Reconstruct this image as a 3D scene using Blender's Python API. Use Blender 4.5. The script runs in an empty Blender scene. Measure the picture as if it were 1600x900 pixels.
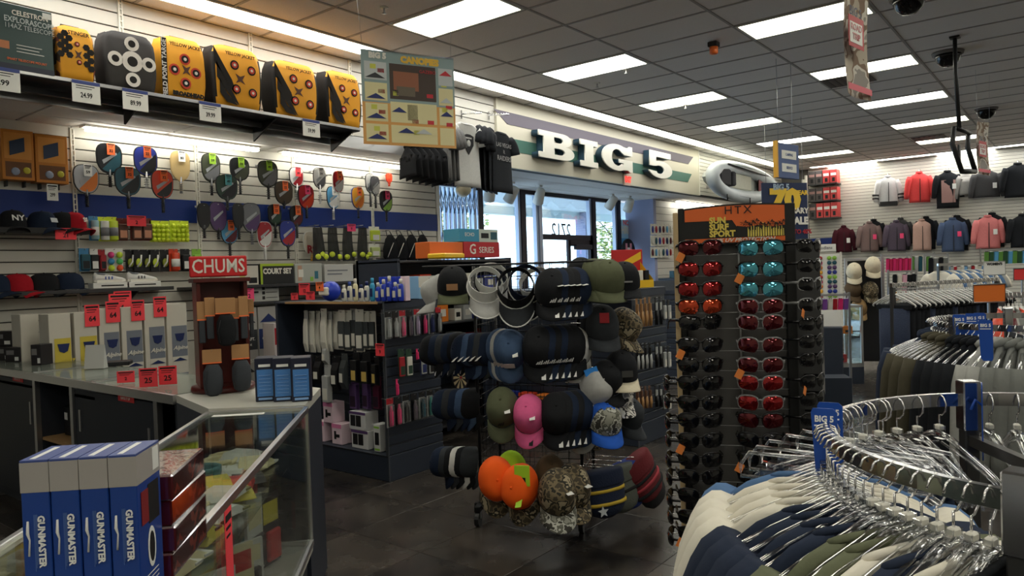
import bpy, bmesh, math, random
from mathutils import Matrix, Vector
random.seed(7)
PI = math.pi
SC = bpy.context.scene
COL = SC.collection

# ---------------------------------------------------------------- camera
CAM_YAW, CAM_PITCH, CAM_ROLL, F_PX, CAM_H = 0.66628611, -0.02235134, -0.03326459, 1145.0, 1.6
def cam_axes():
    y, p, r = CAM_YAW, CAM_PITCH, CAM_ROLL
    f = Vector((math.cos(y)*math.cos(p), math.sin(y)*math.cos(p), math.sin(p)))
    rt = Vector((math.sin(y), -math.cos(y), 0)); up = rt.cross(f)
    return rt*math.cos(r)+up*math.sin(r), up*math.cos(r)-rt*math.sin(r), f
CR, CU, CF = cam_axes()
cam = bpy.data.cameras.new('camera'); co = bpy.data.objects.new('camera', cam); COL.objects.link(co)
cam.sensor_width = 36; cam.lens = F_PX/1600*36; cam.clip_start = 0.05; cam.clip_end = 300
m = Matrix.Identity(4)
for i in range(3):
    m[i][0] = CR[i]; m[i][1] = CU[i]; m[i][2] = -CF[i]
m[2][3] = CAM_H
co.matrix_world = m
SC.camera = co
# ---------------------------------------------------------------- view
SC.view_settings.view_transform = 'Standard'; SC.view_settings.look = 'None'
SC.view_settings.gamma = 1; SC.view_settings.use_curve_mapping = False
SC.view_settings.exposure = EXPOSURE = 0.35
LAMP = 6.8          # radiance of the ceiling light panels
# ---------------------------------------------------------------- daylight outside
w = bpy.data.worlds.new('sky'); SC.world = w; w.use_nodes = True
nt = w.node_tree; bg = nt.nodes['Background']
tc = nt.nodes.new('ShaderNodeTexCoord'); sx = nt.nodes.new('ShaderNodeSeparateXYZ'); rp = nt.nodes.new('ShaderNodeValToRGB')
nt.links.new(tc.outputs['Generated'], sx.inputs[0]); nt.links.new(sx.outputs['Z'], rp.inputs[0]); nt.links.new(rp.outputs[0], bg.inputs[0])
rp.color_ramp.elements[0].position = 0.0; rp.color_ramp.elements[0].color = (.86, .94, 1, 1)
rp.color_ramp.elements[1].position = 0.5; rp.color_ramp.elements[1].color = (.48, .66, 1, 1)
bg.inputs[1].default_value = 4.2
sun = bpy.data.lights.new('sun', 'SUN'); sun.energy = 4.0; sun.angle = .01; sun.color = (1, .95, .86)
so = bpy.data.objects.new('sun', sun); COL.objects.link(so)
so.rotation_euler = (math.radians(50), 0, math.radians(160))

def ray(px, py): return CF + CR*((px-800)/F_PX) - CU*((py-450)/F_PX)
C0 = Vector((0, 0, CAM_H))
def on_x(px, py, X): d = ray(px, py); return C0 + d*(X/d.x)
def on_y(px, py, Y): d = ray(px, py); return C0 + d*(Y/d.y)
def on_z(px, py, Z): d = ray(px, py); return C0 + d*((Z-CAM_H)/d.z)
def at_d(px, py, D): return C0 + ray(px, py)*D
# ---------------------------------------------------------------- materials
_mats = {}
def M(name, col=(.5, .5, .5), rough=.55, metal=0., emit=0., alpha=1., trans=0., noise=0., nscale=20., bump=0., spec=.5, coat=0., sheen=0., ior=1.45):
    if name in _mats: return _mats[name]
    m = bpy.data.materials.new(name); m.use_nodes = True; nt = m.node_tree; b = nt.nodes['Principled BSDF']
    c = (*col, 1)
    b.inputs['Base Color'].default_value = c; b.inputs['Roughness'].default_value = rough; b.inputs['Metallic'].default_value = metal
    b.inputs['Alpha'].default_value = alpha; b.inputs['Transmission Weight'].default_value = trans; b.inputs['Specular IOR Level'].default_value = spec
    b.inputs['Coat Weight'].default_value = coat; b.inputs['Sheen Weight'].default_value = sheen; b.inputs['IOR'].default_value = ior
    if emit: b.inputs['Emission Color'].default_value = c; b.inputs['Emission Strength'].default_value = emit
    if noise or bump:
        t = nt.nodes.new('ShaderNodeTexCoord'); n = nt.nodes.new('ShaderNodeTexNoise'); n.inputs['Scale'].default_value = nscale; n.inputs['Detail'].default_value = 4
        nt.links.new(t.outputs['Object'], n.inputs['Vector'])
        if noise:
            mx = nt.nodes.new('ShaderNodeMix'); mx.data_type = 'RGBA'
            mx.inputs['A'].default_value = tuple(v*(1-noise) for v in col)+(1,); mx.inputs['B'].default_value = tuple(min(1, v*(1+noise)) for v in col)+(1,)
            nt.links.new(n.outputs['Fac'], mx.inputs['Factor']); nt.links.new(mx.outputs['Result'], b.inputs['Base Color'])
        if bump:
            bp = nt.nodes.new('ShaderNodeBump'); bp.inputs['Strength'].default_value = bump; bp.inputs['Distance'].default_value = .01
            nt.links.new(n.outputs['Fac'], bp.inputs['Height']); nt.links.new(bp.outputs[0], b.inputs['Normal'])
    _mats[name] = m; return m
def S(r, g, b):        # sRGB 0-255 -> linear
    def f(v):
        v /= 255.
        return v/12.92 if v <= .04045 else ((v+.055)/1.055)**2.4
    return (f(r), f(g), f(b))
def V(name, cols, scale=6, rough=.8, kind='camo', bump=0.):      # several colours in patches (camo, printed cloth, foliage)
    if name in _mats: return _mats[name]
    m = M(name, cols[0], rough); nt = m.node_tree; b = nt.nodes['Principled BSDF']
    t = nt.nodes.new('ShaderNodeTexCoord'); n = nt.nodes.new('ShaderNodeTexNoise' if kind == 'camo' else 'ShaderNodeTexVoronoi'); n.inputs['Scale'].default_value = scale
    r = nt.nodes.new('ShaderNodeValToRGB'); r.color_ramp.interpolation = 'CONSTANT'
    nt.links.new(t.outputs['Object'], n.inputs['Vector'])
    if kind == 'camo': nt.links.new(n.outputs['Fac'], r.inputs[0])
    else:
        s = nt.nodes.new('ShaderNodeSeparateColor'); nt.links.new(n.outputs['Color'], s.inputs[0]); nt.links.new(s.outputs[0], r.inputs[0])
    k = len(cols)
    while len(r.color_ramp.elements) < k: r.color_ramp.elements.new(.5)
    for i, c in enumerate(cols):
        r.color_ramp.elements[i].position = 0 if i == 0 else ((.36+.3*i/k) if kind == 'camo' else i/k); r.color_ramp.elements[i].color = (*c, 1)
    nt.links.new(r.outputs[0], b.inputs['Base Color'])
    return m
# ---------------------------------------------------------------- mesh builder
class B:
    def __init__(s, T=None): s.v = []; s.f = []; s.mi = []; s.sm = []; s.T = T or Matrix.Identity(4)
    def add(s, vs, fs, mi=0, smooth=False, T=None):
        n = len(s.v); T = s.T @ T if T is not None else s.T
        s.v += [tuple(T @ Vector(p)) for p in vs]
        for f in fs: s.f.append(tuple(i+n for i in f)); s.mi.append(mi); s.sm.append(smooth)
        return s
    def box(s, x0, y0, z0, x1, y1, z1, mi=0, T=None):
        vs = [(x, y, z) for z in (z0, z1) for y in (y0, y1) for x in (x0, x1)]
        return s.add(vs, [(0, 2, 3, 1), (4, 5, 7, 6), (0, 1, 5, 4), (2, 6, 7, 3), (0, 4, 6, 2), (1, 3, 7, 5)], mi, T=T)
    def bbox(s, x0, y0, z0, x1, y1, z1, r=.004, mi=0, T=None):      # box with chamfered edges
        bm = bmesh.new(); bmesh.ops.create_cube(bm, size=1)
        for v in bm.verts: v.co = Vector(((x0+x1)/2+v.co.x*(x1-x0), (y0+y1)/2+v.co.y*(y1-y0), (z0+z1)/2+v.co.z*(z1-z0)))
        bmesh.ops.bevel(bm, geom=bm.edges[:], offset=r, segments=1, affect='EDGES')
        vs = [v.co[:] for v in bm.verts]; fs = [[v.index for v in f.verts] for f in bm.faces]; bm.free()
        return s.add(vs, fs, mi, T=T)
    def prism(s, poly, d0, d1, plane='xz', mi=0, T=None, smooth=False):    # polygon extruded along the third axis
        n = len(poly)
        def p(a, b, d): return (a, d, b) if plane == 'xz' else (a, b, d) if plane == 'xy' else (d, a, b)
        vs = [p(a, b, d0) for a, b in poly]+[p(a, b, d1) for a, b in poly]
        fs = [tuple(range(n)), tuple(range(2*n-1, n-1, -1))]+[(i, i+n, (i+1) % n+n, (i+1) % n) for i in range(n)]
        return s.add(vs, fs, mi, smooth, T)
    def tube(s, pts, r, n=6, mi=0, closed=False, T=None, smooth=True, flat=None):
        pts = [Vector(p) for p in pts]; k = len(pts); vs = []; rr = r if isinstance(r, (list, tuple)) else [r]*k
        ref = None
        for i, p in enumerate(pts):
            a = pts[(i-1) % k] if (closed or i > 0) else p; c = pts[(i+1) % k] if (closed or i < k-1) else p
            t = (c-a); t = t.normalized() if t.length > 1e-9 else Vector((0, 0, 1))
            if ref is None: ref = Vector((0, 0, 1)) if abs(t.z) < .9 else Vector((1, 0, 0))
            u = t.cross(ref)
            if u.length < 1e-4: u = t.cross(Vector((.3, 1, .2)))
            u.normalize(); w_ = u.cross(t).normalized(); ref = w_
            for j in range(n):
                an = 2*PI*j/n+PI/n
                vs.append(p+u*math.cos(an)*rr[i]*(flat[0] if flat else 1)+w_*math.sin(an)*rr[i]*(flat[1] if flat else 1))
        fs = []
        for i in range(k if closed else k-1):
            for j in range(n):
                a = i*n+j; b = i*n+(j+1) % n; c = ((i+1) % k)*n+(j+1) % n; d = ((i+1) % k)*n+j
                fs.append((a, b, c, d))
        if not closed: fs.append(tuple(range(n-1, -1, -1))); fs.append(tuple((k-1)*n+j for j in range(n)))
        return s.add(vs, fs, mi, smooth, T)
    def loft(s, rings, mi=0, caps=True, smooth=True, T=None, closed=False):
        n = len(rings[0]); vs = [p for r in rings for p in r]; fs = []; k = len(rings)
        for i in range(k if closed else k-1):
            for j in range(n): fs.append((i*n+j, i*n+(j+1) % n, ((i+1) % k)*n+(j+1) % n, ((i+1) % k)*n+j))
        if caps and not closed: fs.append(tuple(range(n-1, -1, -1))); fs.append(tuple((k-1)*n+j for j in range(n)))
        return s.add(vs, fs, mi, smooth, T)
    def lathe(s, prof, n=16, mi=0, T=None, smooth=True, c=(0, 0)):
        return s.loft([[(c[0]+r*math.cos(2*PI*j/n), c[1]+r*math.sin(2*PI*j/n), z) for j in range(n)] for r, z in prof], mi, True, smooth, T)
    def grid(s, fn, nu, nv, mi=0, smooth=True, T=None):
        vs = [fn(i/nu, j/nv) for j in range(nv+1) for i in range(nu+1)]
        fs = [(j*(nu+1)+i, j*(nu+1)+i+1, (j+1)*(nu+1)+i+1, (j+1)*(nu+1)+i) for j in range(nv) for i in range(nu)]
        return s.add(vs, fs, mi, smooth, T)
    def ball(s, c, r, n=8, mi=0, T=None, sc=(1, 1, 1)):
        k = max(4, n//2+1)
        rings = [[(c[0]+r*sc[0]*math.sin(PI*i/k)*math.cos(2*PI*j/n), c[1]+r*sc[1]*math.sin(PI*i/k)*math.sin(2*PI*j/n), c[2]-r*sc[2]*math.cos(PI*i/k)) for j in range(n)] for i in range(1, k)]
        base = len(rings)
        vs = [p for q in rings for p in q]+[(c[0], c[1], c[2]-r*sc[2]), (c[0], c[1], c[2]+r*sc[2])]
        fs = []
        for i in range(base-1):
            for j in range(n): fs.append((i*n+j, i*n+(j+1) % n, (i+1)*n+(j+1) % n, (i+1)*n+j))
        for j in range(n): fs.append((base*n, (j+1) % n, j)); fs.append((base*n+1, (base-1)*n+j, (base-1)*n+(j+1) % n))
        return s.add(vs, fs, mi, True, T)
    def mesh(s, name, mats):
        me = bpy.data.meshes.new(name); me.from_pydata(s.v, [], s.f)
        mats = mats if isinstance(mats, (list, tuple)) else [mats]
        for m in mats: me.materials.append(m)
        me.polygons.foreach_set('material_index', s.mi); me.polygons.foreach_set('use_smooth', s.sm); me.update()
        return me
def obj(name, g, mats=None, parent=None, T=None, kind=None, label=None):
    me = g.mesh(name, mats) if isinstance(g, B) else g
    o = bpy.data.objects.new(name, me); COL.objects.link(o)
    if parent is not None: o.parent = parent
    if T is not None: o.matrix_basis = T
    if kind: o['kind'] = kind
    if label: o['label'] = label
    return o
def tag(o, label, cat, group=None, kind=None):
    o['label'] = label; o['category'] = cat
    if group: o['group'] = group
    if kind: o['kind'] = kind
    return o
def TR(loc=(0, 0, 0), rz=0., rx=0., ry=0., s=1.):
    return Matrix.Translation(Vector(loc)) @ Matrix.Rotation(rz, 4, 'Z') @ Matrix.Rotation(rx, 4, 'X') @ Matrix.Rotation(ry, 4, 'Y') @ Matrix.Scale(s, 4)
def thing(name, label, cat, loc=(0, 0, 0), rz=0., group=None, T=None):
    o = bpy.data.objects.new(name, None); COL.objects.link(o); o.empty_display_size = .05
    o.matrix_basis = T if T is not None else TR(loc, rz)
    tag(o, label, cat, group); return o
def dup(o, T=None, label=None, group=None, swap=None, parent=None):
    c = o.copy(); COL.objects.link(c)
    if parent is not None: c.parent = parent
    if T is not None: c.matrix_basis = T
    if label: c['label'] = label
    if group: c['group'] = group
    for ch in o.children:
        d = dup(ch, parent=c, swap=swap)
        if swap and ch.name.split('.')[0] in swap: d.data = swap[ch.name.split('.')[0]]
    return c
def text(s, parent, loc, size, mat, rz=0., name='lettering', ext=.0006, bold=0., align='CENTER', rx=PI/2, shear=0., sx=1., space=1., ry=0.):
    c = bpy.data.curves.new(name, 'FONT'); c.body = s; c.size = size; c.extrude = ext; c.offset = bold; c.align_x = align; c.align_y = 'CENTER'; c.shear = shear; c.resolution_u = 2; c.space_character = space
    c.materials.append(mat)
    o = bpy.data.objects.new(name, c); COL.objects.link(o)
    if parent is not None: o.parent = parent
    o.matrix_basis = Matrix.Translation(Vector(loc)) @ Matrix.Rotation(rz, 4, 'Z') @ Matrix.Rotation(rx, 4, 'X') @ Matrix.Rotation(ry, 4, 'Z') @ Matrix.Diagonal((sx, 1, 1, 1))
    return o
def ordn(k): return ['first', 'second', 'third', 'fourth', 'fifth', 'sixth', 'seventh', 'eighth', 'ninth', 'tenth', 'eleventh', 'twelfth', 'thirteenth', 'fourteenth', 'fifteenth', 'sixteenth', 'seventeenth', 'eighteenth', 'nineteenth', 'twentieth', 'twenty-first', 'twenty-second', 'twenty-third', 'twenty-fourth', 'twenty-fifth', 'twenty-sixth', 'twenty-seventh', 'twenty-eighth', 'twenty-ninth', 'thirtieth', 'thirty-first', 'thirty-second', 'thirty-third', 'thirty-fourth', 'thirty-fifth', 'thirty-sixth', 'thirty-seventh', 'thirty-eighth', 'thirty-ninth', 'fortieth'][k]
# common materials
WHITE = M('white_paint', S(228, 225, 215), .5); BLACK = M('black_plastic', S(22, 22, 24), .45); DKGREY = M('dark_grey_metal', S(60, 60, 62), .45, .3)
CHROME = M('chrome', (.78, .78, .78), .12, 1.); PAPER = M('white_paper', S(232, 232, 228), .7); INK = M('black_ink', S(15, 15, 18), .6)
TAGRED = M('neon_red_paper', S(250, 70, 80), .7); TAGORG = M('neon_orange_paper', S(255, 120, 62), .7); TAGPINK = M('neon_pink_paper', S(250, 80, 130), .7); TAGGRN = M('lime_paper', S(165, 215, 60), .7)
NAVY = M('navy_laminate', S(40, 48, 62), .45, noise=.1); STEEL = M('brushed_steel', (.45, .45, .46), .35, 1.)
BLUEP = M('blue_band_paint', S(10, 46, 122), .55)
def glassy(name, col, lo, rough=.03, hi=.75, gl=(1, 1, 1)):      # see-through sheet: tinted transparency under a gloss that grows towards grazing angles
    m = bpy.data.materials.new(name); m.use_nodes = True; nt = m.node_tree; nt.nodes.remove(nt.nodes['Principled BSDF']); out = nt.nodes['Material Output']
    tr = nt.nodes.new('ShaderNodeBsdfTransparent'); tr.inputs[0].default_value = (*col, 1); g = nt.nodes.new('ShaderNodeBsdfGlossy'); g.inputs['Roughness'].default_value = rough; g.inputs['Color'].default_value = (*gl, 1)
    lw = nt.nodes.new('ShaderNodeLayerWeight'); lw.inputs['Blend'].default_value = .3; mr = nt.nodes.new('ShaderNodeMapRange'); mr.inputs[3].default_value = lo; mr.inputs[4].default_value = hi
    mx = nt.nodes.new('ShaderNodeMixShader'); nt.links.new(lw.outputs['Facing'], mr.inputs[0]); nt.links.new(mr.outputs[0], mx.inputs[0]); nt.links.new(tr.outputs[0], mx.inputs[1]); nt.links.new(g.outputs[0], mx.inputs[2]); nt.links.new(mx.outputs[0], out.inputs[0])
    _mats[name] = m; return m
GLASS = glassy('clear_glass', (.93, .97, .95), .03, .03, .5); CLEAR = glassy('clear_plastic', (.86, .87, .88), .12, .06, .85)
TEXTW = M('white_print', S(240, 240, 238), .6)
# ================================================================ the setting
HC = 4.0; YU = 6.4; YL = 7.4; ZS = 3.06; XB = 19.9; YG = 8.05
# floor
def floor_mat():
    m = M('vinyl_floor', S(62, 57, 52), .22, spec=.5); nt = m.node_tree; b = nt.nodes['Principled BSDF']
    t = nt.nodes.new('ShaderNodeTexCoord'); oi = nt.nodes.new('ShaderNodeObjectInfo'); g = nt.nodes.new('ShaderNodeNewGeometry')
    n1 = nt.nodes.new('ShaderNodeTexNoise'); n1.inputs['Scale'].default_value = 3.5; n1.inputs['Detail'].default_value = 8; n1.inputs['Roughness'].default_value = .65
    n2 = nt.nodes.new('ShaderNodeTexNoise'); n2.inputs['Scale'].default_value = 5; n2.inputs['Detail'].default_value = 3
    nt.links.new(g.outputs['Position'], n1.inputs['Vector']); nt.links.new(g.outputs['Position'], n2.inputs['Vector'])
    r = nt.nodes.new('ShaderNodeValToRGB'); r.color_ramp.elements[0].color = (*S(28, 26, 26), 1); r.color_ramp.elements[0].position = .3; r.color_ramp.elements[1].color = (*S(72, 66, 60), 1); r.color_ramp.elements[1].position = .72
    ad = nt.nodes.new('ShaderNodeMath'); ad.operation = 'MULTIPLY_ADD'; ad.inputs[1].default_value = .28
    nt.links.new(oi.outputs['Random'], ad.inputs[0]); s2 = nt.nodes.new('ShaderNodeMath'); s2.operation = 'SUBTRACT'; s2.inputs[1].default_value = .14
    nt.links.new(n1.outputs['Fac'], s2.inputs[0]); nt.links.new(s2.outputs[0], ad.inputs[2]); nt.links.new(ad.outputs[0], r.inputs[0]); nt.links.new(r.outputs[0], b.inputs['Base Color'])
    rr = nt.nodes.new('ShaderNodeMapRange'); rr.inputs[3].default_value = .18; rr.inputs[4].default_value = .34; nt.links.new(n2.outputs['Fac'], rr.inputs[0]); nt.links.new(rr.outputs[0], b.inputs['Roughness'])
    bp = nt.nodes.new('ShaderNodeBump'); bp.inputs['Strength'].default_value = .12; bp.inputs['Distance'].default_value = .004; nt.links.new(n1.outputs['Fac'], bp.inputs['Height']); nt.links.new(bp.outputs[0], b.inputs['Normal'])
    return m
FM = floor_mat()
floor = obj('floor', B().box(-3, -8, -.1, XB+1, YG+.1, -.004), M('floor_seam', S(22, 21, 21), .5), kind='structure')
tm = B().bbox(-.3035, -.3035, -.006, .3035, .3035, 0, .0015).mesh('floor_tile', FM)
far_b = B(); cells = []
for i in range(0, 32):
    for j in range(-12, 13):
        x = .8+.61*i; y = .3+.61*j; cells.append((math.hypot(x, y), x, y))
def in_view(x, y, z, mx=60):
    d = Vector((x, y, z))-C0; zz = d.dot(CF)
    if zz < .4: return False
    px = 800+F_PX*d.dot(CR)/zz; py = 450-F_PX*d.dot(CU)/zz
    return -mx < px < 1600+mx and -mx < py < 900+mx
cells.sort(); n = 0
for d, x, y in cells:
    if n < 290 and in_view(x, y, 0, 100): obj('floor_tile', tm, parent=floor, T=TR((x, y, 0))); n += 1
    else: far_b.box(x-.3035, y-.3035, -.006, x+.3035, y+.3035, 0)
obj('far_floor_tiles', far_b, FM, floor, kind='stuff')
# ceiling
CM = M('ceiling_tile_paint', S(232, 226, 220), .95, noise=.05, nscale=60, bump=.25)
GM = M('ceiling_grid_paint', S(168, 162, 156), .6)
ceil = obj('ceiling', B().box(-3, -8, HC+.06, XB+.6, YU+.3, HC+.16), M('plenum', S(30, 30, 30), .9), kind='structure')
ct = B().bbox(-.293, -.598, .004, .293, .598, .02, .004).mesh('ceiling_tile', CM)
FX = [(7.6+2.44*k, 4.62-2.44*j) for j in range(0, 5) for k in range(-4, 6) if not (k < -2 and j == 0)]
FXK = {(round(x, 2), round(y, 2)) for x, y in FX}
cells = []; far_b = B()
for i in range(-16, 21):
    for j in range(0, 11):
        x = 7.6+.61*i; y = 4.62-1.22*j
        if (round(x, 2), round(y, 2)) in FXK or x > XB-.6: continue
        cells.append((math.hypot(x, y), x, y))
cells.sort(); n = 0
for d, x, y in cells:
    if n < 250 and in_view(x, y, HC, 80): obj('ceiling_tile', ct, parent=ceil, T=TR((x, y, HC))); n += 1
    else: far_b.box(x-.293, y-.598, HC+.004, x+.293, y+.598, HC+.02)
for i in range(-16, 21):
    x = 7.6+.61*i
    far_b.box(x-.293, 6.15, HC+.004, x+.293, YU, HC+.02)
ch = B().bbox(-.293, -.293, .004, .293, .293, .02, .004).mesh('ceiling_tile', CM)
for i in range(-11, 21): obj('ceiling_tile', ch, parent=ceil, T=TR((7.6+.61*i, 5.54, HC)))
obj('far_ceiling_tiles', far_b, CM, ceil, kind='stuff')
g = B()
for i in range(-16, 22): g.box(7.295+.61*i-.012, -8, HC-.003, 7.295+.61*i+.012, YU, HC+.03)
for j in range(0, 12): g.box(-2.5, 5.23-1.22*j-.012, HC-.003, XB, 5.23-1.22*j+.012, HC+.03)
g.box(-2.5, 5.832, HC-.004, XB, 5.845, HC+.03); g.box(-2.5, 6.135, HC-.004, XB, 6.15, HC+.03)
obj('ceiling_grid', g, GM, ceil)
# ceiling lights: 2x4 troffers
LW = M('light_panel_warm', (1, .965, .80), .5, emit=LAMP); LC = M('light_panel_cool', (1, .99, .93), .5, emit=LAMP*1.12)
fr = B()
for a in ((-.285, -.595, .285, -.57), (-.285, .57, .285, .595), (-.285, -.57, -.262, .57), (.262, -.57, .285, .57)): fr.box(a[0], a[1], -.008, a[2], a[3], .04)
frm = fr.mesh('light_frame', M('light_frame_paint', S(225, 225, 215), .5))
df = B()
for k in range(3): df.grid(lambda u, v, k=k: (-.262+.1747*(k+u), -.57+1.14*v, .004-.010*math.sin(PI*u)), 6, 1)
dm = [df.mesh('diffuser', LW), df.mesh('diffuser', LC)]
rowname = ['row nearest the wall sign', 'middle row', 'row above the clothing racks', 'fourth row', 'fifth row']
for (x, y) in FX:
    j = round((4.62-y)/2.44); k = round((x-7.6)/2.44)
    if j > 2: lab = 'ceiling light, %s from the camera in the %s beyond the right photo edge' % (ordn(k+4), ('first row', 'second row')[j-3]); grp = None
    else:
        grp = None; lab = 'recessed ceiling light, %s from the camera in the %s' % (ordn(k+(2 if j == 0 else 4)), rowname[j])
    t = thing('ceiling_light', lab, 'ceiling light', (x, y, HC), 0, grp)
    obj('frame', frm, parent=t); obj('diffuser', dm[(k+j) % 3 == 0], parent=t)
# strip of 1x4 fixtures along the left wall and along the back wall
sd = B().box(-.605, -.13, -.004, .605, .13, .02).mesh('diffuser', LC); sdw = B().box(-.605, -.13, -.004, .605, .13, .02).mesh('diffuser', LW)
sf = B()
for a in ((-.61, -.15, .61, -.13), (-.61, .13, .61, .15), (-.61, -.13, -.605, .13), (.605, -.13, .61, .13)): sf.box(a[0], a[1], -.012, a[2], a[3], .02)
sfm = sf.mesh('light_frame', WHITE)
for i in range(15):
    x = 1.5+1.22*i
    t = thing('strip_light', 'narrow ceiling strip light beside the left wall, %s from the camera' % ordn(i), 'strip light', (x, 5.99, HC-.002))
    obj('frame', sfm, parent=t); obj('diffuser', sdw if i > 9 else sd, parent=t)
for i in range(9):
    y = 4.9-1.22*i
    t = thing('strip_light', 'narrow ceiling strip light along the back wall, %s from its left end' % ordn(i), 'strip light', (XB-.45, y, HC-.006), PI/2)
    obj('frame', sfm, parent=t); obj('diffuser', sd, parent=t)
# upper left wall: slatwall, sign board, slatwall
SL = M('slat_laminate', S(205, 202, 192), .45, noise=.03); GR = M('slat_groove', S(48, 46, 44), .7)
wl = obj('wall_left', B().box(-2.5, YU, ZS, XB+.5, YU+.12, HC+.06), GR, kind='structure')
def boards(parent, xs, z0, z1, pitch, y, skip=None, mat=SL, axis='x', gap=.007):
    """slat boards between the uprights listed in xs, each an object"""
    cache = {}
    n = int(round((z1-z0)/pitch))
    for a, b in zip(xs[:-1], xs[1:]):
        L = round(abs(b-a)-.012, 3)
        if L not in cache: cache[L] = B().bbox(-L/2, -.016, -pitch/2+gap/2, L/2, 0, pitch/2-gap/2, .003).mesh('slat', mat)
        for k in range(n):
            z = z0+pitch*(k+.5)
            if skip and skip(z): continue
            c = (a+b)/2
            T = TR((c, y, z)) if axis == 'x' else TR((y, c, z), -PI/2)
            obj('slat', cache[L], parent=parent, T=T)
UX = [.46, 1.68, 2.9, 4.12, 5.34, 6.56, 7.86]
boards(wl, UX, 3.16, HC, .12, YU, gap=.010)
def upright(parent, T, z0, z1):
    g = B(); g.box(-.018, -.022, z0, -.008, 0, z1); g.box(.008, -.022, z0, .018, 0, z1); g.box(-.008, -.004, z0, .008, 0, z1)
    z = z0
    while z < z1: g.box(-.008, -.02, z, .008, -.004, z+.012); z += .05
    return obj('upright', g, WHITE, parent, T)
for x in UX[1:-1]: upright(wl, TR((x, YU-.014, 0)), 3.16, HC)
bx = [14.56+1.335*i for i in range(5)]
boards(wl, bx, 3.08, HC, .0765, YU)
# sign board fascia
sg = B().box(7.86, YU-.05, ZS, 14.5, YU, HC)
sgo = obj('trim_sign_board', sg, M('fascia_paint', S(205, 200, 182), .55), kind='structure')
obj('trim_edge', B().box(14.5, YU-.06, ZS, 14.53, YU, HC), WHITE, sgo)
obj('trim_lower_edge', B().box(-2.5, YU-.012, ZS-.03, 7.86, YU+.02, ZS+.1), M('aluminium_trim', (.6, .6, .6), .3, 1.), kind='structure')
# soffit under the fascia with its own tiles and lamps
sof = obj('trim_soffit', B().box(-2.5, YU, ZS+.03, XB+.5, YG+.1, ZS+.1), GM, kind='structure')
st = B().bbox(-.6, -.3, -.006, .6, .3, .012, .004).mesh('soffit_tile', CM)
for i in range(0, 16):
    for j in range(3 if i > 5 else 2):
        x = .6+1.22*i
        obj('soffit_tile', st, parent=sof, T=TR((x, YU+.32+.62*j, ZS+.02)))
lab = ['above the paddle rackets', 'above the paddles next to the black shirts', 'above the phone case wall beyond the doors']
for i, (x0, x1) in enumerate(((2.9, 4.7), (5.0, 6.9), (15.2, 17.5))):
    t = thing('soffit_light', 'slim fluorescent tube light under the soffit %s' % lab[i], 'tube light', ((x0+x1)/2, 7.2, ZS+.012))
    L = (x1-x0)/2
    obj('housing', B().box(-L, -.05, -.02, L, .08, 0), WHITE, t)
    obj('tube', B().box(-L+.02, -.045, -.055, L-.02, .02, -.02), M('tube_glow', (1, .97, .85), emit=LAMP*1.7), t)
# lower left wall: slatwall with blue band
wlo = obj('wall_left_lower', B().box(-2.5, YL, 0, 7.72, YL+.1, ZS+.03), GR, kind='structure')
LX = [.46, 1.67, 2.87, 4.07, 5.27, 6.47, 7.68]
zb0, zb1 = on_y(310, 349, YL).z, on_y(310, 314, YL).z
skipb = lambda z: zb0-.01 < z < zb1+.01
boards(wlo, LX[1:], .99, ZS+.02, .1045, YL, skipb, gap=.010)
obj('lower_slats', B().box(.46, YL-.016, 0, 7.68, YL, .985), SL, wlo); obj('blue_band', B().box(.46, YL-.02, zb0, 7.7, YL, zb1), BLUEP, wlo)
for x in LX[1:-1]: upright(wlo, TR((x, YL-.014, 0)), 1.0, ZS)
obj('wall_end', B().box(7.69, YL-.02, 0, 7.76, YG+.02, ZS+.02), WHITE, wlo)
# right part beyond the doors
XR = 14.45
wr = obj('wall_left_far', B().box(XR, YL, 0, XB+.5, YL+.1, ZS+.03), GR, kind='structure')
boards(wr, [XR+.02, XR+1.35, XR+2.7, XR+4.05, XB+.4], .96, ZS+.02, .15, YL)
obj('lower_slats', B().box(XR, YL-.016, 0, XB+.4, YL, .96), SL, wr)
obj('wall_end', B().box(XR-.02, YL-.02, 0, XR+.1, YG+.02, ZS+.02), M('column_paint', S(150, 155, 185), .6), wr)
# back wall
wb = obj('wall_back', B().box(XB, -8, 0, XB+.1, 5.72, HC+.05), GR, kind='structure')
k = 0; g = B(); z = 0
while z < HC: g.box(XB-.016, -8, z+.004, XB, 5.7, z+.0725); z += .0765
obj('slats', g, SL, wb, kind='stuff')
obj('blue_band', B().box(XB-.02, -8, 2.02, XB, 5.7, 2.2), BLUEP, wb)
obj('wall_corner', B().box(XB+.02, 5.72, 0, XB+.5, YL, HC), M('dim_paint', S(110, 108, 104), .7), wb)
obj('corner_post', B().box(XB-.5, 5.66, 0, XB-.4, 5.72, HC-.3), WHITE, wb)
# rest of the room behind and to the right of the camera
rp_ = M('plain_wall_paint', S(190, 186, 176), .6)
obj('wall_right', B().box(-3, -8.1, 0, XB+.5, -8, HC+.1), rp_, kind='structure')
obj('wall_rear', B().box(-3.1, -8, 0, -3, YG, HC+.1), rp_, kind='structure')
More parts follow.
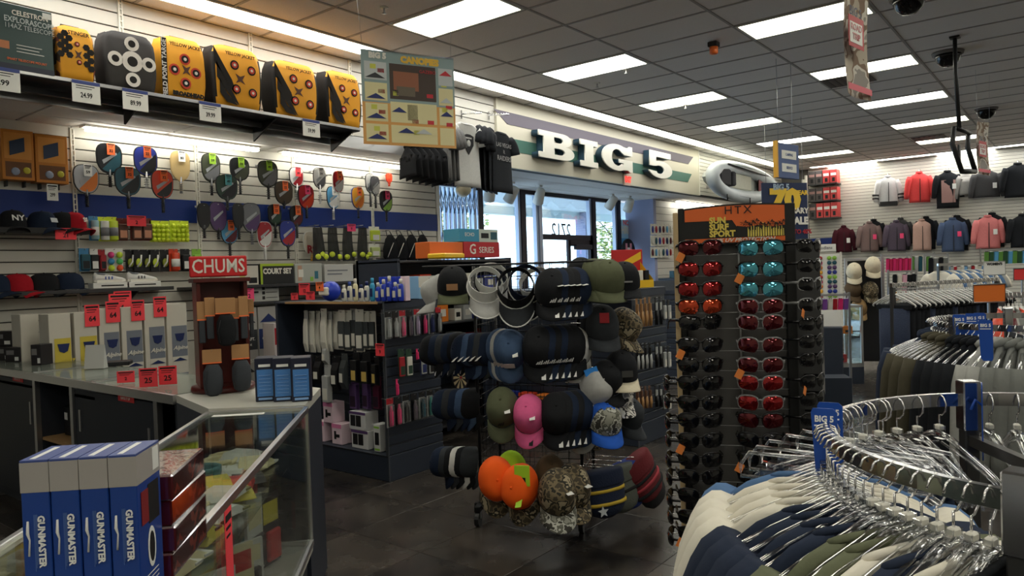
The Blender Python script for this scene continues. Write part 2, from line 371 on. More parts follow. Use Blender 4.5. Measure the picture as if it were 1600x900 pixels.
# ================================================================ storefront, sign and the street outside
FRD = M('dark_window_frame', S(38, 34, 44), .4, .3); FRL = M('silver_window_frame', S(170, 180, 200), .35, .6); COLP = M('column_paint', S(150, 155, 185), .6)
PANE = glassy('window_glass', (.84, .93, .97), .03, .02, .5)
X = lambda px, py=330: on_y(px, py, YG).x
zt = on_y(880, 371, YG).z; ZH = ZS-.02
fascia = obj('trim_window_head', B().box(7.76, YG-.03, ZS-.06, XR-.3, YG+.06, ZS+.04), FRD, kind='structure')
xs = [7.8, X(748), X(815), X(841), X(925), X(964), X(992)]
names = ['dark', 'dark', 'dark', 'silver', 'dark', 'dark', 'dark']
for i in range(6):
    a, b = xs[i], xs[i+1]
    wnd = obj('window_%d' % (i+1), B().box(a-.02, YG-.02, 0, a+.02, YG+.05, ZH), FRD if names[i] == 'dark' else FRL, kind='structure')
    wd = .10 if names[i] == 'dark' else .07
    obj('window_frame', B().box(a-wd, YG-.07, 0, a+wd*.4, YG+.03, ZH).box(a-wd-.07, YG-.05, 0, a-wd, YG+.03, ZH, 1), [FRD if names[i] == 'dark' else FRL, FRL], wnd)
    if i == 3: obj('transom_bar', B().box(a, YG-.05, zt-.05, b, YG+.03, zt+.05), FRD, wnd)
    obj('pane', B().box(a+.03, YG, 0 if i != 3 else zt+.05, b-.03, YG+.008, ZH), PANE, wnd)
    if i != 3: obj('sill', B().box(a, YG-.04, 0, b, YG+.03, .12), FRD, wnd)
dx0, dx1 = X(886), X(918)
door = obj('door_1', B().box(X(841), YG, 0, dx0, YG+.008, zt-.05), PANE, kind='structure')
g = B(); g.box(dx0-.04, YG-.03, 0, dx0+.05, YG+.02, zt-.05); g.box(dx1, YG-.05, 0, dx1+.12, YG+.02, zt-.05); g.box(dx0, YG-.03, zt-.17, dx1, YG+.02, zt-.05); g.box(dx0, YG-.03, 0, dx1, YG+.02, .2); g.box(dx0, YG-.05, .95, dx1, YG+.02, 1.03)
obj('door_frame', g, FRD, door); obj('door_pane', B().box(dx0, YG, .2, dx1, YG+.008, zt-.17), PANE, door)
obj('door_closer', B().bbox(dx0+.15, YG-.10, zt-.24, dx1, YG-.03, zt-.14), FRD, door)
p = on_y(877, 360, YG-.01)
text('2712', door, p, .34, M('street_number_print', S(70, 85, 100), .6), sx=-1, name='street_number', bold=.004)
# posters on the last window and the round sign
p0, p1 = on_y(969, 343, YG-.03), on_y(992, 385, YG-.03)
t = thing('window_poster', 'blue and white poster taped to the window right of the door', 'poster', ((p0.x+p1.x)/2, YG-.04, p1.z))
W_, H_ = (p1.x-p0.x), p0.z-p1.z
obj('sheet', B().box(-W_/2, 0, 0, W_/2, .004, H_), M('pale_blue_paper', S(170, 215, 240), .6), t)
text('NOW', t, (0, -.003, H_*.88), .16, TAGRED, bold=.004); text('HIRING', t, (0, -.003, H_*.6), .22, WHITE, bold=.012, sx=.8)
obj('blue_band', B().box(-W_/2, -.002, .02, W_/2, 0, H_*.3), M('sky_print', S(90, 170, 225), .6), t)
p = on_y(982, 386, YG-.25)
t = thing('round_sign', 'black half-round sign with pink and white emblem below the window poster', 'sign', (p.x, p.y, p.z-.18))
pl = [(.3*math.cos(a), .06+.3*math.sin(a)) for a in [PI*i/14 for i in range(15)]]+[(-.3, -.05), (.3, -.05)]
obj('board', B().prism(pl, 0, .02), BLACK, t)
obj('emblem', B().box(-.13, -.01, .02, -.06, 0, .26).box(.06, -.01, .02, .13, 0, .26).box(-.06, -.01, .11, .06, 0, .17, 1), [M('pink_print', S(225, 150, 170), .5), WHITE], t)
obj('stand', B().box(-.02, .02, -t.location.z+.02, .02, .04, 0).box(-.15, -.1, -t.location.z, .15, .15, -t.location.z+.02), DKGREY, t)
# folding security gate
GT = M('gate_steel', S(175, 195, 225), .35, .8)
p0, p1 = on_y(682, 330, 7.86).x, on_y(746, 330, 7.86).x
t = thing('security_gate', 'folded silver scissor security gate beside the paddle wall', 'gate', (p0, 7.86, 0))
n = 11; wd = p1-p0
for i in range(n):
    x = wd*i/(n-1); obj('gate_bar', B().box(x-.014, -.012, .03, x+.014, .012, 2.95), GT, t)
for i in range(n-1):
    x0 = wd*i/(n-1); x1 = wd*(i+1)/(n-1)
    for z in (0.3, 1.1, 1.9, 2.55):
        obj('scissor_link', B().tube([(x0, -.016, z), (x1, -.016, z+.34)], .008, 4), GT, t); obj('scissor_link', B().tube([(x1, -.02, z), (x0, -.02, z+.34)], .008, 4), GT, t)
# track lights hanging under the soffit
for i, (px, py, col) in enumerate(((766, 300, 'leftmost'), (800, 303, 'second from the left'), (843, 306, 'third from the left, over the glass door'), (956, 316, 'fourth from the left'), (983, 320, 'rightmost'))):
    p = on_y(px, py, 7.35)
    t = thing('track_light', 'white cylindrical spotlight under the blue soffit, %s' % col, 'spotlight', (p.x, p.y, ZS))
    h = p.z-ZS
    obj('stem', B().box(-.04, -.04, 0, .04, .04, -.03).tube([(0, 0, 0), (0, 0, h+.05)], .012, 6), WHITE, t)
    T = TR((0, 0, h), .5*(i % 2)-.6, .75)
    obj('lamp_can', B().lathe([(.03, .13), (.075, .12), (.085, .0), (.095, -.14), (.07, -.14), (.06, -.05)], 14, T=T), WHITE, t)
# wall sign letters
zA = on_y(1062, 249, YU-.05).z; zB = on_y(1062, 262, YU-.05).z; zC = on_y(1062, 271, YU-.05).z; zD = on_y(1062, 282, YU-.05).z
x0 = on_y(775, 190, YU-.05).x; x1 = on_y(1080, 255, YU-.05).x
zA = 3.83; zB = 3.66; zC = 3.47; zD = 3.29
obj('grey_stripe', B().prism([(x0-.05, zA), (x1+.1, zA), (x1-.15, zB), (x0+.25, zB)], YU-.056, YU-.05), M('plum_grey_print', S(98, 92, 104), .6), sgo)
obj('green_stripe', B().prism([(x0+.0, zC), (x1, zC), (x1-.2, zD), (x0+.25, zD)], YU-.056, YU-.05), M('green_print', S(70, 112, 100), .6), sgo)
def arc(cx, cy, rx, ry, a0, a1, n=10): return [(cx+rx*math.cos(math.radians(a0+(a1-a0)*i/n)), cy+ry*math.sin(math.radians(a0+(a1-a0)*i/n))) for i in range(n+1)]
GL = {
 'B': [[(0, 1)]+arc(.68, .755, .25, .245, 90, -80)+arc(.70, .265, .30, .265, 75, -90)+[(0, 0), (0, .2), (.13, .2), (.13, .8), (0, .8)],
       [(.42, .62), (.42, .83)]+arc(.58, .725, .10, .105, 90, -90, 6), [(.42, .17), (.42, .41)]+arc(.6, .29, .12, .12, 90, -90, 6)],
 'I': [[(0, 0), (1, 0), (1, .2), (.74, .2), (.74, .8), (1, .8), (1, 1), (0, 1), (0, .8), (.26, .8), (.26, .2), (0, .2)]],
 'G': [[(1, 1), (.9, 1), (.84, .93)]+arc(.48, .5, .48, .5, 62, 298, 20)+[(.84, .07), (.9, 0), (1, 0), (1, .46), (.55, .46), (.55, .32), (.69, .32), (.69, .25)]+arc(.49, .5, .19, .32, -42, -318, 16)+[(.72, .64), (1, .64)]],
 '5': [[(.08, 1), (.95, 1), (.95, .79), (.33, .79), (.31, .63)]+arc(.5, .33, .5, .33, 112, -168, 20)+[(.33, .24)]+arc(.46, .32, .19, .16, -130, 125, 12)+[(.25, .43), (.05, .43)]]}
LTF = M('letter_face_white', S(235, 233, 222), .5); LTS = M('letter_side_teal', S(35, 62, 78), .5)
def letter(ch, parent, x0, x1, z0, z1, y, depth, mat, name, off=0.):
    c = bpy.data.curves.new(name, 'CURVE'); c.dimensions = '2D'; c.fill_mode = 'BOTH'; c.extrude = depth/2; c.offset = off
    for pl in GL[ch]:
        sp = c.splines.new('POLY'); sp.points.add(len(pl)-1); sp.use_cyclic_u = True
        for q, (a, b) in zip(sp.points, pl): q.co = (a*(x1-x0), b*(z1-z0), 0, 1)
    c.materials.append(mat); o = bpy.data.objects.new(name, c); COL.objects.link(o); o.parent = parent
    o.matrix_basis = TR((x0, y, z0), 0, PI/2); return o
YF = YU-.19
for ch, (a, b), (c, d), w in (('B', (841, 207), (897, 250), 'leftmost'), ('I', (906, 222), (934, 258), 'second'), ('G', (940, 227), (988, 265), 'third'), ('5', (1012, 237), (1050, 279), 'last, the digit')):
    pa, pb = on_y(a, b, YF), on_y(c, d, YF); za = on_y((a+c)/2, (b+d)/2+20.5, YF).z; zb_ = on_y((a+c)/2, (b+d)/2-20.5, YF).z
    t = thing('sign_letter', 'raised white slab-serif %s character of the wall sign, reading %s' % (w, ch), 'sign letter', (pa.x, YF, za), 0)
    Wd = pb.x-pa.x; H_ = zb_-za
    letter(ch, t, 0, Wd, 0, H_, -.0, .02, LTF, 'letter_face'); letter(ch, t, 0, Wd, 0, H_, .07, .11, LTS, 'letter_side')
# exit sign on the fascia
p = on_y(981, 281, YU-.08)
t = thing('exit_sign', 'red lettered exit sign on the cream fascia under the wall sign', 'exit sign', (p.x, YU-.085, p.z-.10))
obj('box', B().bbox(-.13, 0, 0, .10, .03, .20), M('pale_red', S(225, 190, 175), .5), t)
text('EXIT', t, (.0, -.003, .10), .13, M('exit_red', S(235, 60, 50), .5, emit=.9), bold=.01, sx=.8)
# ---- outside
PV = M('pale_concrete', S(200, 200, 195), .8, noise=.06, nscale=4); AS = M('asphalt', S(120, 120, 124), .9, noise=.1, nscale=30)
obj('trim_sidewalk', B().box(-20, YG+.1, -.1, 60, 12.2, -.02), PV, kind='structure'); obj('trim_parking_lot', B().box(-60, 12.2, -.2, 120, 90, -.12), PV, kind='structure')
cano = obj('trim_canopy', B().box(-10, YG+.1, 3.2, 50, 11.3, 3.5), M('canopy_paint', S(215, 225, 232), .7), kind='structure')
obj('fascia', B().box(-10, 11.2, 3.0, 50, 11.4, 4.2), M('canopy_fascia', S(205, 225, 228), .7), cano)
for i, x in enumerate((12.2, 17.6, 23)): tag(obj('canopy_column', B().bbox(x-.18, 11.0, -.02, x+.18, 11.36, 3.2, .02), COLP), 'pale blue square column outside, %s from the left' % ordn(i), 'column')
LEAF = V('hedge_leaves', [S(120, 140, 70), S(175, 175, 80), S(90, 115, 60), S(200, 190, 120)], 9, .7, 'vor'); TWIG = M('twig_bark', S(110, 95, 75), .9)
def foliage(c, r, n, s, mi=0):
    g = B()
    for i in range(n):
        a = random.random()*2*PI; u = random.uniform(-1, 1); q = random.random()**.4
        x = c[0]+r[0]*q*math.cos(a)*math.sqrt(1-u*u); y = c[1]+r[1]*q*math.sin(a)*math.sqrt(1-u*u); z = c[2]+r[2]*q*u
        g.add([(-s, 0, 0), (0, -s*.4, .1*s), (s, 0, 0), (0, s*.4, .1*s)], [(0, 1, 2, 3)], mi, T=TR((x, y, z), random.random()*6, random.random()*6))
    return g
for i, (x, y, h) in enumerate(((13.6, 13.4, .8), (15.8, 13.8, .85), (18.0, 13.6, .95), (20.2, 13.8, 1.15), (22.4, 13.5, 1.2), (24.6, 13.6, 1.3), (26.8, 14., 1.3))):
    t = thing('garden_shrub', 'leafy yellow-green shrub outside the windows, %s from the left' % ordn(i), 'shrub', (x, y, -.12))
    obj('foliage', foliage((0, 0, h*.55), (.95, .8, h*.6), 900, .09), LEAF, t, kind=None)
    g = B()
    for a in range(5): g.tube([(0, 0, 0), (.3*math.cos(a*1.3), .3*math.sin(a*1.3), h*.8)], [.03, .01], 5)
    obj('stem', g, TWIG, t)
for i, (x, y, h, lab) in enumerate(((18.0, 17, 4.6, 'small tree seen through the leftmost window pane'), (27.5, 16, 3.6, 'small tree seen through the window right of the door'))):
    t = thing('street_tree', lab, 'tree', (x, y, -.12)); g = B()
    g.tube([(0, 0, 0), (.05, 0, 1.5), (0, .1, h*.8)], [.12, .09, .04], 7)
    for a in range(9): g.tube([(0, 0, 1.3+.25*a), (1.2*math.cos(a*2.2), 1.2*math.sin(a*2.2), 2.0+.3*a)], [.04, .01], 5)
    obj('trunk', g, TWIG, t); obj('foliage', foliage((0, 0, h*.72), (1.7, 1.5, h*.35), 1100, .12), LEAF, t)
t = thing('far_building', 'low white building with a pale blue roof across the parking lot', 'building', (27, 48, -.12))
obj('wall', B().box(-16, 0, 0, 22, 8, 3.2), M('white_stucco', S(230, 228, 222), .8), t); obj('roof', B().box(-17, -1, 3.2, 23, 9, 3.9), M('pale_blue_roof', S(150, 180, 205), .6), t)
for k in range(6): obj('window', B().box(-12+5*k, -.06, .8, -9.5+5*k, .02, 2.4), M('dark_glass', S(70, 85, 100), .2), t)
# ================================================================ makers of repeated things
def on_T(px, py, T, yl=0.):        # where the view line through a pixel meets the plane y = yl of frame T, in T's own coordinates
    Ti = T.inverted(); o = Ti @ C0; d = Ti.to_3x3() @ ray(px, py); return o+d*((yl-o.y)/d.y)
def cloth(name, rgb, n=.12): return M('cloth_'+name, S(*rgb), .9, noise=n, nscale=45, bump=.15, spec=.2)
CAPC = {'black': cloth('black', (32, 33, 36)), 'navy': cloth('navy', (32, 42, 62)), 'olive': cloth('olive', (88, 92, 70)), 'grey': cloth('grey', (96, 98, 102)), 'light': cloth('light_grey', (178, 178, 176)), 'white': cloth('white', (222, 222, 218)),
        'pink': cloth('pink', (225, 100, 150)), 'orange': M('cloth_blaze_orange', S(255, 98, 30), .8, noise=.06, spec=.2), 'red': cloth('red', (165, 28, 40)), 'blue': cloth('royal_blue', (42, 92, 190)), 'cream': cloth('cream', (215, 205, 180)), 'char': cloth('charcoal', (55, 58, 62)), 'steelb': cloth('slate_blue', (68, 88, 118)), 'maroon': cloth('maroon', (95, 30, 38)), 'lime': cloth('lime', (170, 215, 50)), 'tan': cloth('tan', (165, 135, 95)), 'brown': cloth('brown', (92, 76, 58)),
        'camo': V('cloth_camo', [S(70, 62, 48), S(120, 106, 80), S(42, 40, 32), S(165, 152, 125)], 22), 'greycamo': V('cloth_grey_camo', [S(150, 150, 138), S(95, 95, 85), S(190, 190, 180), S(60, 58, 52)], 26), 'snow': V('cloth_white_camo', [S(228, 226, 218), S(40, 40, 42), S(225, 222, 215), S(150, 150, 150)], 18)}
def crown_mesh(name, mat, mat2=None, tall=.118, k=7):
    rings = []; n = 24
    for i in range(k+1):
        t = i/k*PI/2*.97
        ring = []
        for j in range(n):
            a = 2*PI*j/n; pinch = 1-.012*abs(math.cos(3*a)); r = math.cos(t)**.62*pinch
            ring.append((.083*r*math.cos(a), .100*r*math.sin(a)-(.012*math.sin(t) if math.sin(a) < 0 else -.004), tall*math.sin(t)**.95))
        rings.append(ring)
    g = B(); g.loft(rings, caps=False)
    top = len(g.v); g.add([rings[-1][j] for j in range(n)], [tuple(range(n))])
    if mat2 is not None:
        for fi, f in enumerate(g.f):
            c = sum((Vector(g.v[q]) for q in f), Vector())/len(f)
            if c.y < -.03: g.mi[fi] = 1
    return g.mesh(name, [mat, mat2] if mat2 is not None else mat)
def brim_mesh(name, mat, L=.072, flat=0.):
    rings = []
    for i in range(13):
        u = -1+i/6; a = u*math.radians(66); top = []
        for v in (0, .35, .7, 1.):
            x = .083*math.sin(a)*(1+.06*v); y = -.104*math.cos(a)-L*v*math.cos(a*.95)**.7; z = .004-.014*v-(.030*(1-flat))*u*u*(.3+v)
            top.append((x, y, z))
        rings.append(top+[(x, y, z-.0035) for x, y, z in reversed(top)])
    return B().loft(rings).mesh(name, mat)
_cap = {}
def cap(T, colr, label, brim=None, front=None, group=None, logo=None, tagc=None, sticker=None, cat='cap', name='baseball_cap', tall=.118):
    brim = brim or colr; key = (colr, brim, front, tall)
    if key not in _cap: _cap[key] = (crown_mesh('crown', CAPC[colr], CAPC[front] if front else None, tall), brim_mesh('brim', CAPC[brim]))
    t = thing(name, label, cat, T=T, group=group)
    obj('crown', _cap[key][0], parent=t); obj('brim', _cap[key][1], parent=t)
    if 'btn' not in _cap: _cap['btn'] = {}
    if colr not in _cap['btn']: _cap['btn'][colr] = B().ball((0, 0, 0), .007, 6).mesh('button', CAPC[colr])
    obj('button', _cap['btn'][colr], parent=t, T=TR((0, -.005, tall*1.0)))
    if logo:      # (kind, colour): small shapes on the crown front
        kind, c = logo
        Tl = TR((0, -.104, .052), 0, -.32)
        g = B()
        if kind == 'tri': 
            for q in range(3): g.prism([(-.016+.010*q, -.010), (-.009+.010*q, -.010), (-.002+.010*q, .001+.005*q), (-.006+.010*q, .004+.004*q)], -.002, 0)
        elif kind == 'patch': g.box(-.028, -.002, -.016, .028, 0, .016)
        elif kind == 'star':
            pl = [((.018 if q % 2 == 0 else .008)*math.sin(PI*q/5), (.018 if q % 2 == 0 else .008)*math.cos(PI*q/5)) for q in range(10)]; g.prism(pl, -.002, 0)
        elif kind == 'bar': g.box(-.022, -.002, -.004, .022, 0, .004)
        obj('logo', g, c, t, Tl)
        if kind == 'text': pass
    if tagc: obj('hang_tag', B().box(-.014, -.002, -.03, .014, 0, .03), tagc, t, TR((.035, -.06, .105), .2, .9))
    if sticker: obj('brim_sticker', B().box(-.010, -.016, 0, .010, .016, .0015), sticker, t, TR((.018, -.145, -.006)))
    return t
def cap_text(t, s, mat, size=.05): text(s, t, (0, -.1125, .058), size, mat, rx=PI/2-.30, name='embroidery', ext=.001, bold=.001)
def peg_hook(parent, x, z, y, L=.22, tagc=None):     # wall hook pointing to -y
    g = B(); g.box(x-.012, y-.006, z-.02, x+.012, y, z+.02); g.tube([(x, y, z), (x, y-L, z), (x, y-L-.01, z+.02)], .0028, 5)
    obj('peg_hook', g, STEEL, parent)
    if tagc: obj('price_tag', B().box(x-.02, y-L-.014, z-.015, x+.02, y-L-.012, z+.03), tagc, parent)
def price(parent, T, w, h, mat, s=None, big=.4, name='price_tag', band=None, col=None):
    """paper tag facing -y with rows of print and the price"""
    g = B().box(-w/2, -.001, -h, w/2, .001, 0)
    t = obj(name, g, mat, parent, T)
    b = B(); b.box(-w*.42, -.0018, -h*.16, w*.42, -.001, -h*.07)
    if not band: b.box(-w*.36, -.0018, -h*.26, w*.3, -.001, -h*.22).box(-w*.36, -.0018, -h*.36, w*.2, -.001, -h*.33)
    obj('print_rows', b, band or INK, t)
    if s: text(s, t, (0, -.002, -h*.66), h*big, INK, name='price_print', bold=h*.008, sx=min(1, 2.2/len(s)*w/h*1.35))
    return t
def carton(name, label, T, w, d, h, body, cat='box', bands=(), group=None, r=.003, top=None, texts=()):
    """box on its base, front faces -y. bands: (x0,z0,x1,z1,mat) in fractions of the front; 's' prefixed tuples go to the right side"""
    t = thing(name, label, cat, T=T, group=group)
    obj('carton_body', B().bbox(-w/2, -d/2, 0, w/2, d/2, h, r), body, t)
    if top: obj('top_flap', B().box(-w/2+.002, -d/2+.002, h, w/2-.002, d/2-.002, h+.0015), top, t)
    e = .0012
    for bd in bands:
        if bd[0] == 's': g = B().box(w/2, -d/2+bd[1]*d, bd[2]*h, w/2+e, -d/2+bd[3]*d, bd[4]*h); m = bd[5]
        elif bd[0] == 'l': g = B().box(-w/2-e, -d/2+bd[1]*d, bd[2]*h, -w/2, -d/2+bd[3]*d, bd[4]*h); m = bd[5]
        else: g = B().box(-w/2+bd[0]*w, -d/2-e, bd[1]*h, -w/2+bd[2]*w, -d/2, bd[3]*h); m = bd[4]
        obj('printed_panel', g, m, t)
        e += .0006
    for tx in texts:
        s, x, z, size, mat = tx[:5]; kw = tx[5] if len(tx) > 5 else {}
        text(s, t, (-w/2+x*w, -d/2-e-.001, z*h), size, mat, name='box_print', **kw)
    return t
# ---- garments
def garment(name, label, T, mat, W=.25, L=.70, D=.035, sleeve='long', cat='jacket', group=None, wide=.0, sl2=None, front=None, hem=1.08, key=None, zipc=None, open_neck=True, hang=True, drop=0.):
    key = key or (mat.name, round(W, 3), round(L, 3), round(D, 3), sleeve, sl2.name if sl2 else None, front.name if front else None, hem, wide, zipc.name if zipc else None)
    if key not in _cap:
        rnd = random.Random(str(key)); n = 20; rings = []
        prof = [(-L, W*hem, D*1.1), (-L*.92, W*hem*.99, D*1.15), (-L*.7, W*1.02, D*1.1), (-L*.45, W*.98, D*1.2), (-L*.28, W*.96, D*1.25), (-.155, W*.97, D*1.2), (-.10, W*.93, D*1.1), (-.065, W*.74, D*.95), (-.035, W*.5, D*.85), (-.012, W*.34, D*.8), (.012, W*.26, D*.75)]
        if sleeve == 'short' and cat == 'shirt' and D < .035: prof = prof[:6]+[(-.072, W*.93, D*1.05), (-.044, W*.76, D*.95), (-.026, W*.56, D*.85), (-.032, W*.50, D*.5), (-.06, W*.46, D*.3)]
        for i, (z, hw, hd) in enumerate(prof):
            ring = []
            for j in range(n):
                a = 2*PI*j/n; c, s_ = math.cos(a), math.sin(a)
                wob = 1+(.10*math.sin(5*a+i*.7)+.06*math.sin(9*a))*(1 if i < 5 else .3)
                ring.append((hw*(abs(c)**.8)*(1 if c > 0 else -1), hd*s_*wob, z+(-.01*math.cos(2*a) if i == 0 else 0)))
            rings.append(ring)
        body = B().loft(rings); 
        bm_ = body.mesh('body', mat)
        sm = []
        if sleeve != 'none':
            ln = .52 if sleeve == 'long' else .20
            for sd in (-1, 1):
                pts = []; 
                for q in range(6):
                    f = q/5; pts.append((sd*(W*.84+(.10+wide)*math.sin(f*1.3)), -.004*q, -.085-ln*f+.02*math.sin(f*3)))
                rr = [.062, .075, .07, .062, .056, .048] if sleeve == 'long' else [.06, .075, .08, .084, .086, .086]
                sm.append(B().tube(pts, rr, 10, flat=(.75, 1.) if D < .05 else (1, 1)).mesh('sleeve', sl2 or mat))
        ex = []
        nk = (W*.51, D*.75, -.028) if (sleeve == 'short' and cat == 'shirt' and D < .035) else (W*.26, D*.8, .012)
        if open_neck: ex.append(('collar', B().tube([(nk[0]*math.cos(a), nk[1]*math.sin(a)-.004, nk[2]+.014*math.sin(a)) for a in [2*PI*q/12 for q in range(12)]], .007 if nk[2] < 0 else .018, 6, closed=True).mesh('collar', sl2 or mat)))
        if zipc: ex.append(('zip', B().box(-.006, -D*1.32, -L*.99, .006, -D*1.0, -.14).mesh('zip', zipc)))
        if front: ex.append(('front_panel', B().grid(lambda u, v: ((u-.5)*W*1.25, -D*1.17-.004*math.sin(u*PI), -.2-(L*.62)*v), 6, 6).mesh('front_panel', front)))
        _cap[key] = (bm_, sm, ex)
    bm_, sm, ex = _cap[key]
    t = thing(name, label, cat, T=T, group=group)
    obj('body', bm_, parent=t)
    for m_ in sm: obj('sleeve', m_, parent=t)
    for nm, m_ in ex: obj(nm, m_, parent=t)
    return t
def hook_pts(r=.024, h=.075, z0=0.):
    pts = [(0, 0, z0), (0, 0, z0+h-.03)]
    for q in range(8):
        a = math.radians(-20+q*32); pts.append((0, .0+r*math.cos(a)-r*.0, z0+h+r*math.sin(a)))
    return pts
def hanger_meshes():
    if 'hanger' in _cap: return _cap['hanger']
    hk = B().tube([(0, 0, 0), (0, 0, .03), (-.0, 0, .045)]+[(-.024*math.sin(math.radians(a))*1.0, 0, .07-.026*math.cos(math.radians(a))) for a in (20, 60, 100, 140, 180, 220, 255)], .0021, 6).mesh('hook', CHROME)
    arm = B()
    for sd in (-1, 1):
        arm.tube([(0, 0, 0), (sd*.03, 0, -.004), (sd*.07, 0, -.022), (sd*.14, 0, -.052), (sd*.195, 0, -.082), (sd*.207, 0, -.098), (sd*.2, 0, -.108)], [.010, .009, .008, .0075, .0075, .007, .005], 6, flat=(1.2, .7))
        arm.tube([(sd*.005, 0, -.02), (sd*.09, 0, -.045), (sd*.19, 0, -.088)], .0035, 5)
    arm.box(-.013, -.006, -.012, .013, .006, .02)
    _cap['hanger'] = (hk, arm.mesh('hanger_arms', CLEAR), B().bbox(-.010, -.007, .008, .010, .007, .022, .003).mesh('size_marker', WHITE))
    return _cap['hanger']
def hanger(T, label, group=None, marker=False):
    hk, am, sz = hanger_meshes(); t = thing('clothes_hanger', label, 'hanger', T=T, group=group)
    obj('hook', hk, parent=t); obj('hanger_arms', am, parent=t)
    if marker: obj('size_marker', sz, parent=t)
    return t
# ---- sunglasses
LENS = {'orange': M('lens_orange', S(215, 75, 35), .06, .85, coat=.6), 'red': M('lens_red', S(165, 30, 32), .06, .85, coat=.6), 'maroon': M('lens_maroon', S(95, 16, 24), .06, .8, coat=.6), 'blue': M('lens_blue', S(95, 180, 200), .07, .8), 'black': M('lens_black', S(12, 12, 15), .06, .1, coat=.6), 'amber': M('lens_amber', S(200, 110, 40), .07, .7)}
FRAME = {'black': M('frame_black', S(14, 14, 16), .25), 'clear': M('frame_clear', S(150, 150, 150), .15, alpha=.6), 'brown': M('frame_brown', S(60, 30, 20), .3)}
def glasses(T, lens, frame, label, group=None, tagm=None):
    key = ('gl', lens, frame)
    if key not in _cap:
        LM = []; 
        for sd in (-1, 1):
            pl = []
            for q in range(14):
                a = 2*PI*q/14; c, s_ = math.cos(a), math.sin(a)
                x = .029*(abs(c)**.7)*(1 if c > 0 else -1); z = .0205*(abs(s_)**.75)*(1 if s_ > 0 else -1)-(.004 if c*sd < 0 and s_ < 0 else 0)
                pl.append((x, z))
            def P(x, z, k, e=0.): xx = sd*.035+x; return (xx, k-(.017-(xx/.07)**2*.022)-.005*(1-(x/.03)**2)*(1-(z/.024)**2), z+.002)
            rings = [[P(x*f, z*f, -.001 if f < 1 else 0) for x, z in pl] for f in (1, .6, .15)]
            g = B().loft(rings, caps=False); g.add(rings[-1], [tuple(range(14))], smooth=True); LM.append(g.mesh('lens', LENS[lens]))
        fr_ = B()
        for sd in (-1, 1):
            pts = []
            for q in range(14):
                a = 2*PI*q/14; c, s_ = math.cos(a), math.sin(a)
                x = .030*(abs(c)**.7)*(1 if c > 0 else -1); z = .0215*(abs(s_)**.75)*(1 if s_ > 0 else -1); xx = sd*.035+x
                pts.append((xx, -(.0165-(xx/.07)**2*.022), z+.002))
            fr_.tube(pts, [.0032 if p[2] > .006 else .0018 for p in pts], 5, closed=True)
        fr_.tube([(-.008, -.018, .010), (0, -.020, .013), (.008, -.018, .010)], .003, 5)
        br = fr_.mesh('frame', FRAME[frame]); TM = []
        for sd in (-1, 1): TM.append(B().tube([(sd*.066, 0, .010), (sd*.070, .02, .010), (sd*.068, .08, .006), (sd*.064, .115, -.004), (sd*.060, .135, -.024)], [.004, .0035, .003, .003, .0035], 5, flat=(.6, 1.3)).mesh('temple', FRAME[frame]))
        _cap[key] = (LM, br, TM)
    LM, br, TM = _cap[key]; t = thing('sunglasses', label, 'sunglasses', T=T, group=group)
    for a in LM: obj('lens', a, parent=t)
    obj('frame', br, parent=t)
    for a in TM: obj('temple', a, parent=t)
    if tagm:
        if 'gtag' not in _cap: _cap['gtag'] = {}
        if tagm.name not in _cap['gtag']: _cap['gtag'][tagm.name] = B().box(-.011, -.001, -.014, .011, .001, .014).mesh('hang_tag', tagm)
        obj('hang_tag', _cap['gtag'][tagm.name], parent=t, T=TR((-.06, -.012, -.026), .3, 0, .5))
    return t
